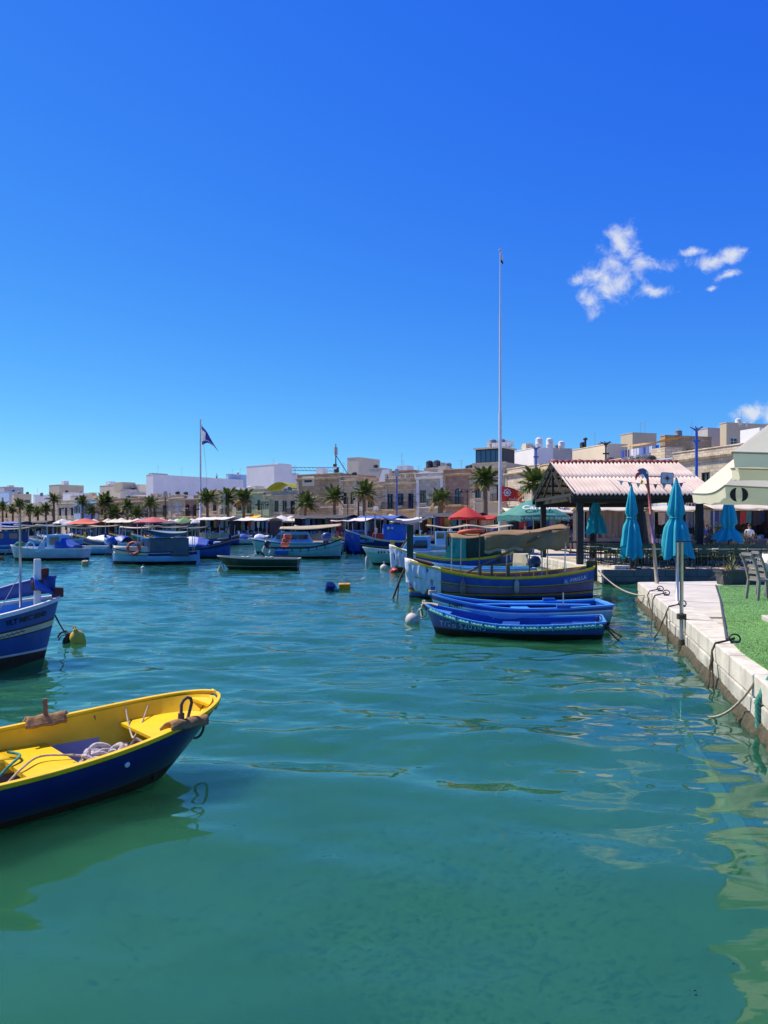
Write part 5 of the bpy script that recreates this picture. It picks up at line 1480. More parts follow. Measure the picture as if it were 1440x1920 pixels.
def ring_rope(px, py, ends, label, mrope=None):
    Yr = FPX*(EYE - ZQ)/(py - HOR); c = Vector((ex(Yr) + .22, Yr, ZQ + .01))
    t = thing('mooring_ring', label, 'mooring ring', c, 0, 'mooring rings on the pier edge')
    mb = MB(); mb.tube([(.075*math.cos(a), .02*math.sin(a), .06 + .06*math.sin(a)) for a in [2*PI*j/14 for j in range(14)]], .012, 6, closed=True); mb.build('ring', M_IRON, t, smooth=True)
    mb = MB(); mb.lathe([(0, 0), (.06, 0), (.05, .03), (0, .035)], 10); mb.build('bolt', M_IRON, t)
    rn = random.Random(int(px))
    for e in ends:
        mb = MB()
        pth = [Vector((0, 0, .06)), Vector((-.14, -.02, .03)), Vector((-.27, -.03, .0)), Vector((-.33, -.04, -.10))] + [Vector((-.33, -.04, -.10)).lerp(Vector(e) - c, i/8) - Vector((0, 0, .08*4*(i/8)*(1 - i/8))) for i in range(1, 9)]
        mb.tube(pth, .013, 6); mb.tube([p + Vector((.014*math.sin(i*2.2), .014*math.cos(i*2.2), .008)) for i, p in enumerate(pth)], .010, 5)
        mb.build('mooring_rope', mrope or m_roped, t, smooth=True)
    return t
ring_rope(1245, 1109, [(6.1, 17.2, -.1)], 'mooring ring at the pier tip with weedy rope')
ring_rope(1254, 1117, [(5.55, 16.0, -.1)], 'second mooring ring from the pier tip')
ring_rope(1282, 1138, [(4.95, 14.4, -.1), (5.25, 14.2, -.1)], 'mooring ring beside the tall steel post')
ring_rope(1377, 1207, [(4.05, 9.7, -.1), (4.25, 9.9, -.15)], 'mooring ring nearest the turf with two ropes')
# thick green rope over the pier edge, near right
Yg = 7.95
mb = MB(); c = Vector((ex(Yg), Yg, ZQ))
for k in range(3):
    ph = k*2*PI/3
    mb.tube([Vector((.28 - min(.35, .6*s_), .06*math.sin(s_*3), .05 - max(0, s_ - .35)*1.15)) + Vector((.018*math.cos(s_*40 + ph), .018*math.sin(s_*40 + ph), 0)) for s_ in [i*.02 for i in range(64)]], .02, 5)
o = mb.build('green_rope', m_ropeg, smooth=True); o.location = c; tag(o, 'thick twisted green rope hanging over the pier edge', 'rope')
mb = MB(); mb.tube(rope_path((ex(8.3) - .03, 8.3, ZQ - .05), (ex(8.9) - .45, 8.9, -.05), .12), .014, 6)
tag(mb.build('hanging_cable', m_rope, smooth=True), 'thin pale cable curving from the pier into the water', 'rope')

# ------------------------------------------------------------------ planter
p0 = at(1380, 1094, ZQ)
t = thing('planter', 'long dark planter box with dry grass and spiky plant', 'planter', (p0.x, 21.35, ZQ), .03)
mb = MB(); a_, b_ = .62, .68
mb.add([(-a_, -.2, 0), (a_, -.2, 0), (a_, .2, 0), (-a_, .2, 0), (-b_, -.25, .38), (b_, -.25, .38), (b_, .25, .38), (-b_, .25, .38)], [(0, 3, 2, 1), (0, 1, 5, 4), (1, 2, 6, 5), (2, 3, 7, 6), (3, 0, 4, 7)])
for y in (-.26, .26): mb.box((0, y, .37), (1.42, .05, .05))
for x in (-.69, .69): mb.box((x, 0, .37), (.05, .5, .05))
mb.build('box', mat('dark_planter', (.035, .045, .055), .5, .15, 4), t, bevel=.008)
mb = MB(); mb.bbox(-.64, .64, -.22, .22, .28, .33); mb.build('soil', mat('planter_soil', (.06, .045, .03), .95), t)
rg = random.Random(2)
def leaves(cx, n, lmin, lmax, spread, w, seed, z0=.32):
    r = random.Random(seed); mb = MB()
    for k in range(n):
        a = r.random()*2*PI; el = r.uniform(*spread); L_ = r.uniform(lmin, lmax)
        d = Vector((math.cos(a)*math.cos(el), math.sin(a)*math.cos(el), math.sin(el))); s_ = Vector((-d.y, d.x, 0)).normalized()*w
        p = Vector((cx + r.gauss(0, .03), r.gauss(0, .03), z0)); prev = None
        for i in range(5):
            f = i/4; q = p + d*L_*f - Vector((0, 0, L_*.55*f*f*math.cos(el))); ww = s_*(1 - f*.9)
            if prev: mb.add([prev[0], prev[1], q + ww, q - ww], [(0, 1, 2, 3)])
            prev = (q - ww, q + ww)
    return mb
leaves(-.32, 34, .35, .62, (.5, 1.45), .016, 4, .38).build('spiky_plant', mat('yucca_leaf', (.16, .19, .05), .6, .4, 4), t)
leaves(-.42, 160, .2, .5, (-.1, 1.2), .006, 6).build('dry_grass', mat('dry_grass', (.46, .36, .19), .8, .3, 5), t)
leaves(.25, 60, .2, .42, (-.1, .9), .006, 9).build('dry_grass', mat('dry_grass', (.46, .36, .19), .8, .3, 5), t)

# ------------------------------------------------------------------ plastic chairs, person
m_plast = mat('grey_brown_plastic', (.20, .19, .18), .5, .1, 5)
def plastic_chair(loc, rz, label):
    t = thing('garden_chair', label, 'chair', loc, rz, 'grey plastic chairs on the turf')
    mb = MB(); mb.box((0, 0, .44), (.46, .46, .035)); mb.build('seat', m_plast, t, bevel=.015)
    bp = [(-.21, .44), (-.24, .58), (-.28, .74), (-.34, .90), (-.40, 1.0)]
    for s_ in (-1, 1):
        mb = MB()
        for (xa, za), (xb, zb_) in zip(bp[:-1], bp[1:]): mb.bar((xa, s_*.2, za), (xb, s_*.2, zb_), .05, .05)
        mb.build('back_post', m_plast, t)
        mb = MB(); mb.bar((-.21, s_*.21, .44), (-.26, s_*.23, 0), .045, .05); mb.build('leg', m_plast, t)
        mb = MB(); mb.bar((.2, s_*.21, .44), (.23, s_*.23, 0), .045, .05); mb.build('leg', m_plast, t)
    mb = MB()
    for k in range(5):
        i = k/4*3.6; j = min(3, int(i)); f = i - j
        x = bp[j][0] + (bp[j+1][0] - bp[j][0])*f; z = bp[j][1] + (bp[j+1][1] - bp[j][1])*f
        mb.box((x, 0, z + .05), (.02, .38, .07))
    mb.build('backrest', m_plast, t)
    return t
plastic_chair((8.27, 16.75, ZQ), .08, 'grey plastic chair standing on the turf, nearer one')
plastic_chair((8.97, 17.75, ZQ), -.05, 'grey plastic chair on the turf with a person seated')

def skin_obj(name, pts, edges, radii, m, parent, sub=2, root=0):
    me = bpy.data.meshes.new(name); me.from_pydata(pts, edges, []); me.update(); me.materials.append(m)
    o = bpy.data.objects.new(name, me); COL.objects.link(o); o.parent = parent
    o.modifiers.new('skin', 'SKIN'); 
    sv = me.skin_vertices[0].data if me.skin_vertices else None
    if sv is None:
        bm = bmesh.new(); bm.from_mesh(me); bm.verts.layers.skin.verify(); bm.to_mesh(me); bm.free(); sv = me.skin_vertices[0].data
    for i, r_ in enumerate(radii): sv[i].radius = (r_, r_) if not isinstance(r_, tuple) else r_
    sv[root].use_root = True
    s_ = o.modifiers.new('sub', 'SUBSURF'); s_.levels = sub; s_.render_levels = sub
    for p in me.polygons: p.use_smooth = True
    o.modifiers['skin'].use_smooth_shade = True
    return o
M_SKIN = mat('skin', (.42, .24, .16), .6, .08, 6)
M_HAIR = mat('dark_hair', (.03, .02, .015), .6, .2, 20)
def person(loc, rz, label, top, bottom, pose='stand', group=None, scale=1.0):
    """local +x is the way the person faces"""
    t = thing('person', label, 'person', loc, rz, group); t.scale = (scale,)*3
    if pose == 'sit':
        hip, chest, neck, head = (0, 0, .55), (-.03, 0, .86), (-.02, 0, 1.06), (.02, 0, 1.24)
        kn = [(.42, s_*.13, .52) for s_ in (-1, 1)]; an = [(.46, s_*.14, .08) for s_ in (-1, 1)]; to = [(.62, s_*.15, .04) for s_ in (-1, 1)]
        el = [(.02, s_*.27, .76) for s_ in (-1, 1)]; wr = [(.24, s_*.22, .66) for s_ in (-1, 1)]
    else:
        hip, chest, neck, head = (0, 0, .95), (.0, 0, 1.28), (.0, 0, 1.48), (.02, 0, 1.63)
        kn = [(.06*s_, s_*.11, .5) for s_ in (-1, 1)]; an = [(.1*s_ - .03, s_*.11, .08) for s_ in (-1, 1)]; to = [(.1*s_ + .14, s_*.12, .035) for s_ in (-1, 1)]
        el = [(-.02, s_*.25, 1.15) for s_ in (-1, 1)]; wr = [(.12, s_*.26, .93) for s_ in (-1, 1)]
    sh = [(chest[0], s_*.17, neck[2] - .07) for s_ in (-1, 1)]; hj = [(hip[0], s_*.1, hip[2] - .03) for s_ in (-1, 1)]
    P = [hip, chest, neck, head, (head[0] + .015, 0, head[2] + .07)] ; E = [(0, 1), (1, 2), (2, 3), (3, 4)]; Rr = [.12, .13, .055, .085, .075]
    for i in (0, 1):
        b = len(P); P += [sh[i], el[i], wr[i]]; E += [(1, b), (b, b+1), (b+1, b+2)]; Rr += [.06, .045, .033]
        # hand: palm, four fingers and thumb
        w_ = Vector(wr[i]); d = (w_ - Vector(el[i])).normalized(); sd = Vector((0, 1 if i == 0 else -1, 0)); 
        pm = len(P); P.append(tuple(w_ + d*.07)); E.append((b+2, pm)); Rr.append((.035, .018))
        for f in range(4):
            q = w_ + d*(.15 + (.015 if f in (1, 2) else 0)) + sd*.0 + Vector((0, 0, .024*(1.5 - f)))
            P.append(tuple(q - Vector((0, 0, .01)))); E.append((pm, len(P) - 1)); Rr.append(.009)
        P.append(tuple(w_ + d*.09 + Vector((0, 0, .055)))); E.append((pm, len(P) - 1)); Rr.append(.01)
        b = len(P); P += [hj[i], kn[i], an[i], to[i]]; E += [(0, b), (b, b+1), (b+1, b+2), (b+2, b+3)]; Rr += [.095, .065, .045, .035]
    skin_obj('body', P, E, Rr, M_SKIN, t)
    sl = .6
    e0, e1 = [Vector(sh[i]).lerp(Vector(el[i]), .95) for i in (0, 1)]
    skin_obj('shirt', [(hip[0], 0, hip[2] + .02), chest, (chest[0], 0, neck[2] - .06), sh[0], tuple(e0), sh[1], tuple(e1)], [(0, 1), (1, 2), (2, 3), (3, 4), (2, 5), (5, 6)], [(.19, .15), (.20, .15), .13, .085, .07, .085, .07], top, t)
    k0, k1 = [Vector(hj[i]).lerp(Vector(kn[i]), .8) for i in (0, 1)]
    skin_obj('trousers', [(hip[0], 0, hip[2] + .08), hip, hj[0], tuple(k0), hj[1], tuple(k1)], [(0, 1), (1, 2), (2, 3), (1, 4), (4, 5)], [.16, .16, .12, .1, .12, .1], bottom, t)
    mb = MB(); hc = Vector(head) + Vector((-.012, 0, .05))
    mb.grid(lambda u, v: tuple(hc + Vector((.1*math.cos(2*PI*u)*math.sin(PI*v*.62) - (.012), .09*math.sin(2*PI*u)*math.sin(PI*v*.62), .115*math.cos(PI*v*.62)))), 16, 8); mb.build('hair', M_HAIR, t, smooth=True)
    mb = MB()
    for s_ in (-1, 1): mb.lathe([(0, -.012), (.012, 0), (0, .012)], 6, (head[0] + .088, s_*.032, head[2] + .02))
    mb.build('eyes', M_IRON, t)
    mb = MB(); mb.add([(head[0] + .08, -.012, head[2] - .01), (head[0] + .08, .012, head[2] - .01), (head[0] + .115, 0, head[2] - .015), (head[0] + .082, 0, head[2] + .03)], [(0, 2, 3), (2, 1, 3), (0, 1, 2)]); mb.build('nose', M_SKIN, t)
    mb = MB(); mb.box((head[0] + .083, 0, head[2] - .045), (.01, .045, .01)); mb.build('mouth', mat('lips', (.3, .1, .09), .5), t)
    mb = MB()
    for s_ in (-1, 1): mb.lathe([(0, 0), (.02, .004), (.024, .012), (0, .016)], 8, (head[0], s_*.085 - .008, head[2] + .01), axis='Y')
    mb.build('ears', M_SKIN, t, smooth=True)
    return t
m_ws, m_pk, m_nv = mat('white_shirt', (.75, .75, .75), .9, .05, 6), mat('pink_shorts', (.72, .05, .28), .9, .08, 6), mat('navy_cloth', (.02, .03, .09), .9, .1, 6)
person((8.95, 17.75, ZQ - .07), -.05, 'seated person in white top and pink shorts at the right edge', m_ws, m_pk, 'sit')
lt, lw, ldp, lH = LONGB
wp = lt.location + lt.rotation_euler.to_matrix() @ Vector((lw - .6, ldp*.0 + .7*ldp, 0))
zz = lH - .45
person((wp.x, wp.y, zz), 2.2, 'person in white top standing on the long white roof', m_ws, m_nv)
for i, (px, Y, c, lab) in enumerate([(1066, 49, GM[7], 'person in black beside the pavilion post'), (800, 86, GM[1], 'shopper in navy at the market below cream parasols'), (845, 72, GM[0], 'shopper in white left of the red parasol'), (1325, 47, GM[1], 'shopper in navy behind the cafe shrubs'), (1405, 46, GM[0], 'shopper in white at the hat stall'), (985, 55, GM[7], 'dark dressed person under the teal green parasol')]):
    person((xat(px, Y), Y, ZQ), random.Random(i).random()*6, lab, c, m_nv, group='people at the market')
for i, (px, d, c, lab) in enumerate([(560, -17, 0, 'shopper in white before the green arched awning house'), (596, -18, 2, 'shopper in red before the brown stone house'), (640, -18, 1, 'shopper in navy near the twin lantern lamp'), (705, -20, 4, 'shopper in sand colour near the blue topped stall'), (760, -18, 0, 'shopper in white near the slim blue mast'), (865, -24, 7, 'shopper in black below the red parasol'), (925, -26, 1, 'shopper in navy beside the tall flagpole'), (425, -15, 0, 'shopper in white before the striped towels'), (500, -15, 2, 'shopper in red before the mint house'), (270, -15, 7, 'shopper in black below the lilac parasol')]):
    p_, _ = mk(px, d - 3)
    person(p_, random.Random(50 + i).random()*6, lab, GM[c], [m_nv, GM[4], GM[5]][i % 3], group='people at the market')

# ------------------------------------------------------------------ shrubs, A-board, bins
m_leaf = mat('shrub_leaf', (.075, .10, .04), .6, .4, 5, trans=.2)
def shrub(px, Y, w, h, label, seed):
    r = random.Random(seed)
    t = thing('potted_shrub', label, 'shrub', (xat(px, Y), Y, ZQ), 0, 'shrubs in dark boxes beside the cafe')
    mb = MB(); mb.bbox(-w*.42, w*.42, -.25, .25, 0, .5); mb.build('planter_box', m_blackwood, t, bevel=.02)
    mb = MB()
    for k in range(7):
        a = r.random()*6; mb.tube([(r.uniform(-.3, .3)*w, 0, .45), (r.uniform(-.4, .4)*w, r.uniform(-.15, .15), .5 + h*.7)], [.025, .01], 5)
    mb.build('stems', m_trunk, t)
    mb = MB(); cl = [(r.uniform(-.42, .42)*w, r.uniform(-.25, .25), .55 + h*r.random()**.8*.85, r.uniform(.14, .3)) for _ in range(16)]
    for k in range(1500):
        cx, cy, cz, cr = r.choice(cl)
        d = Vector((r.gauss(0, 1), r.gauss(0, 1), r.gauss(0, 1))).normalized()
        p = Vector((cx, cy, cz)) + d*cr*r.random()**.4
        q = (d + Vector((r.gauss(0, .5), r.gauss(0, .5), r.gauss(.2, .5)))).normalized()*r.uniform(.05, .1); s_ = Vector((-q.y, q.x, r.gauss(0, .02)))*.22
        mb.add([p, p + q*.5 + s_, p + q, p + q*.5 - s_], [(0, 1, 2, 3)])
    mb.build('foliage', m_leaf, t)
for i, (px, w, h, lab) in enumerate([(1240, 1.2, 1.1, 'grey green shrub behind the parrot pole'), (1310, 1.3, 1.35, 'grey green shrub right of the largest umbrella'), (1342, 1.2, 1.5, 'tallest grey green shrub before the coffee sign'), (1398, 1.1, 1.0, 'grey green shrub right of the rightmost closed umbrella')]):
    shrub(px, 36.8, w, h, lab, 30 + i)
Ya = 38.0
t = thing('sandwich_board', 'turquoise and white sandwich board beside the pavilion post', 'sign board', (xat(1088, 34.5), 34.5, ZQ), .12)
for s_ in (-1, 1):
    mb = MB(); mb.bar((0, s_*.28, 0), (0, s_*.04, 1.0), .42, .03, up=(1, 0, 0)); pn = mb.build('panel', mat('turquoise_board', (.08, .42, .58), .6, .1, 4), t)
    if s_ < 0:
        for zf in (.25, .5, .72): 
            mb = MB(); yy = -.28 + .24*zf - .022; mb.box((0, yy, zf), (.3, .006, .1)); mb.build('print', m_signw, pn)
# grey crate on the quay beside the green cabin boat
t = thing('stone_tub', 'pale grey stone tub on the quay by the brown awning', 'tub', (xat(972, 47.5), 47.5, ZQ), 0)
mb = MB(); mb.add([(-.75, -.4, 0), (.75, -.4, 0), (.75, .4, 0), (-.75, .4, 0), (-.85, -.45, 1.0), (.85, -.45, 1.0), (.85, .45, 1.0), (-.85, .45, .9)], [(0, 3, 2, 1), (0, 1, 5, 4), (1, 2, 6, 5), (2, 3, 7, 6), (3, 0, 4, 7)]); mb.build('body', m_block_dark, t, solid=.06)
mb = MB(); mb.bbox(-.8, .8, -.42, .42, .85, .92); mb.build('soil', mat('planter_soil', (.06, .045, .03), .95), t)
# ------------------------------------------------------------------ boats
def paint(name, c, rough=.42, dirt=.26, **k): return mat('paint_' + name, c, rough, .14, 3, spec=.22, dirt=dirt, dirtcol=k.pop('dirtcol', (.25, .22, .18)), **k)
P_NAVY = paint('navy', (.008, .022, .12), .3, .35, dscale=1.6, dmin=.52, dirtcol=(.05, .07, .14))
P_BLUE = paint('blue', (.02, .085, .34)); P_LB = paint('light_blue', (.06, .30, .72)); P_SKY = paint('sky_blue', (.22, .48, .72))
P_YEL = paint('yellow', (.82, .53, .012), .42, .4, dscale=2.2, dmin=.56, dirtcol=(.35, .2, .05)); P_OCH = paint('ochre', (.42, .30, .04))
P_WHT = paint('white', (.72, .73, .72)); P_GRN = paint('dark_green', (.010, .045, .030)); P_EMR = paint('emerald', (.02, .30, .17)); P_TEAL = paint('pale_turquoise', (.24, .50, .48))
P_RED = paint('red', (.40, .04, .03)); P_MAR = paint('maroon_antifoul', (.055, .018, .018), .7); P_BLK = paint('black_antifoul', (.012, .012, .014), .7); P_MAU = paint('mauve', (.22, .16, .28))
P_GREY = paint('deck_grey', (.32, .30, .27), .8); P_WOOD = mat('boat_wood', (.22, .13, .07), .7, .25, 5, stretch=(1, 6, 6)); P_CRM = paint('cream', (.66, .58, .42))
C_TARPB = mat('blue_tarp', (.02, .09, .40), .55, .15, 3, bump=.3, bscale=6); C_TARPW = mat('white_blue_sheet', (.60, .66, .76), .5, .22, 4, bump=1.0, bscale=5, stretch=(1.6, 1, .6)); C_TARPN = mat('dark_navy_tarp', (.020, .035, .065), .6, .2, 3, bump=.3, bscale=6)
C_BROWN = mat('brown_tarp', (.36, .24, .12), .85, .2, 3, bump=.3, bscale=8, trans=.3); C_TAN = mat('tan_canvas', (.52, .45, .30), .85, .12, 3, trans=.2); C_GREYT = mat('grey_teal_sheet', (.16, .25, .30), .7, .15, 3, bump=.3, bscale=6); C_SLATE = mat('slate_tarp', (.07, .10, .13), .7, .15, 3, bump=.3, bscale=6)
M_RUBBER = mat('fender_rubber', (.16, .14, .12), .7, .2, 8); M_RING = mat('orange_ring', (.55, .10, .045), .6, .12, 8, dirt=.2); M_BUOYW = mat('buoy_white', (.55, .52, .46), .6, .15, 6, dirt=.4, dirtcol=(.12, .09, .05))
M_MOTOR = mat('outboard_black', (.012, .014, .02), .3, .1, 6)

class Hull:
    def __init__(s, L, B, mid, bow, stern, draft=.3, kind='double', tw=.7, rake=.25, zb=.07, full=2.2, q=.72, nose=2.2, srake=.1):
        s.L, s.B, s.mid, s.bow, s.stern, s.draft, s.kind, s.tw, s.rake, s.zb, s.full, s.q, s.nose, s.srake = L, B, mid, bow, stern, draft, kind, tw, rake, zb, full, q, nose, srake
    def b(s, u):
        if s.kind == 'double':
            return s.B/2*max(0, 1 - abs(2*u - 1)**s.nose)**s.q + .02
        if u < .45: f = s.tw + (1 - s.tw)*math.sin(PI/2*u/.45)
        else: f = max(0, 1 - ((u - .45)/.55)**s.nose)**s.q
        return s.B/2*f + .015
    def sheer(s, u):
        a = max(0, 2*u - 1); c = max(0, 1 - 2*u)
        return s.mid + (s.bow - s.mid)*a**1.9 + (s.stern - s.mid)*c**1.9
    def keel(s, u): return -s.draft*(1 - .15*abs(2*u - 1)**4)
    def at(s, u, z, off=0.0):
        sh, k = s.sheer(u), s.keel(u)
        w = min(1, max(0, (sh - z)/(sh - k)))
        n = s.full - (s.full - 1.25)*max(0, 2*u - 1)**2
        if s.kind == 'double': n -= (s.full - 1.25)*max(0, 1 - 2*u)**2
        y = s.b(u)*(1 - w**n)**.75 + off
        x = s.L*(u - .5) - s.rake*w*u**5
        if s.kind == 'double': x += s.srake*w*(1 - u)**5
        else: x += s.srake*w*(1 - u)**6
        return x, y, z
    def map(s, q): return .5 - .5*math.cos(PI*q) if s.kind == 'double' else .35*q + .65*math.sin(PI*q/2)
    def surf(s, x, z):
        u = x/s.L + .5
        for _ in range(6):
            xx = s.at(min(1, max(0, u)), z)[0]; u += (x - xx)/s.L
        return s.at(min(1, max(0, u)), z)[1]
    def rows(s, u, fr):
        sh = s.sheer(u); return [sh + f*(s.zb - sh) for f in fr] + [s.zb - .5*(s.zb - s.keel(u)), s.keel(u) + .02, s.keel(u)]
    def outer(s, bands, N=34):
        """bands: [(fraction from sheer to waterline, material)], last material is the bottom"""
        fr = [0.0]; mi = []
        for k, (fe, _) in enumerate(bands):
            f0 = fr[-1]; n = max(1, int(round((fe - f0)/.14)))
            for j in range(n): fr.append(f0 + (fe - f0)*(j+1)/n); mi.append(bands[k][1])
        mi += [20]*3
        mb = MB(); us = [i/N for i in range(N+1)]
        us = [s.map(u) for u in us]
        for side in (1, -1):
            rws = []
            for u in us:
                zs = s.rows(u, fr); rws.append([s.at(u, z) for z in zs])
            m = len(rws[0]); o = len(mb.v)
            mb.v += [(x, side*y, z) for rw in rws for x, y, z in rw]
            for i in range(N):
                for j in range(m-1):
                    q = [o + i*m + j, o + (i+1)*m + j, o + (i+1)*m + j + 1, o + i*m + j + 1]
                    mb.f.append(q if side < 0 else q[::-1]); mb.m.append(mi[j])
        # transom
        zs = s.rows(0, fr); m = len(zs); o = len(mb.v)
        for z in zs:
            x, y, z = s.at(0, z); mb.v += [(x, y, z), (x, -y, z)]
        for j in range(m-1):
            mb.f.append([o + 2*j, o + 2*j + 1, o + 2*j + 3, o + 2*j + 2]); mb.m.append(mi[j])
        return mb
    def inner(s, floor, t=.04, N=30, u0=.012, u1=1.0):
        k_ = 1 - 2*t/s.L
        mb = MB()
        for side in (1, -1):
            mb.grid(lambda a, c: (lambda u: (lambda p: (p[0]*k_ if p[0] > 0 or s.kind == 'double' else p[0], side*max(.0, p[1] - t*min(1, p[1]/.1)), p[2]))(s.at(u, s.sheer(u) - .004 + (floor - s.sheer(u))*c)))(u0 + (u1 - u0)*s.map(a)), N, 6, flip=(side < 0))
        x, y, z = s.at(u0, s.sheer(u0)); y -= t
        mb.add([(x, -y, z), (x, y, z), (x, y*.75, floor), (x, -y*.75, floor)], [(0, 1, 2, 3)])
        return mb
    def deck(s, z, u0, u1, t=.03, N=14, camber=0.0, th=.025):
        """flat or sheer-following sheet between the sides; z None = follow sheer"""
        mb = MB()
        def p(u, v):
            uu = u0 + (u1 - u0)*math.sin(PI*u/2); zz = (s.sheer(uu) - .03) if z is None else (z(uu) if callable(z) else z)
            x, y, _ = s.at(uu, zz); y = max(0, y - t)
            return (x, y*(2*v - 1), zz + camber*(1 - (2*v - 1)**2))
        mb.grid(p, N, 6); o = len(mb.v)
        mb.grid(lambda u, v: (p(u, v)[0], p(u, v)[1], p(u, v)[2] - th), N, 6, flip=True)
        for u in (0, 1):
            vs = [p(u, v/6) for v in range(7)]
            mb.add(vs + [(a, b_, c - th) for a, b_, c in vs], [(k, k+1, 8 + k, 7 + k) if u == 0 else (k+1, k, 7 + k, 8 + k) for k in range(6)])
        return mb
    def rail(s, w=.07, h=.05, dz=0.0, inset=.03, u0=0.0, u1=1.0, N=36, frac=0.0, transom=True):
        mb = MB(); us = [u0 + (u1 - u0)*s.map(i/N) for i in range(N+1)]
        for side in (1, -1):
            vs = []
            for u in us:
                sh = s.sheer(u); z = sh + frac*(s.zb - sh)
                x, y, z = s.at(u, z)
                yi = max(0, y - inset) if frac == 0 else y - .02
                yo = yi + w
                for yy, zz in ((yo, z + dz), (yo, z + dz + h), (yi, z + dz + h), (yi, z + dz)): vs.append((x, side*yy, zz))
            fs = []
            for i in range(N):
                for j in range(4):
                    q = (i*4 + j, i*4 + (j+1) % 4, (i+1)*4 + (j+1) % 4, (i+1)*4 + j)
                    fs.append(q if side > 0 else q[::-1])
            fs += [(0, 1, 2, 3), (N*4 + 3, N*4 + 2, N*4 + 1, N*4)]
            mb.add(vs, fs)
        if s.kind != 'double' and u0 == 0 and frac == 0 and transom:
            x, y, z = s.at(0, s.sheer(0)); mb.box((x + .01, 0, z + dz + h/2 - .002), (w, 2*y, h))
        return mb
def flat_lettering(h, txt, size, m, parent, x0, z0, side, dirn, space=1.0, bold=0.0, tilt=0.0, off=.007, shear=0.0, wob=0.0):
    me = text_mesh(txt, size, 0.0, space, shear, bold)
    bm = bmesh.new(); bm.from_mesh(me)
    bmesh.ops.triangulate(bm, faces=bm.faces); 
    for v in bm.verts:
        tx, ty = v.co.x, v.co.y
        x = x0 + dirn*tx; z = z0 + ty + tilt*tx + wob*math.sin(tx*17)
        y = h.surf(x, z) + off
        v.co = (x, side*y, z)
    bm.to_mesh(me); bm.free(); me.materials.clear(); me.materials.append(m)
    return link('lettering', me, parent)
def boat_root(label, cx, cy, rz, roll=0.0, name='boat', cat='boat', group='boats moored in the harbour'):
    t = thing(name, label, cat, (cx, cy, 0), rz, group); t.rotation_euler = (roll, 0, rz); return t
def sheet_over(h, parent, m, u0, u1, f1, off=.03, seed=1, top=True, name='bow_sheet'):
    """cloth draped over one end of the hull, both sides and the top"""
    mb = MB(); nv = 22
    def p(a, c):
        u = u0 + (u1 - u0)*a; sh = h.sheer(u); s_ = 2*c - 1; k = abs(s_)
        hang = f1*(1 + .12*math.sin(a*9 + seed) + .06*math.sin(a*23 + seed)) 
        if k > .3:
            z = sh - (k - .3)/.7*hang; x, y, _ = h.at(u, z); y += off + .02*math.sin(a*17 + k*6 + seed) + .012*math.sin(a*41) + .035*noise.noise(Vector((a*9 + seed, k*4, s_))) + .02*noise.noise(Vector((a*24, k*7 + seed, s_)))
        else:
            x, y, _ = h.at(u, sh); y = (y + off)*k/.3; z = sh + .05 + .03*math.sin(a*8 + s_*4)
        if u > .985: x += off
        return (x + (off if a > .97 and u1 > .9 else 0), math.copysign(y, s_), z)
    mb.grid(p, 40, 34)
    return mb.build(name, m, parent, smooth=True)
def outboard(parent, x, y, z, rz=PI, m=None, tilt=.35, s=1.0):
    e = MB(); c = m or M_MOTOR
    T = Matrix.Translation((x, y, z)) @ Matrix.Rotation(rz, 4, 'Z') @ Matrix.Rotation(-tilt, 4, 'Y') @ Matrix.Scale(s, 4)
    def tr(mb): mb.v = [tuple(T @ Vector(v)) for v in mb.v]; return mb
    mb = MB(); mb.lathe([(0, 0), (.13, .02), (.17, .12), (.17, .26), (.13, .36), (.05, .41), (0, .41)], 12); mb.v = [(v[0]*1.35 + .05, v[1]*.85, v[2]) for v in mb.v]
    o = tr(mb).build('outboard_motor', c, parent, smooth=True)
    mb = MB(); mb.box((.02, 0, -.22), (.12, .07, .46)); mb.box((.05, 0, -.46), (.26, .05, .03)); mb.box((-.1, 0, -.02), (.12, .2, .14)); mb.lathe([(0, -.16), (.05, -.1), (.055, .1), (0, .2)], 8, (.05, 0, -.6), axis='X'); mb.box((.05, 0, -.54), (.16, .03, .16))
    tr(mb).build('motor_leg', M_MOTOR, o)
    mb = MB()
    for k in range(3):
        a = k*2*PI/3; mb.box((.24, .07*math.cos(a), -.6 + .07*math.sin(a)), (.02, .05, .1), 0, 0, Matrix.Rotation(a, 3, 'X'))
    tr(mb).build('propeller', M_STEEL, o)
def ring_mesh(R_, r_, n=24, k=8):
    mb = MB(); mb.tube([(R_*math.cos(a), R_*math.sin(a), 0) for a in [2*PI*i/n for i in range(n)]], r_, k, closed=True); return mb
def fender(parent, x, y, z, L=.42, r=.075, m=None):
    mb = MB(); mb.lathe([(0, -L/2), (r*.6, -L/2 + .02), (r, -L/2 + .08), (r, L/2 - .1), (r*.5, L/2 - .03), (.02, L/2 + .03), (0, L/2 + .04)], 10, (x, y, z)); o = mb.build('fender', m or M_RUBBER, parent, smooth=True)
    mb = MB(); mb.cyl((x, y, z + L/2), (x, y*.97, z + L/2 + .25), .008, .008, 4); mb.build('lanyard', m_rope, o)
def poles(parent, pts, m=None, r=.018, name='awning_pole'):
    for a, b in pts:
        mb = MB(); mb.cyl(a, b, r, r, 6); mb.build(name, m or M_STEEL, parent)
def coil(parent, cx, cy, z, R_, n, m, r=.014, seed=1, name='rope_coil'):
    rr = random.Random(seed); mb = MB(); pts = []
    for i in range(n*14):
        a = i*2*PI/14; q = R_*(.55 + .45*math.sin(i*.37 + seed)) * rr.uniform(.92, 1.08)
        pts.append((cx + q*math.cos(a), cy + q*.7*math.sin(a), z + .02 + .006*(i/14) + rr.uniform(0, .03)))
    mb.tube(pts, r, 5); return mb.build(name, m, parent, smooth=True)

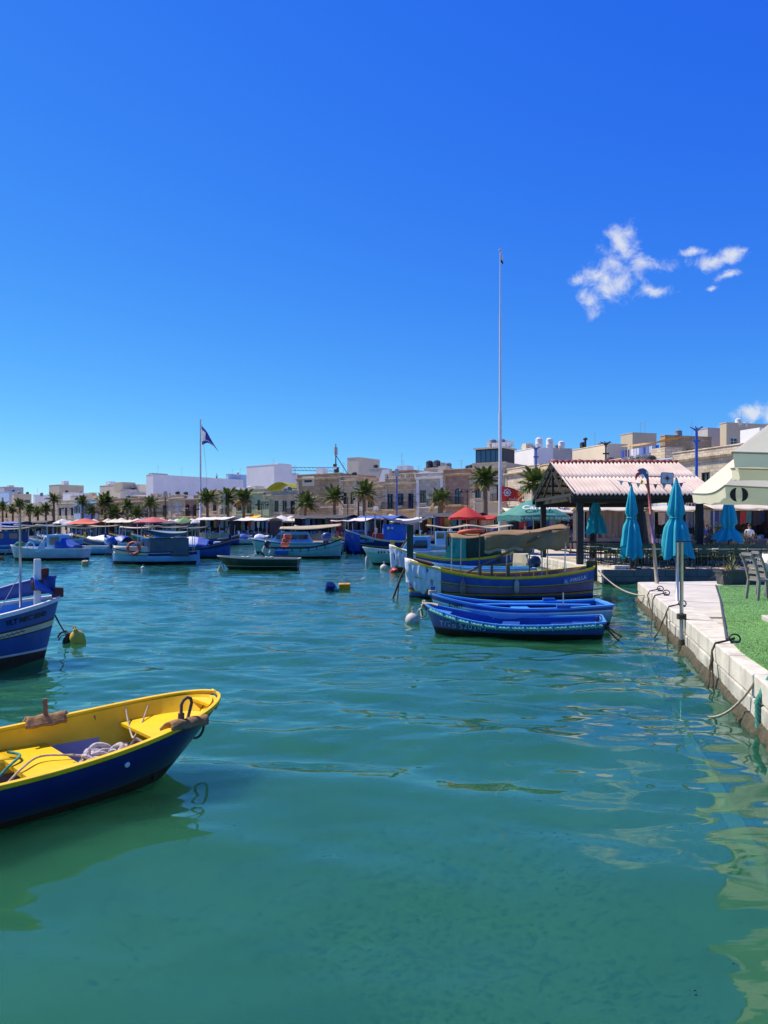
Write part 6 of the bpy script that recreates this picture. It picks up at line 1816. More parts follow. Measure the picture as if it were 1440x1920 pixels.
# ---- A: navy dinghy with yellow inside (foreground left)
h = Hull(4.3, 1.38, .42, .62, .44, .14, 'transom', .78, .62, .06, 2.0, .54, 2.7)
hd_ = R(44); bx_, by_ = -1.56, 7.08
t = boat_root('navy blue dinghy with bright yellow inside in the left foreground', bx_ - 2.15*math.cos(hd_), by_ - 2.15*math.sin(hd_), hd_, .025)
h.outer([(.80, 0), (1.0, 1)], 48).build('hull', [P_NAVY, P_MAR, P_MAR], t, angle=60)
FL = .075
mb = h.inner(FL, .05, 48)
for i_, f_ in enumerate(mb.f):
    if sum(mb.v[q][2] for q in f_)/len(f_) < .25: mb.m[i_] = 1
mb.build('inner_hull', [P_YEL, paint('bare_grey', (.30, .29, .36), .8, .5)], t, smooth=True)
h.deck(lambda u: h.sheer(u) - .02, .965, 1.0, .0, 8).build('breasthook', P_YEL, t)
h.rail(.055, .035, -.01, .045, N=60).build('gunwale', P_YEL, t, angle=50, bevel=.008)
h.deck(FL, .015, .93, .05).build('floor', paint('grey_floor', (.34, .34, .42), .7, .35), t)
h.deck(lambda u: h.sheer(u) - .13, .845, .99, .05, 14).build('foredeck', P_YEL, t, angle=40)
for u0, u1 in ((.60, .70), (.13, .3)):
    h.deck(lambda u: .29, u0, u1, .05, 6, th=.04).build('thwart', P_YEL, t)
# side benches
for sd, u1 in ((1, .63),):
    mb = MB()
    def bp(u, v):
        uu = .1 + (u1 - .1)*u; x, y, _ = h.at(uu, .29); y -= .05; wv = .24 + .10*max(0, (u - .75)/.25)**2
        return (x, sd*(y - wv*v), .286 - (.0 if v < .99 else 0))
    mb.grid(bp, 16, 3); mb.grid(lambda u, v: (bp(u, 1)[0], bp(u, 1)[1], .286 - .10*v), 16, 1, flip=True)
    mb.build('side_bench', P_YEL, t, angle=40, solid=.012)
# frames inside under the foredeck
mb = MB(); x, y, _ = h.at(.845, .3); mb.box((x, 0, .16), (.03, 2*y - .3, .17)); mb.build('bulkhead', paint('dark_locker', (.05, .04, .02), .8), t)
# thole pins on rubber pads
def pad(u, sd, seed, tall):
    x, y, z = h.at(u, h.sheer(u)); y *= sd
    T = MB(); r_ = random.Random(seed)
    T.grid(lambda a, c: (x + (a - .5)*.34 + .02*math.sin(c*5), y + sd*(.05 - .15*c + .0), z + .03 + .02*math.sin(PI*min(1, c*1.1)) - .10*max(0, c - .55) - .16*max(0, .22 - c) + .005*math.sin(a*14 + seed)), 14, 10)
    o = T.build('leather_pad', mat('worn_leather', (.30, .17, .06), .9, .35, 9, bump=.6, bscale=25, dirt=.5, dirtcol=(.09, .05, .02)), t, smooth=True, solid=.022)
    return x, y, z
x, y, z = pad(.70, 1, 2, True); mb = MB(); mb.cyl((x, y - .03, z), (x - .01, y - .03, z + .2), .022, .018, 8); mb.build('thole_pin', mat('rusty_iron', (.16, .08, .045), .8, .3, 10), t)
x, y, z = pad(.865, -1, 5, True)
m_rust = mat('rusty_iron', (.16, .08, .045), .8, .3, 10)
mb = MB(); mb.tube([(x - .03, y + .05, z - .02), (x - .025, y + .05, z + .17), (x - .005, y + .05, z + .205), (x + .03, y + .055, z + .22), (x + .065, y + .06, z + .205), (x + .075, y + .06, z + .17), (x + .04, y + .07, z + .02)], .014, 7); mb.build('iron_hook', m_rust, t, smooth=True)
mb = MB(); mb.cyl((x - .03, y + .05, z - .01), (x - .025, y + .05, z + .1), .03, .026, 10); mb.build('hook_socket', m_rust, t)
mb = MB(); xa, ya, za = h.at(.79, h.sheer(.79)); mb.tube([(xa, ya - .06, za - .03), (xa + .005, ya - .07, za - .1), (xa, ya - .09, za - .34)], .01, 5); mb.build('iron_strap', m_rust, t)
# bow ring
mb = ring_mesh(.085, .012); o = mb.build('bow_ring', M_IRON, t, smooth=True); xb = h.at(1, .36)[0]; o.location = (xb + .03, 0, .33); o.rotation_euler = (PI/2, 0, .3)
mb = MB(); mb.cyl((xb - .05, 0, .42), (xb + .04, 0, .41), .014, .014, 6); mb.build('ring_bolt', M_IRON, t)
# drain plug on the near side
xp, zp = h.at(.74, .34)[0], .36; mb = MB(); mb.lathe([(0, .01), (.017, .008), (.022, 0)], 12, axis='Y'); o = mb.build('drain_plug', P_WHT, t, smooth=True); o.location = (xp, -h.surf(xp, zp) - .004, zp); o.rotation_euler = (PI, 0, 0)
# gear inside
m_net = mat('pale_net', (.50, .46, .44), .95, .3, 14, bump=.8, bscale=40)
rn = random.Random(9); mb = MB(); xn = h.at(.755, .2)[0]
for k in range(13):
    a = rn.random()*6; c = Vector((xn + rn.gauss(0, .07), -.22 + rn.gauss(0, .07), .22 + rn.uniform(0, .12)))
    pts = [c + Vector((.16*math.cos(a + i*.5)*rn.uniform(.85, 1.05), .12*math.sin(a + i*.5)*rn.uniform(.7, 1.1), .04*math.sin(i*1.3 + k) - .008*k*0)) for i in range(12)]
    mb.rope(pts, rn.uniform(.012, .026), 6, 4)
mb.lathe([(0, 0), (.18, .02), (.22, .1), (.16, .2), (0, .22)], 12, (xn, -.16, FL + .005))
mb.build('rope_heap', m_net, t, smooth=True)
xg = h.at(.46, .2)[0]
coil(t, xg - .05, -.1, FL + .01, .30, 5, m_ropeg, .016, 3); coil(t, xg - .35, .05, FL + .01, .33, 6, mat('grey_green_rope', (.14, .22, .19), .9, .2, 20), .018, 6)
mb = MB(); mb.cyl((xg + .22, -.05, FL), (xg + .24, -.02, FL + .2), .13, .12, 12); mb.build('bucket', mat('grey_bucket', (.16, .15, .14), .7), t)
mb = MB(); mb.box((xg + .05, -.3, FL + .06), (.3, .12, .08), .3); mb.build('float_block', paint('offwhite', (.6, .6, .56)), t, bevel=.01)
x1 = h.at(.60, .3)[0]
mb = MB(); mb.rope([(x1 + .05, .38, .33), (x1 + .10, .25, .325), (x1 - .02, .12, .3), (x1 - .25, -.02, .2), (x1 - .6, -.25, .16), (x1 - 1.1, -.38, .12)], .011, 6); mb.build('mooring_line', m_ropeg, t, smooth=True)
mb = MB(); mb.rope([(x1 + .42, .0, .32), (x1 + .2, .1, .33), (x1 + .0, -.06, .31), (x1 - .2, -.2, .24), (x1 - .55, -.34, .2), (x1 - 1.2, -.5, .16)], .009, 6); mb.rope([(x1 + .42, .0, .32), (x1 + .55, -.12, .3), (x1 + .66, -.3, .22)], .009, 6); mb.build('mooring_line', m_rope, t, smooth=True)
xa = h.at(.845, .3)[0]
for (ua, sd) in ((.84, 1), (.89, 1)):
    xx, yy, zz = h.at(ua, h.sheer(ua)); mb = MB(); mb.tube(rope_path((xa - .02, .05, .34), (xx + .06, yy - .02, zz + .03), .05, 10), .008, 6); mb.build('mooring_line', m_rope, t, smooth=True)
mb = MB(); mb.rope([(xa, .05, .34), (xa + .03, -.04, .31), (xa - .03, -.14, .32), (xa + .02, -.2, .33)], .012, 6); mb.tube([(xa, .05, .34), (xa - .1, .06, .2), (xa - .16, .02, FL + .02)], .009, 6); mb.build('knot', m_rope, t, smooth=True)

# ---- B: blue luzzu bow with registration, left edge
h = Hull(6.2, 2.2, .66, .98, .8, .4, 'double', .7, .30, .17, 2.4, .7, 2.3)
hd_ = R(37); t = boat_root('blue fishing boat with black registration at the left edge', -5.33 - 3.1*math.cos(hd_), 12.58 - 3.1*math.sin(hd_), hd_)
h.outer([(.36, 0), (.40, 1), (.52, 2), (.55, 1), (.95, 0), (1.0, 3)], 48).build('hull', [P_BLUE, P_MAR, P_CRM, P_WHT, P_MAR], t, angle=60)
h.rail(.10, .06, -.01, .03, N=60).build('gunwale', P_WHT, t, angle=50)
h.inner(.4, .06).build('inner_hull', P_LB, t, smooth=True)
h.deck(lambda u: h.sheer(u) - .16, .55, .985, .06).build('foredeck', P_GREY, t)
h.deck(.4, .02, .56, .06).build('floor', P_GREY, t)
xs_, _, zs_ = h.at(1, h.sheer(1))
mb = MB(); mb.box((xs_ - .32, .02, zs_ + .28), (.105, .06, .75)); mb.add([], []); mb.build('stem_post', P_WHT, t, bevel=.015)
mb = MB(); mb.lathe([(.09, -.05), (.10, .0), (.10, .08), (.085, .12)], 10, (xs_ - .32, .02, zs_ + .2)); mb.build('post_wrap', mat('dark_wrap', (.05, .04, .035), .9), t)
# blue cover lashed along the far gunwale and over the bow
mb = MB()
def cov(a, c):
    u = .55 + .45*a; x, y, z = h.at(u, h.sheer(u)); hgt = .20 + .18*max(0, a - .55)/.45 + .03*math.sin(a*9)
    ang = PI*c
    return (x - .05, y*.98 + .05 - .13*c, z + .05 + hgt*math.sin(ang*.55 + .1)*(1 - .2*c))
mb.grid(cov, 26, 6); mb.build('folded_cover', C_TARPB, t, smooth=True, solid=.03)
mb = MB(); mb.grid(lambda a, c: (xs_ - .40 + .42*a, .20*(1 - a)*(2*c - 1), zs_ + .05 + (.34*(1 - a)**1.3)*(1 - .6*(2*c - 1)**2) + .02*math.sin(c*9)), 10, 10); mb.build('bow_cover', C_TARPB, t, smooth=True, solid=.02)
mb = MB(); mb.box((xs_ - .02, -.02, zs_ + .10), (.14, .14, .16), .4); mb.box((xs_ - .2, .12, zs_ + .42), (.14, .1, .16), .5); mb.build('rusty_fitting', mat('rust_red', (.12, .03, .025), .9, .3, 10), t, bevel=.02)
mb = MB(); mb.cyl((xs_ - .55, .12, zs_ - .12), (xs_ - .56, .12, zat(962, 12.4)), .022, .018, 8); mb.build('steel_pole', M_STEEL, t, smooth=True)
mb = MB(); mb.tube(rope_path((xs_ - .55, .12, zs_ + .45), (xs_ - 1.0, -.5, zs_ - .13), .02, 6), .007, 4); mb.build('stay_line', m_rope, t)
mb = MB(); mb.tube([(xs_ - .4 + .08*math.cos(a*1.3), -.28 + .05*math.sin(a), zs_ - .13 + .012*(a % 3)) for a in range(14)], .018, 5); mb.build('white_rag', P_WHT, t, smooth=True)
flat_lettering(h, 'VLT MFC 8040', .115, P_BLK, t, xs_ - .60, zs_ - .235, -1, 1, .92, .003, tilt=.12)
mb = MB(); mb.tube([(lambda x_, z_: (x_, -h.surf(x_, z_) - .006, z_))(xs_ - 1.15 + .025*k, zs_ - .50 + .004*k + .018*math.sin(k*2.1)) for k in range(22)], .006, 4); mb.build('script_mark', P_GRN, t)
wl = Matrix.Rotation(-hd_, 3, 'Z') @ (at(124, 1204) - t.location); mb = MB(); mb.tube(rope_path((xs_ - .06, 0, zs_ - .26), (wl.x, wl.y, .15), .02, 8), .014, 6); mb.build('bow_line', m_roped, t)
# black weedy float and yellow buoy
wp = at(124, 1204)
mb = MB(); mb.lathe([(0, -.08), (.06, -.06), (.075, .05), (.04, .16), (0, .2)], 10); mb.tube([(0, 0, .15), (-.08, -.02, .2), (-.16, -.02, .12), (-.18, 0, .02)], .018, 5); mb.tube([(0, 0, .17), (-.05, .02, .13), (-.14, .03, .06), (-.15, .0, -.03)], .012, 5)
o = mb.build('rope_float', m_roped, smooth=True); o.location = (wp.x, wp.y, 0); o.rotation_euler = (0, .4, 0); tag(o, 'black weed covered rope float beside the yellow buoy', 'float')
def buoy(px, py, kind, m, label, s=1.0, rx=0.0, rz=0.0):
    wp = at(px, py)
    mb = MB()
    if kind == 'keg': mb.lathe([(0, -.16), (.12, -.15), (.14, -.02), (.135, .12), (.10, .19), (.05, .22), (.035, .27), (0, .28)], 14)
    if kind == 'ball': mb.lathe([(.0 + .16*math.sin(PI*k/10), -.16*math.cos(PI*k/10) + .06) for k in range(11)], 14); mb.cyl((0, 0, .2), (0, 0, .27), .03, .025, 8)
    if kind == 'cone': mb.lathe([(0, -.12), (.16, -.1), (.18, 0), (.05, .28), (.03, .34), (0, .35)], 14)
    if kind == 'drum': mb.lathe([(0, -.2), (.17, -.2), (.18, -.18), (.18, .18), (.17, .2), (0, .2)], 14, (0, 0, .06))
    if kind == 'box': mb.box((0, 0, .06), (.42, .26, .3))
    mb.v = [(x*s, y*s, z*s) for x, y, z in mb.v]
    t = thing('buoy', label, 'buoy', (wp.x, wp.y, 0), rz, 'mooring buoys'); t.rotation_euler = (rx, 0, rz)
    mb.build('float', m, t, angle=50, bevel=.02 if kind == 'box' else 0)
    mb = ring_mesh(.03*s, .01*s, 12, 5); o = mb.build('eye', m, t, smooth=True); o.location = (0, 0, {'keg': .30, 'ball': .29, 'cone': .37, 'drum': .29, 'box': .23}[kind]*s); o.rotation_euler = (PI/2, 0, 0)
P_BY = paint('buoy_yellow', (.72, .50, .07), .6, .5, dirtcol=(.2, .12, .03))
buoy(147, 1204, 'keg', P_BY, 'yellow mooring buoy beside the blue boat bow at left', 1.0, .35, -.3)
buoy(160, 1060, 'drum', paint('buoy_tan', (.52, .40, .22), .7, .4), 'tan drum buoy between the two white cabin boats', 1.0, .15)
buoy(268, 1067, 'ball', M_BUOYW, 'small white ball buoy before the life ring boat', .7)
buoy(413, 1071, 'cone', paint('buoy_pale_yellow', (.62, .52, .22), .6, .4), 'yellow cone buoy at the dark green dinghy', .9, .1)
buoy(618, 1106, 'drum', P_NAVY, 'navy drum float in the open water', .9, .5, .5)
buoy(631, 1106, 'drum', paint('buoy_teal', (.06, .36, .40), .6, .2), 'small turquoise float between navy and orange ones', .6, .9)
buoy(646, 1105, 'box', paint('buoy_orange', (.72, .33, .02), .6, .3), 'orange box float in the open water', .95, .08, .1)
buoy(774, 1168, 'ball', M_BUOYW, 'weathered white ball buoy at the blue dinghies', 1.05)
buoy(720, 1068, 'ball', M_BUOYW, 'white ball buoy near the turquoise hull', 1.25)
buoy(738, 1074, 'keg', P_RED, 'red buoy beside the white ball buoy', 1.5, 1.2, .3)
buoy(2, 1050, 'ball', P_MAR, 'dark red buoy at the left edge', 1.0)
buoy(197, 1035, 'drum', P_BLUE, 'blue drum buoy left of the life ring boat', 1.0)

# ---- C: two blue dinghies (right centre)
def dinghy_front():
    h = Hull(3.5, 1.5, .27, .58, .36, .16, 'transom', .80, .26, .11, 2.2, .66, 2.3, srake=.06)
    ps, pb = at(1130, 1204), at(806, 1194)
    c = (ps + pb)/2; hd_ = math.atan2(pb.y - ps.y, pb.x - ps.x)
    t = boat_root('blue dinghy edged with twisted green rope, hull number in white', c.x + .06, c.y + .62, hd_)
    h.outer([(.93, 0), (1.0, 1)], 48).build('hull', [P_BLUE, P_BLK, P_BLK], t, angle=60)
    h.rail(.07, .035, -.012, .045, N=60).build('gunwale', P_LB, t, angle=50)
    h.inner(.09, .04, 40).build('inner_hull', P_BLUE, t, smooth=True)
    h.deck(.09, .015, .93, .04).build('floor', P_BLUE, t)
    h.deck(lambda u: .20, .46, .56, .04, 4, th=.03).build('thwart', P_BLUE, t); h.deck(lambda u: .22, .02, .16, .04, 4, th=.03).build('thwart', P_BLUE, t)
    h.deck(lambda u: h.sheer(u) - .05, .86, .985, .04, 8).build('foredeck', P_LB, t)
    for sd in (1, -1):
        # twisted rope fender in two strands
        for ph in (0, PI):
            mb = MB(); pts = []
            for i in range(240):
                u = .015 + .955*i/239; x, y, z = h.at(u, h.sheer(u) - .045); a = i*.62 + ph
                pts.append((x, sd*(y + .035 + .014*math.cos(a)), z - .005 + .017*math.sin(a)))
            mb.tube(pts, .021, 5); mb.build('rope_fender', mat('turquoise_rope', (.12, .42, .34), .9, .25, 25, bump=.5, bscale=60), t, smooth=True)
    for k in range(12):
        u = .05 + .075*k; x, y, z = h.at(u, h.sheer(u)); mb = MB(); mb.box((x, y + .02, z - .03), (.012, .08, .12)); mb.build('lashing', P_SKY, t)
    mb = MB(); x, y, z = h.at(.62, h.sheer(.62)); mb.cyl((x, -y + .05, z), (x, -y + .03, .1), .012, .012, 6); mb.build('strut', P_SKY, t)
    flat_lettering(h, 'T/To S20343', .165, mat('faded_white_paint', (.74, .78, .85), .8, .3, 12), t, h.at(.77, .3)[0], .215, 1, -1, 1.12, -.002, tilt=-.035, wob=.006, off=.006)
    # frayed knot at the bow
    x, y, z = h.at(1, h.sheer(1)); rn = random.Random(3); mb = MB()
    for k in range(7): mb.tube([Vector((x + .02 + rn.gauss(0, .03), rn.gauss(0, .04), z + rn.gauss(-.02, .04))) for _ in range(7)], .018, 5)
    mb.tube([(x - .30, .20, z), (x - .15, .14, z + .02), (x + .03, .03, z + .01), (x + .08, 0, z - .12), (x + .06, .02, z - .3)], .026, 6)
    mb.build('rope_knot', m_rope, t, smooth=True)
    mb = ring_mesh(.09, .012); o = mb.build('ring', M_STEEL, t, smooth=True); o.location = (x + .05, .05, z - .18); o.rotation_euler = (PI/2, .2, .3)
    xs, ys, zs = h.at(0, h.sheer(0))
    mb = MB(); mb.tube(rope_path((xs - .0, .4, zs - .05), (xs - .35, .55, -.05), .04), .016, 5); mb.tube(rope_path((xs, .2, zs - .05), (xs - .55, -.1, -.05), .06), .014, 5); mb.build('stern_line', m_roped, t, smooth=True)
    mb = ring_mesh(.06, .01); o = mb.build('stern_ring', M_IRON, t, smooth=True); o.location = (xs + .1, .4, zs + .05); o.rotation_euler = (PI/2, 0, .4)
    return t
dinghy_front()
def dinghy_back():
    h = Hull(3.8, 1.6, .43, .70, .50, .18, 'transom', .82, .3, .10, 2.2, .66, 2.3, srake=.06)
    t = boat_root('lighter blue dinghy moored behind the rope edged one', xat(972, 16.6), 16.75, PI - .02)
    h.outer([(.20, 0), (.27, 1), (.9, 2), (1.0, 3)], 48).build('hull', [P_BLUE, P_WHT, P_SKY, P_BLK, P_BLK], t, angle=60)
    h.rail(.11, .04, -.012, .08, N=60).build('gunwale', P_LB, t, angle=50)
    h.inner(.1, .05, 40).build('inner_hull', P_BLUE, t, smooth=True); h.deck(.1, .015, .93, .05).build('floor', P_BLUE, t)
    h.deck(lambda u: h.sheer(u) - .06, .8, .985, .05, 8).build('foredeck', P_LB, t)
    for u0, u1 in ((.02, .2), (.42, .52)): h.deck(lambda u: .36, u0, u1, .05, 4, th=.03).build('thwart', P_LB, t)
    for sd in (1, -1):
        mb = MB()
        def bp(u, v):
            uu = .05 + .75*u; x, y, _ = h.at(uu, .4); return (x, sd*(y - .06 - .2*v), .40)
        mb.grid(bp, 14, 2); mb.build('side_bench', P_LB, t, solid=.03)
    for sd in (1, -1):
        x, y, z = h.at(.28, h.sheer(.28)); mb = MB(); mb.box((x, sd*(y - .02), z + .05), (.28, .12, .07)); mb.build('rowlock_block', P_BLUE, t, bevel=.01)
        if sd == 1: mb = MB(); mb.cyl((x, y - .02, z + .05), (x, y - .02, z + .34), .016, .014, 6); mb.build('thole_pin', M_STEEL, t)
    flat_lettering(h, 'S19877', .10, P_BLK, t, h.at(.865, .5)[0], .475, 1, -1, 1.0, .002)
    x, y, z = h.at(1, h.sheer(1)); mb = MB(); mb.box((x - .06, 0, z + .03), (.10, .10, .26)); mb.build('stem_post', P_BLUE, t, bevel=.012)
    mb = MB()
    for k in range(4): mb.tube([(x - .06 + .085*math.cos(a), .085*math.sin(a), z - .02 + .025*k) for a in [2*PI*j/10 for j in range(10)]], .016, 5, closed=True)
    mb.build('rope_turns', m_rope, t, smooth=True)
    xs, ys, zs = h.at(0, h.sheer(0)); mb = MB(); mb.box((xs - .03, 0, .25), (.06, .3, .55)); mb.build('rudder', paint('weathered_grey', (.25, .25, .23), .8), t)
dinghy_back()

# ---- D: luzzu with name board, brown awning, white sheet on its bow
Yf = 23.3
h = Hull(5.75, 2.05, .64, 1.14, .92, .4, 'double', .7, .10, .06, 2.5, .62, 2.4, srake=.06)
pbow, pst = at(772, Y=Yf), at(1103, Y=Yf)
t = boat_root('painted wooden luzzu with name board and long brown awning', (pbow.x + pst.x)/2 + .05, Yf + .2, PI + .01); D = t
h.outer([(.07, 0), (.40, 1), (.46, 0), (.48, 5), (.78, 2), (.82, 3), (.90, 0), (1.0, 1)], 52).build('hull', [P_OCH, P_BLUE, P_MAU, P_MAR, P_MAR, P_BLK], t, angle=60)
h.rail(.085, .06, -.01, .03, N=60).build('gunwale', P_YEL, t, angle=50)
h.rail(.05, .03, -.015, 0, N=50, frac=.43).build('rubbing_strake', P_OCH, t)
h.inner(.18, .06, 40).build('inner_hull', P_MAU, t, smooth=True); h.deck(.18, .02, .95, .06).build('floor', P_WOOD, t)
h.deck(lambda u: h.sheer(u) - .1, .83, .985, .05, 8).build('foredeck', P_OCH, t); h.deck(lambda u: h.sheer(u) - .1, .015, .16, .05, 8).build('afterdeck', P_OCH, t)
for u in (.33, .55, .7): h.deck(lambda q: .48, u, u + .045, .06, 3, th=.035).build('thwart', P_WOOD, t)
for u in [.22 + .07*k for k in range(9)]:
    for sd in (1, -1):
        mb = MB(); mb.tube([(lambda p: (p[0], sd*(p[1] - .075), p[2]))(h.at(u, z)) for z in (h.sheer(u) - .02, .5, .36, .2)], .022, 5); mb.build('frame_rib', P_OCH, t)
mb = MB(); mb.box((.35, .1, .36), (.7, .6, .36)); mb.build('engine_box', P_WOOD, t, bevel=.02)
mb = MB(); mb.cyl((.15, -.25, .2), (.15, -.25, .62), .15, .14, 14); mb.build('barrel', mat('rust_barrel', (.16, .08, .04), .8, .3, 6), t, smooth=False)
for x, w in ((-.2, .09), (.62, .09), (.3, .07)):
    mb = MB(); mb.box((x, .2 if x < .5 else -.1, .62), (w, .1, .75)); mb.build('upright', P_WOOD, t, bevel=.01)
x, y, z = h.at(1, h.sheer(1)); mb = MB(); mb.box((x - .1, 0, (zat(984, Yf) + .7)/2), (.2, .10, zat(984, Yf) - .7)); mb.build('stem_post', P_GRN, t, bevel=.02)
x2, _, z2 = h.at(0, h.sheer(0)); mb = MB(); mb.box((x2 + .08, 0, z2 - .12), (.32, .12, .62)); mb.build('stern_post', P_GRN, t, bevel=.02)
mb = MB(); xs_ = h.at(.06, .8)[0]; 
sheet_over(h, t, C_TARPW, .83, 1.0, .78, .035, 2)
mb = MB(); mb.grid(lambda a, c: (x - .05 - .75*a, .5*(2*c - 1)*(.3 + a), z + .05 + .06*math.sin(c*7) - .18*a), 10, 8); mb.build('bow_rag', mat('dark_rag', (.10, .085, .07), .9, .3, 6), t, smooth=True)
mb = MB(); xb_ = h.at(.12, .62)[0]
def board(a, c):
    xx = h.at(.055 + .15*a, .7)[0]; zz = h.sheer(.055 + .15*a) - .12 - .19*c
    return (xx, h.surf(xx, zz) + .012, zz)
mb.grid(board, 12, 4); mb.build('name_board', paint('board_blue', (.03, .14, .5)), t, solid=.01)
flat_lettering(h, 'IL·FIRILLA', .15, m_signw, t, h.at(.13, .7)[0], h.sheer(.13) - .215, 1, -1, 1.15, .002, tilt=.17, off=.024)
xm = h.at(.72, .5)[0]; fender(t, xm, h.surf(xm, .4) + .09, .40, .46, .085); xm = h.at(.45, .5)[0]; fender(t, xm, h.surf(xm, .42) + .085, .42, .42, .075, mat('fender_pale', (.42, .36, .28), .7, .2, 8))
mb = MB(); mb.tube([(xm + .45, h.surf(xm + .45, .42) + .02, .45), (xm + .5, h.surf(xm + .5, .38) + .03, .38), (xm + .42, h.surf(xm + .42, .38) + .03, .36)], .008, 4); mb.build('lashing', m_rope, t)
# awning: local x runs towards the bow (left in view)
zl, zr_ = zat(1008, Yf), zat(991, Yf)
cxr = D.location.x
def lx(px, Y=Yf): return -(xat(px, Y) - cxr)
xL, xR = lx(842), lx(1058)
mb = MB(); mb.grid(lambda a, c: (xL + (xR - xL)*a, .85*(2*c - 1), zl + (zr_ - zl)*a + .10*(1 - (2*c - 1)**2) + .035*math.sin(a*13 + c*3) - .05*math.sin(a*PI)), 30, 10); mb.build('awning', C_BROWN, t, smooth=True, solid=.012)
mb = MB()
def flap(a, c):
    f = .28 + .72*a; x_ = xL + (xR - xL)*f; hgt = .42 if a < .5 else .42 + .16*math.sin((a - .5)*5)
    return (x_, .85 + .05*math.sin(a*16 + c*2), zl + (zr_ - zl)*f - .02 - hgt*c*(1 + .07*math.sin(a*31)))
mb.grid(flap, 34, 6); mb.build('awning_flap', C_BROWN, t, smooth=True, solid=.012)
mb = MB()
for k in range(70):
    a = k/69*.45; p = flap(a, 1.0); mb.box((p[0], p[1], p[2] - .03), (.012, .006, .06 + .04*((k*7) % 3)))
mb.build('fringe', C_TAN, t)
for px, sd in ((842, .8), (893, .82), (985, .8), (1012, .5), (1050, .8), (870, -.8), (960, -.8), (1040, -.8)):
    x_ = lx(px); f = (x_ - xL)/(xR - xL); mb = MB(); mb.cyl((x_, sd, .6), (x_ - .02, sd, zl + (zr_ - zl)*f + .02), .02, .017, 6); mb.build('awning_pole', P_WOOD if px % 2 else M_STEEL, t)
mb = MB(); mb.cyl((lx(862), .5, zat(1078, Yf)), (lx(1002), .9, zat(1006, Yf)), .035, .03, 8); mb.build('boom', mat('grey_boom', (.14, .12, .10), .7), t, smooth=True)
mb = ring_mesh(.30, .075, 28, 10); o = mb.build('life_ring', M_RING, t, smooth=True); o.location = (lx(883), .1, zl + .16); o.rotation_euler = (.12, .05, 0); o.scale = (1.1, 1.1, .9)
# mooring lines
mb = MB(); mb.tube(rope_path((x + .05, .05, .9), (x + .45, .5, -.05), -.05), .035, 6); mb.tube(rope_path((x + .25, .25, .45), (x + .32, .75, -.05), .03), .025, 5); mb.build('bow_line', m_roped, t, smooth=True)
mb = MB(); rl_ = ring_pt = at(1245, 1109, ZQ); q = Vector((-(rl_.x - D.location.x), -(rl_.y - D.location.y), ZQ)); mb.tube(rope_path((x2 - .1, .1, .82), q, .35, 20), .02, 6); mb.build('stern_line', m_rope, t, smooth=True)

# ---- E: green cabin boat behind it
Ye = 36.5
h = Hull(5.9, 2.1, .62, 1.25, .95, .4, 'double', .7, .12, .06, 2.4, .62, 2.3)
t = boat_root('blue and yellow boat with dark green cabin behind the luzzu', (xat(735, Ye) + xat(962, Ye))/2, Ye + .3, PI); E_ = t
h.outer([(.10, 0), (.55, 1), (.62, 0), (.85, 2), (1, 3)], 44).build('hull', [P_YEL, P_BLUE, P_EMR, P_MAR, P_MAR], t, angle=60)
h.rail(.08, .06, -.01, .03, N=50).build('gunwale', P_YEL, t, angle=50); h.inner(.25, .06).build('inner_hull', P_SKY, t, smooth=True); h.deck(.25, .02, .95, .06).build('floor', P_SKY, t)
h.deck(None, .80, .985, .05).build('foredeck', P_CRM, t)
def ex_(px): return -(xat(px, Ye) - E_.location.x)
mb = MB(); mb.box(((ex_(838) + ex_(938))/2, .1, (.5 + zat(998, Ye))/2), (ex_(838) - ex_(938), 1.3, zat(998, Ye) - .5)); mb.build('cabin', P_GRN, t, bevel=.03)
mb = MB(); mb.grid(lambda a, c: (ex_(828) - (ex_(828) - ex_(872))*a, .78 + .05*math.sin(a*9 + c*4) + .12*c, zat(1005, Ye) - .1*a - (zat(1005, Ye) - .62)*c*(1 - .0)), 12, 10); 
mb.v = [((v[0] if v[2] < .9 else v[0] - .0) - (.45*(v[2] - .62) if v[0] > ex_(850) else 0), v[1], v[2]) for v in mb.v]; mb.build('green_sheet', mat('emerald_sheet', (.03, .36, .24), .6, .15, 3, bump=.4, bscale=6), t, smooth=True, solid=.01)
x, y, z = h.at(1, h.sheer(1)); mb = MB(); mb.box((x - .1, 0, z + .05), (.2, .1, .4)); mb.build('stem_post', P_OCH, t, bevel=.02)
sheet_over(h, t, C_TARPW, .80, 1.0, .9, .03, 5)
poles(t, [((ex_(842), .8, .6), (ex_(842), .8, zat(985, Ye))), ((ex_(955), .7, .6), (ex_(955), .7, zat(985, Ye)))])
mb = MB(); mb.grid(lambda a, c: (ex_(800) - (ex_(800) - ex_(960))*a, .8*(2*c - 1), zat(992, Ye) + .15 - .12*math.sin(a*PI*2)**2 + .06*(1 - (2*c - 1)**2)), 20, 6); mb.build('awning', C_TAN, t, smooth=True, solid=.012)
for xx in (1.2, .4, -.6): h.deck(lambda q: .5, .5 + xx/6, .55 + xx/6, .06, 3, th=.03).build('thwart', P_SKY, t)

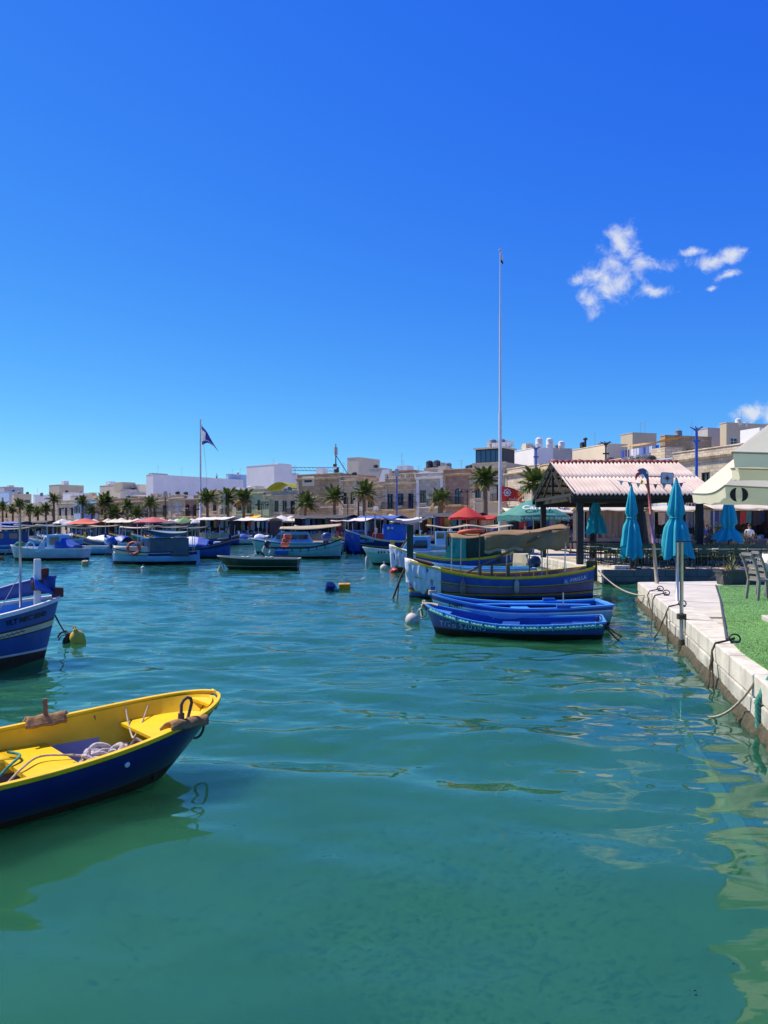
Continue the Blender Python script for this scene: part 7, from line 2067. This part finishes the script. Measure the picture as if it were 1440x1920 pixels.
# ---- small pale dinghy with outboard between them
h = Hull(4.0, 1.6, .5, .7, .52, .2, 'transom', .85, .3, .06)
t = boat_root('pale blue dinghy with black outboard between two luzzus', xat(905, 30.5), 30.6, PI - .03)
h.outer([(.2, 0), (1, 1)], 36).build('hull', [P_WHT, P_SKY, P_BLK], t, angle=60); h.rail(.08, .05, -.01, .04).build('gunwale', P_SKY, t); h.inner(.1, .05).build('inner_hull', P_SKY, t, smooth=True); h.deck(.1, .02, .93, .05).build('floor', P_SKY, t); h.deck(lambda q: .35, .3, .4, .05, 3).build('thwart', P_BLUE, t)
outboard(t, h.at(0, .5)[0] - .05, .0, .52, PI, mat('outboard_navy', (.012, .02, .06), .3), .2, 1.15)

# ---- F: turquoise boat with white rail, pale blue cuddy
Yk = 43.5
h = Hull(6.2, 2.2, .72, .98, .78, .3, 'transom', .85, .75, .06, 2.0, .75, 2.0)
pb_ = at(681, Y=Yk)
t = boat_root('turquoise hulled boat with white rail and pale blue cuddy', pb_.x + 3.05, Yk + .25, PI + .06)
h.outer([(.22, 0), (.30, 1), (.92, 1), (1, 2)], 40).build('hull', [P_WHT, P_TEAL, P_BLK, P_BLK], t, angle=60); h.rail(.1, .07, -.01, .05).build('gunwale', P_WHT, t); h.inner(.2, .06).build('inner_hull', P_SKY, t, smooth=True); h.deck(.2, .02, .93, .06).build('floor', P_SKY, t); h.deck(None, .58, .985, .05).build('foredeck', P_GREY, t)
for k in range(7):
    x_ = h.at(.86, .8)[0] - .16*k - (.1 if k > 2 else 0); z_ = h.sheer(.83) - .1; mb = MB(); mb.box((x_, h.surf(x_, z_) + .008, z_), (.1, .01, .11)); mb.build('lettering', P_BLK, t)
mb = MB(); c0 = -.2
mb.add([(1.0, -.8, .7), (1.0, .8, .7), (.45, .7, 1.6), (.45, -.7, 1.6), (-.7, -.7, 1.6), (-.7, .7, 1.6), (-.7, .8, .5), (-.7, -.8, .5)], [(0, 1, 2, 3), (3, 2, 5, 4), (1, 6, 5, 2), (0, 3, 4, 7)]); mb.build('cuddy', P_SKY, t, solid=.04)
mb = MB(); mb.add([(.9, -.6, .88), (.9, .6, .88), (.52, .55, 1.5), (.52, -.55, 1.5)], [(0, 1, 2, 3)]); mb.v = [(v[0] + .05, v[1], v[2]) for v in mb.v]; mb.build('windscreen', M_GLASS, t)
mb = MB(); mb.add([(.35, .79, .95), (-.5, .79, .95), (-.5, .745, 1.4), (.15, .745, 1.4)], [(0, 1, 2, 3)]); mb.v = [(v[0], v[1] + .04, v[2]) for v in mb.v]; mb.build('side_window', M_GLASS, t)
fender(t, h.at(.9, .6)[0] + .5, .55, .2, .6, .09, M_BUOYW)

# ---- G: navy boat with blue sheet bow, blue cabin, navy awning
Yg_ = 62.0
h = Hull(8.6, 2.7, 1.0, 1.9, 1.3, .5, 'double', .7, .12, .08, 2.4, .62, 2.3)
xb0 = xat(648, Yg_)
t = boat_root('navy fishing boat with blue sheeted bow and dark awning', xb0 + 4.25, Yg_ + .4, PI + .04); G_ = t
h.outer([(.08, 0), (.5, 1), (.56, 2), (1, 1)], 44).build('hull', [P_CRM, P_NAVY, P_OCH, P_MAR], t, angle=60); h.rail(.1, .08, -.01, .04).build('gunwale', P_CRM, t); h.inner(.4, .06).build('inner_hull', P_BLUE, t, smooth=True); h.deck(.4, .02, .95, .06).build('floor', P_WOOD, t); h.deck(None, .8, .985, .05).build('foredeck', P_GREY, t)
def gx_(px): return -(xat(px, Yg_) - G_.location.x)
mb = MB(); mb.box(((gx_(718) + gx_(767))/2, 0, (.6 + zat(983, Yg_))/2), (gx_(718) - gx_(767), 1.7, zat(983, Yg_) - .6)); cb = mb.build('cabin', paint('cabin_blue', (.02, .13, .60)), t, bevel=.04)
mb = MB()
for k in (-.25, .05): mb.lathe([(0, 0), (.11, .02), (.12, .12), (0, .14)], 10, (gx_(728) + k, 1.02, zat(990, Yg_)), axis='Y')
mb.build('lamp', P_WHT, cb, smooth=True)
aL, aR = gx_(700), gx_(815)
mb = MB(); zA = zat(964, Yg_)
mb.grid(lambda a, c: (aL + (aR - aL)*a, 1.2*(2*c - 1), zA - .75*math.sin(PI*a)**1.1*(.6 + .4*c) + (.0 if a < .5 else -.08)), 24, 8); mb.build('awning', C_TARPN, t, smooth=True, solid=.015)
poles(t, [((gx_(703), 1.0, 1.0), (gx_(703), 1.1, zA)), ((gx_(812), 1.0, 1.0), (gx_(812), 1.1, zA)), ((gx_(703), -1.0, 1.0), (gx_(703), -1.1, zA)), ((gx_(812), -1.0, 1.0), (gx_(812), -1.1, zA))], r=.03)
sheet_over(h, t, C_TARPB, .86, 1.0, 1.5, .04, 3)
flat_lettering(h, 'BELVIN', .32, P_SKY, t, h.at(.80, 1.2)[0], h.sheer(.8) - .32, 1, -1, 1.1, .004)
mb = MB(); mb.cyl((gx_(685), .3, 1.0), (gx_(685), .3, 3.4), .05, .04, 8); mb.build('mast', M_STEEL, t)
mb = MB(); mb.box((gx_(708), .6, 1.35), (.9, .7, .5)); mb.build('fish_crate', P_RED, t, bevel=.03)
mb = MB(); mb.box((gx_(786), .5, 1.3), (.7, .7, .5)); mb.build('fish_crate', P_YEL, t, bevel=.03)

# ---- H: white turquoise boat, bow to the right, and its tan-awning neighbour
Yh = 52.5
h = Hull(5.5, 2.0, .70, 1.32, .72, .35, 'double', .7, .10, .14, 2.4, .62, 2.3)
t = boat_root('pale turquoise boat with red life jackets, bow to the right', (xat(490, Yh) + xat(640, Yh))/2, Yh + .2, .02); H_ = t
h.outer([(.04, 0), (.30, 1), (.33, 2), (.36, 1), (.97, 1), (1, 3)], 44).build('hull', [P_NAVY, P_TEAL, P_NAVY, P_MAR, P_MAR], t, angle=60); h.rail(.08, .07, -.01, .04).build('gunwale', P_BLK, t); h.inner(.25, .06).build('inner_hull', P_WHT, t, smooth=True); h.deck(.25, .02, .95, .06).build('floor', P_WHT, t); h.deck(None, .78, .985, .05).build('foredeck', P_WHT, t)
for k in range(7):
    u = .2 + .1*k; x, y, z = h.at(u, h.sheer(u)); mb = MB(); mb.box((x, -y - .01, z - .12), (.05, .05, .2)); mb.build('stanchion', P_NAVY, t)
def hx_(px): return xat(px, Yh) - H_.location.x
for k in range(3):
    mb = MB(); mb.box((hx_(534 + 2*k), -.1 + .15*k, .95 + .28*k), (.55, .35, .3), .2*k); mb.build('life_jacket', M_RING, t, bevel=.08)
mb = MB(); mb.box((hx_(530), -1.12, .42), (.85, .35, .3)); mb.build('blue_tub', P_BLUE, t, bevel=.03)
outboard(t, hx_(612), .0, 1.15, 0, mat('outboard_blue', (.03, .07, .2), .4), .3, 1.5)
outboard(t, hx_(500), -.2, .8, PI, M_MOTOR, .4, 1.0)
fender(t, hx_(498), -.9, .6, .5, .1, M_BUOYW); fender(t, hx_(509), -.95, .3, .5, .1, M_BUOYW)
Yt = 62.0
h = Hull(7.4, 2.4, .85, 1.2, .9, .35, 'transom', .85, .5, .08, 2.2, .7, 2.2)
t = boat_root('turquoise cabin cruiser with navy windows and tan awning', (xat(485, Yt) + xat(640, Yt))/2 - .2, Yt, PI + .02); T_ = t
h.outer([(.1, 0), (.9, 1), (1, 2)], 40).build('hull', [P_NAVY, P_TEAL, P_BLK, P_BLK], t, angle=60); h.rail(.1, .07, -.01, .05).build('gunwale', P_WHT, t); h.inner(.3, .06).build('inner_hull', P_WHT, t, smooth=True); h.deck(.3, .02, .93, .06).build('floor', P_WHT, t); h.deck(None, .5, .985, .05).build('foredeck', P_SKY, t)
mb = MB(); mb.add([(2.2, -.85, .95), (2.2, .85, .95), (1.3, .8, 1.75), (1.3, -.8, 1.75), (-.8, -.8, 1.75), (-.8, .8, 1.75), (-1.2, .9, .9), (-1.2, -.9, .9)], [(0, 1, 2, 3), (3, 2, 5, 4), (1, 6, 5, 2), (0, 3, 4, 7), (4, 5, 6, 7)]); mb.build('cabin', P_SKY, t, solid=.03)
for k in range(3):
    mb = MB(); mb.box((1.2 - .85*k, .93, 1.35), (.75, .04, .36)); mb.build('window', mat('navy_glass', (.012, .02, .06), .1), t)
def tx_(px): return -(xat(px, Yt) - T_.location.x)
zA = zat(986, Yt)
mb = MB(); mb.grid(lambda a, c: (tx_(527) - (tx_(527) - tx_(640))*a, 1.15*(2*c - 1), zA - .25*(1 - a)**2 + .18*(1 - (2*c - 1)**2) - .22*math.sin(a*PI)*c), 24, 8); mb.build('awning', C_TAN, t, smooth=True, solid=.012)
poles(t, [((tx_(530), 1.0, .8), (tx_(530), 1.05, zA - .25)), ((tx_(625), 1.0, .8), (tx_(628), 1.05, zA)), ((tx_(530), -1.0, .8), (tx_(530), -1.05, zA - .25)), ((tx_(625), -1.0, .8), (tx_(628), -1.05, zA))])

# ---- I: dark green dinghy
h = Hull(4.15, 1.6, .56, .68, .54, .2, 'transom', .85, .72, .10, 2.0, .75, 2.1)
pb_, ps_ = at(440, 1069), at(554, 1069)
t = boat_root('dark green wooden dinghy with pale gunwale', ps_.x - 1.95, ps_.y + .62, PI)
h.outer([(.78, 0), (.83, 1), (.96, 0), (1, 2)], 40).build('hull', [P_GRN, P_CRM, P_BLK, P_BLK], t, angle=60); h.rail(.07, .05, -.01, .04).build('gunwale', P_CRM, t); h.inner(.1, .05).build('inner_hull', P_GREY, t, smooth=True); h.deck(.1, .02, .93, .05).build('floor', P_GREY, t)
for u in (.3, .6): h.deck(lambda q: .36, u, u + .06, .05, 3, th=.03).build('thwart', P_CRM, t)
for u in (.34, .62):
    x, y, z = h.at(u, h.sheer(u)); mb = MB(); mb.grid(lambda a, c: (x + (a - .5)*.4, y - .04 + .12*(c - .5), z + .06 + .05*math.sin(PI*c) + .02*math.sin(a*9)), 8, 5); mb.build('rowlock_pad', P_CRM, t, smooth=True, solid=.02); mb = MB(); mb.cyl((x, y, z), (x, y, z + .2), .015, .015, 5); mb.build('thole_pin', P_WOOD, t)
x = h.at(.96, .4)[0]; mb = MB(); mb.tube(rope_path((x + .1, 0, .5), (x - .1, .4, -.03), .03), .015, 5); mb.build('bow_line', m_roped, t)

# ---- J: life ring cabin boat
Yj = at(283, 1058).y
h = Hull(4.95, 2.0, .66, .92, .78, .4, 'double', .7, .05, .14, 2.5, .55, 2.6)
t = boat_root('white and navy boat with orange life ring and dark tarpaulin cabin', (xat(207, Yj) + xat(360, Yj))/2, Yj + .75, PI); J_ = t
h.outer([(.08, 0), (.36, 1), (.42, 2), (.95, 2), (1, 3)], 44).build('hull', [P_WHT, P_NAVY, P_SKY, P_BLK, P_BLK], t, angle=60); h.rail(.08, .07, -.01, .04).build('gunwale', P_NAVY, t); h.inner(.25, .06).build('inner_hull', P_WHT, t, smooth=True); h.deck(.25, .02, .95, .06).build('floor', P_GREY, t); h.deck(None, .8, .985, .05).build('foredeck', P_CRM, t)
def jx_(px): return -(xat(px, Yj) - J_.location.x)
zc = zat(1009, Yj)
mb = MB(); mb.box(((jx_(262) + jx_(300))/2, 0, (.5 + zc)/2), (jx_(262) - jx_(300), 1.3, zc - .5)); cb = mb.build('cabin', P_LB, t, bevel=.03)
for k in range(3):
    mb = MB(); mb.box((jx_(266 + 9*k), .66, zc - .35), (.2, .03, .42)); mb.build('window', M_GLASS, cb)
mb = MB(); mb.grid(lambda a, c: (jx_(282) - (jx_(282) - jx_(356))*a, .95 - .06*c + .04*math.sin(a*14), zc + .02 - (zc - .45)*c), 16, 8); mb.build('side_tarp', C_SLATE, t, smooth=True, solid=.012)
mb = MB(); mb.grid(lambda a, c: (jx_(209) - (jx_(209) - jx_(281))*a, h.surf(jx_(209) - (jx_(209) - jx_(281))*a, .6)*1.0 + .03, h.sheer(.75) + .28 - .5*c + .06*(1 - a)), 10, 4); mb.build('canvas_dodger', paint('ivory_canvas', (.68, .62, .48), .85), t, smooth=True, solid=.012)
mb = ring_mesh(.33, .085, 28, 10); o = mb.build('life_ring', M_RING, t, smooth=True); xr_ = jx_(254); o.location = (xr_, h.surf(xr_, .6) + .14, zat(1028, Yj)); o.rotation_euler = (PI/2, 0, 0)
mb = MB()
for k in range(4): 
    a = k*PI/2 + .5; mb.box((xr_ + .33*math.cos(a), h.surf(xr_, .6) + .14, zat(1028, Yj) + .33*math.sin(a)), (.06, .18, .18), 0, 0, Matrix.Rotation(-a, 3, 'Y'))
mb.build('ring_band', P_WHT, t, bevel=.02)
zA = zat(996, Yj)
mb = MB(); mb.grid(lambda a, c: (jx_(268) - (jx_(268) - jx_(366))*a, 1.1*(2*c - 1), zA + .05 - .42*math.sin(PI*min(1, a*1.05))*(.2 + .8*c) + .3*max(0, a - .75)), 24, 10); mb.build('awning', C_GREYT, t, smooth=True, solid=.012)
mb = MB(); mb.grid(lambda a, c: (jx_(262) - (jx_(262) - jx_(352))*a, .2 + .9*(2*c - 1)*.9, zA + .28 - .05*math.sin(a*PI) + .12*a), 20, 6); mb.build('upper_awning', C_TARPN, t, smooth=True, solid=.02)
poles(t, [((jx_(268), .9, .7), (jx_(268), 1.0, zA + .3)), ((jx_(362), .8, .7), (jx_(362), 1.0, zA + .3)), ((jx_(268), -.9, .7), (jx_(268), -1.0, zA + .3)), ((jx_(352), -.8, .7), (jx_(352), -1.0, zA + .3))])
mb = MB(); mb.box((h.at(0, .5)[0] - .08, 0, .35), (.14, .06, .9)); mb.build('rudder', P_SKY, t)
mb = MB(); xx = h.at(1, .6)[0]; mb.box((xx - .02, 0, .55), (.12, .08, 1.1)); mb.build('stem_post', P_SKY, t, bevel=.01)
mb = MB(); mb.tube(rope_path((xx, 0, .85), (xx + 1.3, .5, -.05), .05), .014, 5); mb.build('bow_line', m_roped, t)

# ---- K: blue boat right of it
Yk_ = at(400, 1047).y
h = Hull(5.6, 2.0, .72, 1.25, .9, .4, 'double', .7, .15, .1, 2.4, .62, 2.3)
t = boat_root('bright blue boat with blue and white cover, right of the life ring boat', xat(432, Yk_) - 2.85, Yk_ + .5, .03)
h.outer([(.06, 0), (.30, 1), (.36, 2), (.95, 2), (1, 3)], 44).build('hull', [P_OCH, P_NAVY, P_BLUE, P_BLK, P_BLK], t, angle=60); h.rail(.08, .07, -.01, .04).build('gunwale', P_NAVY, t); h.inner(.25, .06).build('inner_hull', P_BLUE, t, smooth=True); h.deck(.25, .02, .95, .06).build('floor', P_GREY, t); h.deck(None, .8, .985, .05).build('foredeck', P_BLUE, t)
mb = MB(); mb.grid(lambda a, c: (-.9 + 2.3*a, 1.0*(2*c - 1), .8 + .55*math.sin(PI*a)*(1 - (2*c - 1)**2) + .25*(1 - a)*(1 - (2*c - 1)**2)), 16, 12); mb.build('boat_cover', C_TARPW, t, smooth=True, solid=.012)
mb = MB(); mb.grid(lambda a, c: (.55 + .8*a, 1.01*(2*c - 1), .82 + (.62 - .2*a)*(1 - (2*c - 1)**2)), 8, 10); mb.build('boat_cover', C_TARPB, t, smooth=True, solid=.012)
xx, _, zz = h.at(1, h.sheer(1)); mb = MB(); mb.box((xx - .1, 0, zz + .1), (.2, .1, .6)); mb.build('stem_post', P_NAVY, t, bevel=.02)
mb = MB(); mb.box((1.9, -.3, 1.0), (.5, .35, .3)); mb.build('white_box', P_WHT, t, bevel=.08)

# ---- L: white boat at left with screens, M: outboard boat
Yl = at(80, 1051).y
h = Hull(4.9, 2.0, .72, .95, .72, .4, 'transom', .85, .35, .10, 2.3, .66, 2.3)
t = boat_root('white boat with sheeted wheelhouse, left of the tan drum buoy', (xat(14, Yl) + xat(142, Yl))/2 + .1, Yl + .8, PI); L_b = t
h.outer([(.06, 0), (.9, 1), (1, 2)], 40).build('hull', [P_WHT, paint('pale_blue_white', (.42, .52, .62)), P_BLK, P_BLK], t, angle=60); h.rail(.08, .07, -.01, .04).build('gunwale', P_WHT, t); h.inner(.25, .06).build('inner_hull', P_WHT, t, smooth=True); h.deck(.25, .02, .93, .06).build('floor', P_WHT, t); h.deck(None, .7, .985, .05).build('foredeck', P_WHT, t)
def lx_(px): return -(xat(px, Yl) - L_b.location.x)
mb = MB(); mb.box(((lx_(86) + lx_(112))/2, 0, 1.15), (lx_(86) - lx_(112), 1.4, 1.0)); cb = mb.build('wheelhouse', P_SKY, t, bevel=.03)
mb = MB(); mb.box(((lx_(90) + lx_(111))/2, .71, 1.25), (.6, .03, .5)); mb.build('window', mat('tan_blind', (.22, .19, .15), .7), cb)
mb = MB(); mb.grid(lambda a, c: (lx_(70) - (lx_(70) - lx_(88))*a, 1.02*math.cos(0) + .03*math.sin(a*7), .62 + 1.0*a*(1 - c) - .1*c), 6, 6); mb.build('white_sheet', C_TARPW, t, smooth=True, solid=.01)
mb = MB(); mb.grid(lambda a, c: (lx_(103) - (lx_(103) - lx_(138))*a, .9*(2*c - 1), .75 + (.85 - .65*a)*(1 - (2*c - 1)**4)), 12, 10); mb.build('blue_cover', C_TARPB, t, smooth=True, solid=.012)
mb = ring_mesh(.22, .04, 20, 6); o = mb.build('steering_wheel', P_SKY, t, smooth=True); o.location = (lx_(53), .5, .95); o.rotation_euler = (PI/2, 0, .4)
mb = MB(); mb.lathe([(0, 0), (.3, .05), (.32, .2), (.15, .35), (0, .36)], 10, (lx_(30), .3, .85)); mb.build('green_net_heap', mat('green_net', (.02, .16, .09), .9, .3, 8), t, smooth=True)
mb = MB(); mb.tube(rope_path((h.at(1, .8)[0], 0, .85), (h.at(1, .8)[0] + .45, .5, -.05), -.05), .03, 5); mb.build('bow_line', m_roped, t)
Ym = at(170, 1040).y
h = Hull(4.4, 1.8, .62, .8, .62, .3, 'transom', .85, .4, .1)
t = boat_root('small white boat with blue covered outboard behind the white boat', xat(152, Ym), Ym + .5, PI - .05)
h.outer([(.3, 0), (1, 1)], 36).build('hull', [P_WHT, P_SKY, P_BLK], t, angle=60); h.rail(.08, .06, -.01, .04).build('gunwale', P_WHT, t); h.inner(.2, .06).build('inner_hull', P_WHT, t, smooth=True); h.deck(.2, .02, .93, .06).build('floor', P_WHT, t)
outboard(t, h.at(0, .5)[0] - .1, .0, .72, PI, paint('motor_blue', (.02, .10, .42)), .55, 1.7); outboard(t, h.at(0, .5)[0] - .1, -.5, .6, PI, M_MOTOR, .7, 1.5)

# ---- other luzzus and launches nearer the far quay
def simple_boat(px, py, L, B, heading, cols, label, mid=.7, bow=1.3, stern=1.0, awn=None, cabin=None, cover=None, kind='double', seed=1):
    r = random.Random(seed); p = at(px, py)
    h = Hull(L, B, mid, bow, stern, .4, kind, .8, .15 if kind == 'double' else .5, .1, 2.4, .62, 2.3)
    t = boat_root(label, p.x, p.y + .6, heading)
    h.outer([(.10, 0), (.45, 1), (.52, 2), (.93, 3), (1, 4)], 30).build('hull', [cols[0], cols[1], cols[2], cols[3], P_MAR, P_BLK], t, angle=60)
    h.rail(.09, .07, -.01, .04, N=28).build('gunwale', cols[0], t); h.inner(.25, .06, 20).build('inner_hull', cols[1], t, smooth=True); h.deck(.25, .02, .94, .06, 10).build('floor', P_WOOD, t); h.deck(None, .8, .985, .05, 8).build('foredeck', P_GREY, t)
    xx, _, zz = h.at(1, h.sheer(1)); mb = MB(); mb.box((xx - .1, 0, zz + .08), (.2, .1, .5)); mb.build('stem_post', cols[2], t, bevel=.02)
    if cabin is not None:
        mb = MB(); mb.box((-.3, 0, 1.15), (L*.3, B*.62, 1.3)); cb = mb.build('cabin', cabin, t, bevel=.03)
        for sd in (-1, 1):
            for k in (-.28, .28): mb = MB(); mb.box((-.3 + k*L*.3, sd*B*.315, 1.45), (L*.1, .03, .4)); mb.build('window', M_GLASS, cb)
    if awn is not None:
        za = 2.15 + r.uniform(-.1, .2)
        mb = MB(); mb.grid(lambda a, c: (-L*.36 + L*.62*a, B*.46*(2*c - 1), za + .12*(1 - (2*c - 1)**2) - .15*math.sin(PI*a)), 16, 6); mb.build('awning', awn, t, smooth=True, solid=.015)
        poles(t, [((sx, sy, .6), (sx, sy, za)) for sx in (-L*.34, L*.24) for sy in (-B*.43, B*.43)], r=.022)
    if cover is not None:
        mb = MB(); mb.grid(lambda a, c: (L*.02 + L*.38*a, B*.5*(1 - a*.6)*(2*c - 1), mid + .05 + (.5 + .2*math.sin(a*5))*(1 - (2*c - 1)**2)*(1 - .4*a) + .35*a*a), 14, 10); mb.build('boat_cover', cover, t, smooth=True, solid=.012)
    for k in range(r.randint(2, 5)):
        mb = MB(); s_ = r.uniform(.25, .5); mb.box((r.uniform(-L*.3, L*.2), r.uniform(-.4, .4), .45 + s_*.5), (s_*1.3, s_, s_), r.random()); mb.build('crate', r.choice([P_BLUE, P_RED, P_WHT, P_YEL, GM[4], P_EMR]), t, bevel=.02)
    mb = MB(); mb.cyl((L*.1, .1, .4), (L*.1, .1, r.uniform(1.8, 3.0)), .03, .025, 6); mb.build('mast', r.choice([P_WOOD, M_STEEL]), t)
    poles(t, [((q*L, sd*B*.3, .4), (q*L + r.uniform(-.15, .15), sd*B*.3, r.uniform(1.4, 2.6))) for q, sd in ((-.3, 1), (.3, -1), (-.1, -1))], r=.02, name='upright', m=r.choice([P_WOOD, M_STEEL, P_WHT]))
    return t
SB = [
    (8, 1040, 6.5, 2.3, PI*.98, (P_SKY, P_BLUE, P_WHT, P_SKY), 'blue boat with navy wheelhouse cut by the left edge', dict(awn=C_TARPN, cabin=P_BLUE)),
    (205, 1031, 5.8, 2.1, PI*.94, (P_OCH, P_BLUE, P_YEL, P_NAVY), 'luzzu with pale cover, its prow left of the life ring', dict(cover=C_TARPW)),
    (238, 1034, 5.2, 2.0, PI*.9, (P_WHT, P_SKY, P_BLUE, P_BLUE), 'blue luzzu with blue peaked cover behind the life ring boat', dict(cover=C_TARPB)),
    (60, 1027, 6.8, 2.4, PI*1.02, (P_YEL, P_BLUE, P_RED, P_EMR), 'luzzu under a long dark awning at far left', dict(awn=C_TARPN)),
    (120, 1024, 6.8, 2.4, PI*.97, (P_WHT, P_NAVY, P_WHT, P_BLUE), 'navy luzzu under a dark awning below the coral parasol', dict(awn=C_TARPN, cover=C_TARPB)),
    (185, 1021, 6.8, 2.4, PI*1.0, (P_YEL, P_MAR, P_BLUE, P_BLUE), 'maroon luzzu under a tan awning on the left', dict(awn=C_TAN)),
    (300, 1021, 7.2, 2.5, PI*1.02, (P_WHT, P_EMR, P_YEL, P_BLUE), 'emerald luzzu behind the dark tarpaulin cabin', dict(awn=C_SLATE, cabin=P_SKY)),
    (352, 1024, 6.4, 2.3, PI*.98, (P_YEL, P_BLUE, P_RED, P_NAVY), 'luzzu with slate awning right of the tarpaulin cabin', dict(awn=C_SLATE)),
    (400, 1022, 6.0, 2.2, .1, (P_WHT, P_RED, P_WHT, P_BLUE), 'red banded boat before the striped towels', dict(cabin=None)),
    (445, 1020, 4.6, 1.9, .05, (P_WHT, P_SKY, P_BLUE, P_WHT), 'low white and blue speedboat before the market quay', dict(kind='transom', mid=.6, bow=.8, stern=.6, cover=C_TARPB)),
    (476, 1021, 4.4, 1.9, -.05, (P_WHT, P_WHT, P_SKY, P_WHT), 'second low white speedboat left of the turquoise cruiser', dict(kind='transom', mid=.6, bow=.8, stern=.6, cover=C_TARPW)),
    (665, 1026, 7.0, 2.4, PI*.97, (P_YEL, P_EMR, P_BLUE, P_RED), 'emerald and red luzzu behind the blue sheeted bow', dict(cabin=P_BLUE)),
    (740, 1022, 7.0, 2.4, PI*1.03, (P_YEL, P_BLUE, P_YEL, P_NAVY), 'luzzu with white awning behind the blue cabin', dict(awn=m_canvas['white'])),
    (800, 1029, 6.2, 2.2, PI*.98, (P_SKY, P_BLUE, P_WHT, P_SKY), 'pale blue luzzu right of the navy awning', dict(cabin=P_SKY, cover=C_TARPB)),
    (860, 1030, 6.2, 2.2, PI*1.0, (P_WHT, P_BLUE, P_RED, P_NAVY), 'navy luzzu with tan awning below the red parasol', dict(awn=C_TAN)),
    (905, 1036, 5.8, 2.1, PI*1.02, (P_YEL, P_NAVY, P_YEL, P_BLUE), 'navy luzzu moored by the quay behind the brown awning', dict(awn=C_TAN, cover=C_TARPB)),
    (20, 1020, 6.8, 2.4, PI*.98, (P_WHT, P_BLUE, P_YEL, P_NAVY), 'farthest blue luzzu at the left edge', dict(awn=C_TARPB)),
    (250, 1018, 6.8, 2.4, PI*1.0, (P_YEL, P_NAVY, P_RED, P_BLUE), 'navy luzzu with cream awning below the cream parasols', dict(awn=m_canvas['cream'])),
    (580, 1022, 6.8, 2.4, PI*1.0, (P_YEL, P_BLUE, P_WHT, P_EMR), 'blue and emerald luzzu behind the tan awning', dict(awn=m_canvas['white'])),
    (95, 1030, 5.6, 2.1, PI*1.04, (P_WHT, P_SKY, P_WHT, P_BLUE), 'pale blue luzzu with slate awning behind the sheeted wheelhouse', dict(awn=C_SLATE)),
    (320, 1031, 5.6, 2.1, PI*.95, (P_YEL, P_EMR, P_RED, P_BLUE), 'emerald luzzu tucked behind the life ring boat stern', dict(awn=C_TARPN)),
    (150, 1018, 6.6, 2.3, PI*1.02, (P_YEL, P_BLUE, P_RED, P_NAVY), 'blue luzzu by the quay under the coral parasol', dict(awn=DK_, cover=C_TARPB)),
    (345, 1017, 6.8, 2.4, PI*.98, (P_WHT, P_BLUE, P_YEL, P_EMR), 'luzzu by the quay under the green tipped parasol', dict(awn=DK_)),
    (515, 1019, 6.4, 2.3, PI*1.0, (P_YEL, P_NAVY, P_YEL, P_BLUE), 'navy luzzu by the quay left of the tan awning', dict(awn=DK_)),
    (620, 1019, 6.4, 2.3, PI*1.0, (P_YEL, P_RED, P_BLUE, P_BLUE), 'red and blue luzzu by the quay left of the blue sheeted bow', dict(awn=DK_)),
    (700, 1034, 6.2, 2.2, PI*.96, (P_OCH, P_BLUE, P_RED, P_NAVY), 'luzzu with heaped blue cover behind the turquoise hull', dict(cover=C_TARPB)),
    (830, 1040, 5.6, 2.1, PI*1.0, (P_WHT, P_SKY, P_YEL, P_BLUE), 'sky blue luzzu with wheelhouse behind the green cabin', dict(cabin=P_SKY)),
]
for i, (px, py, L, B, hd_, cols, lab, kw) in enumerate(SB):
    simple_boat(px, py, L, B, hd_, cols, lab, seed=100 + i, **kw)
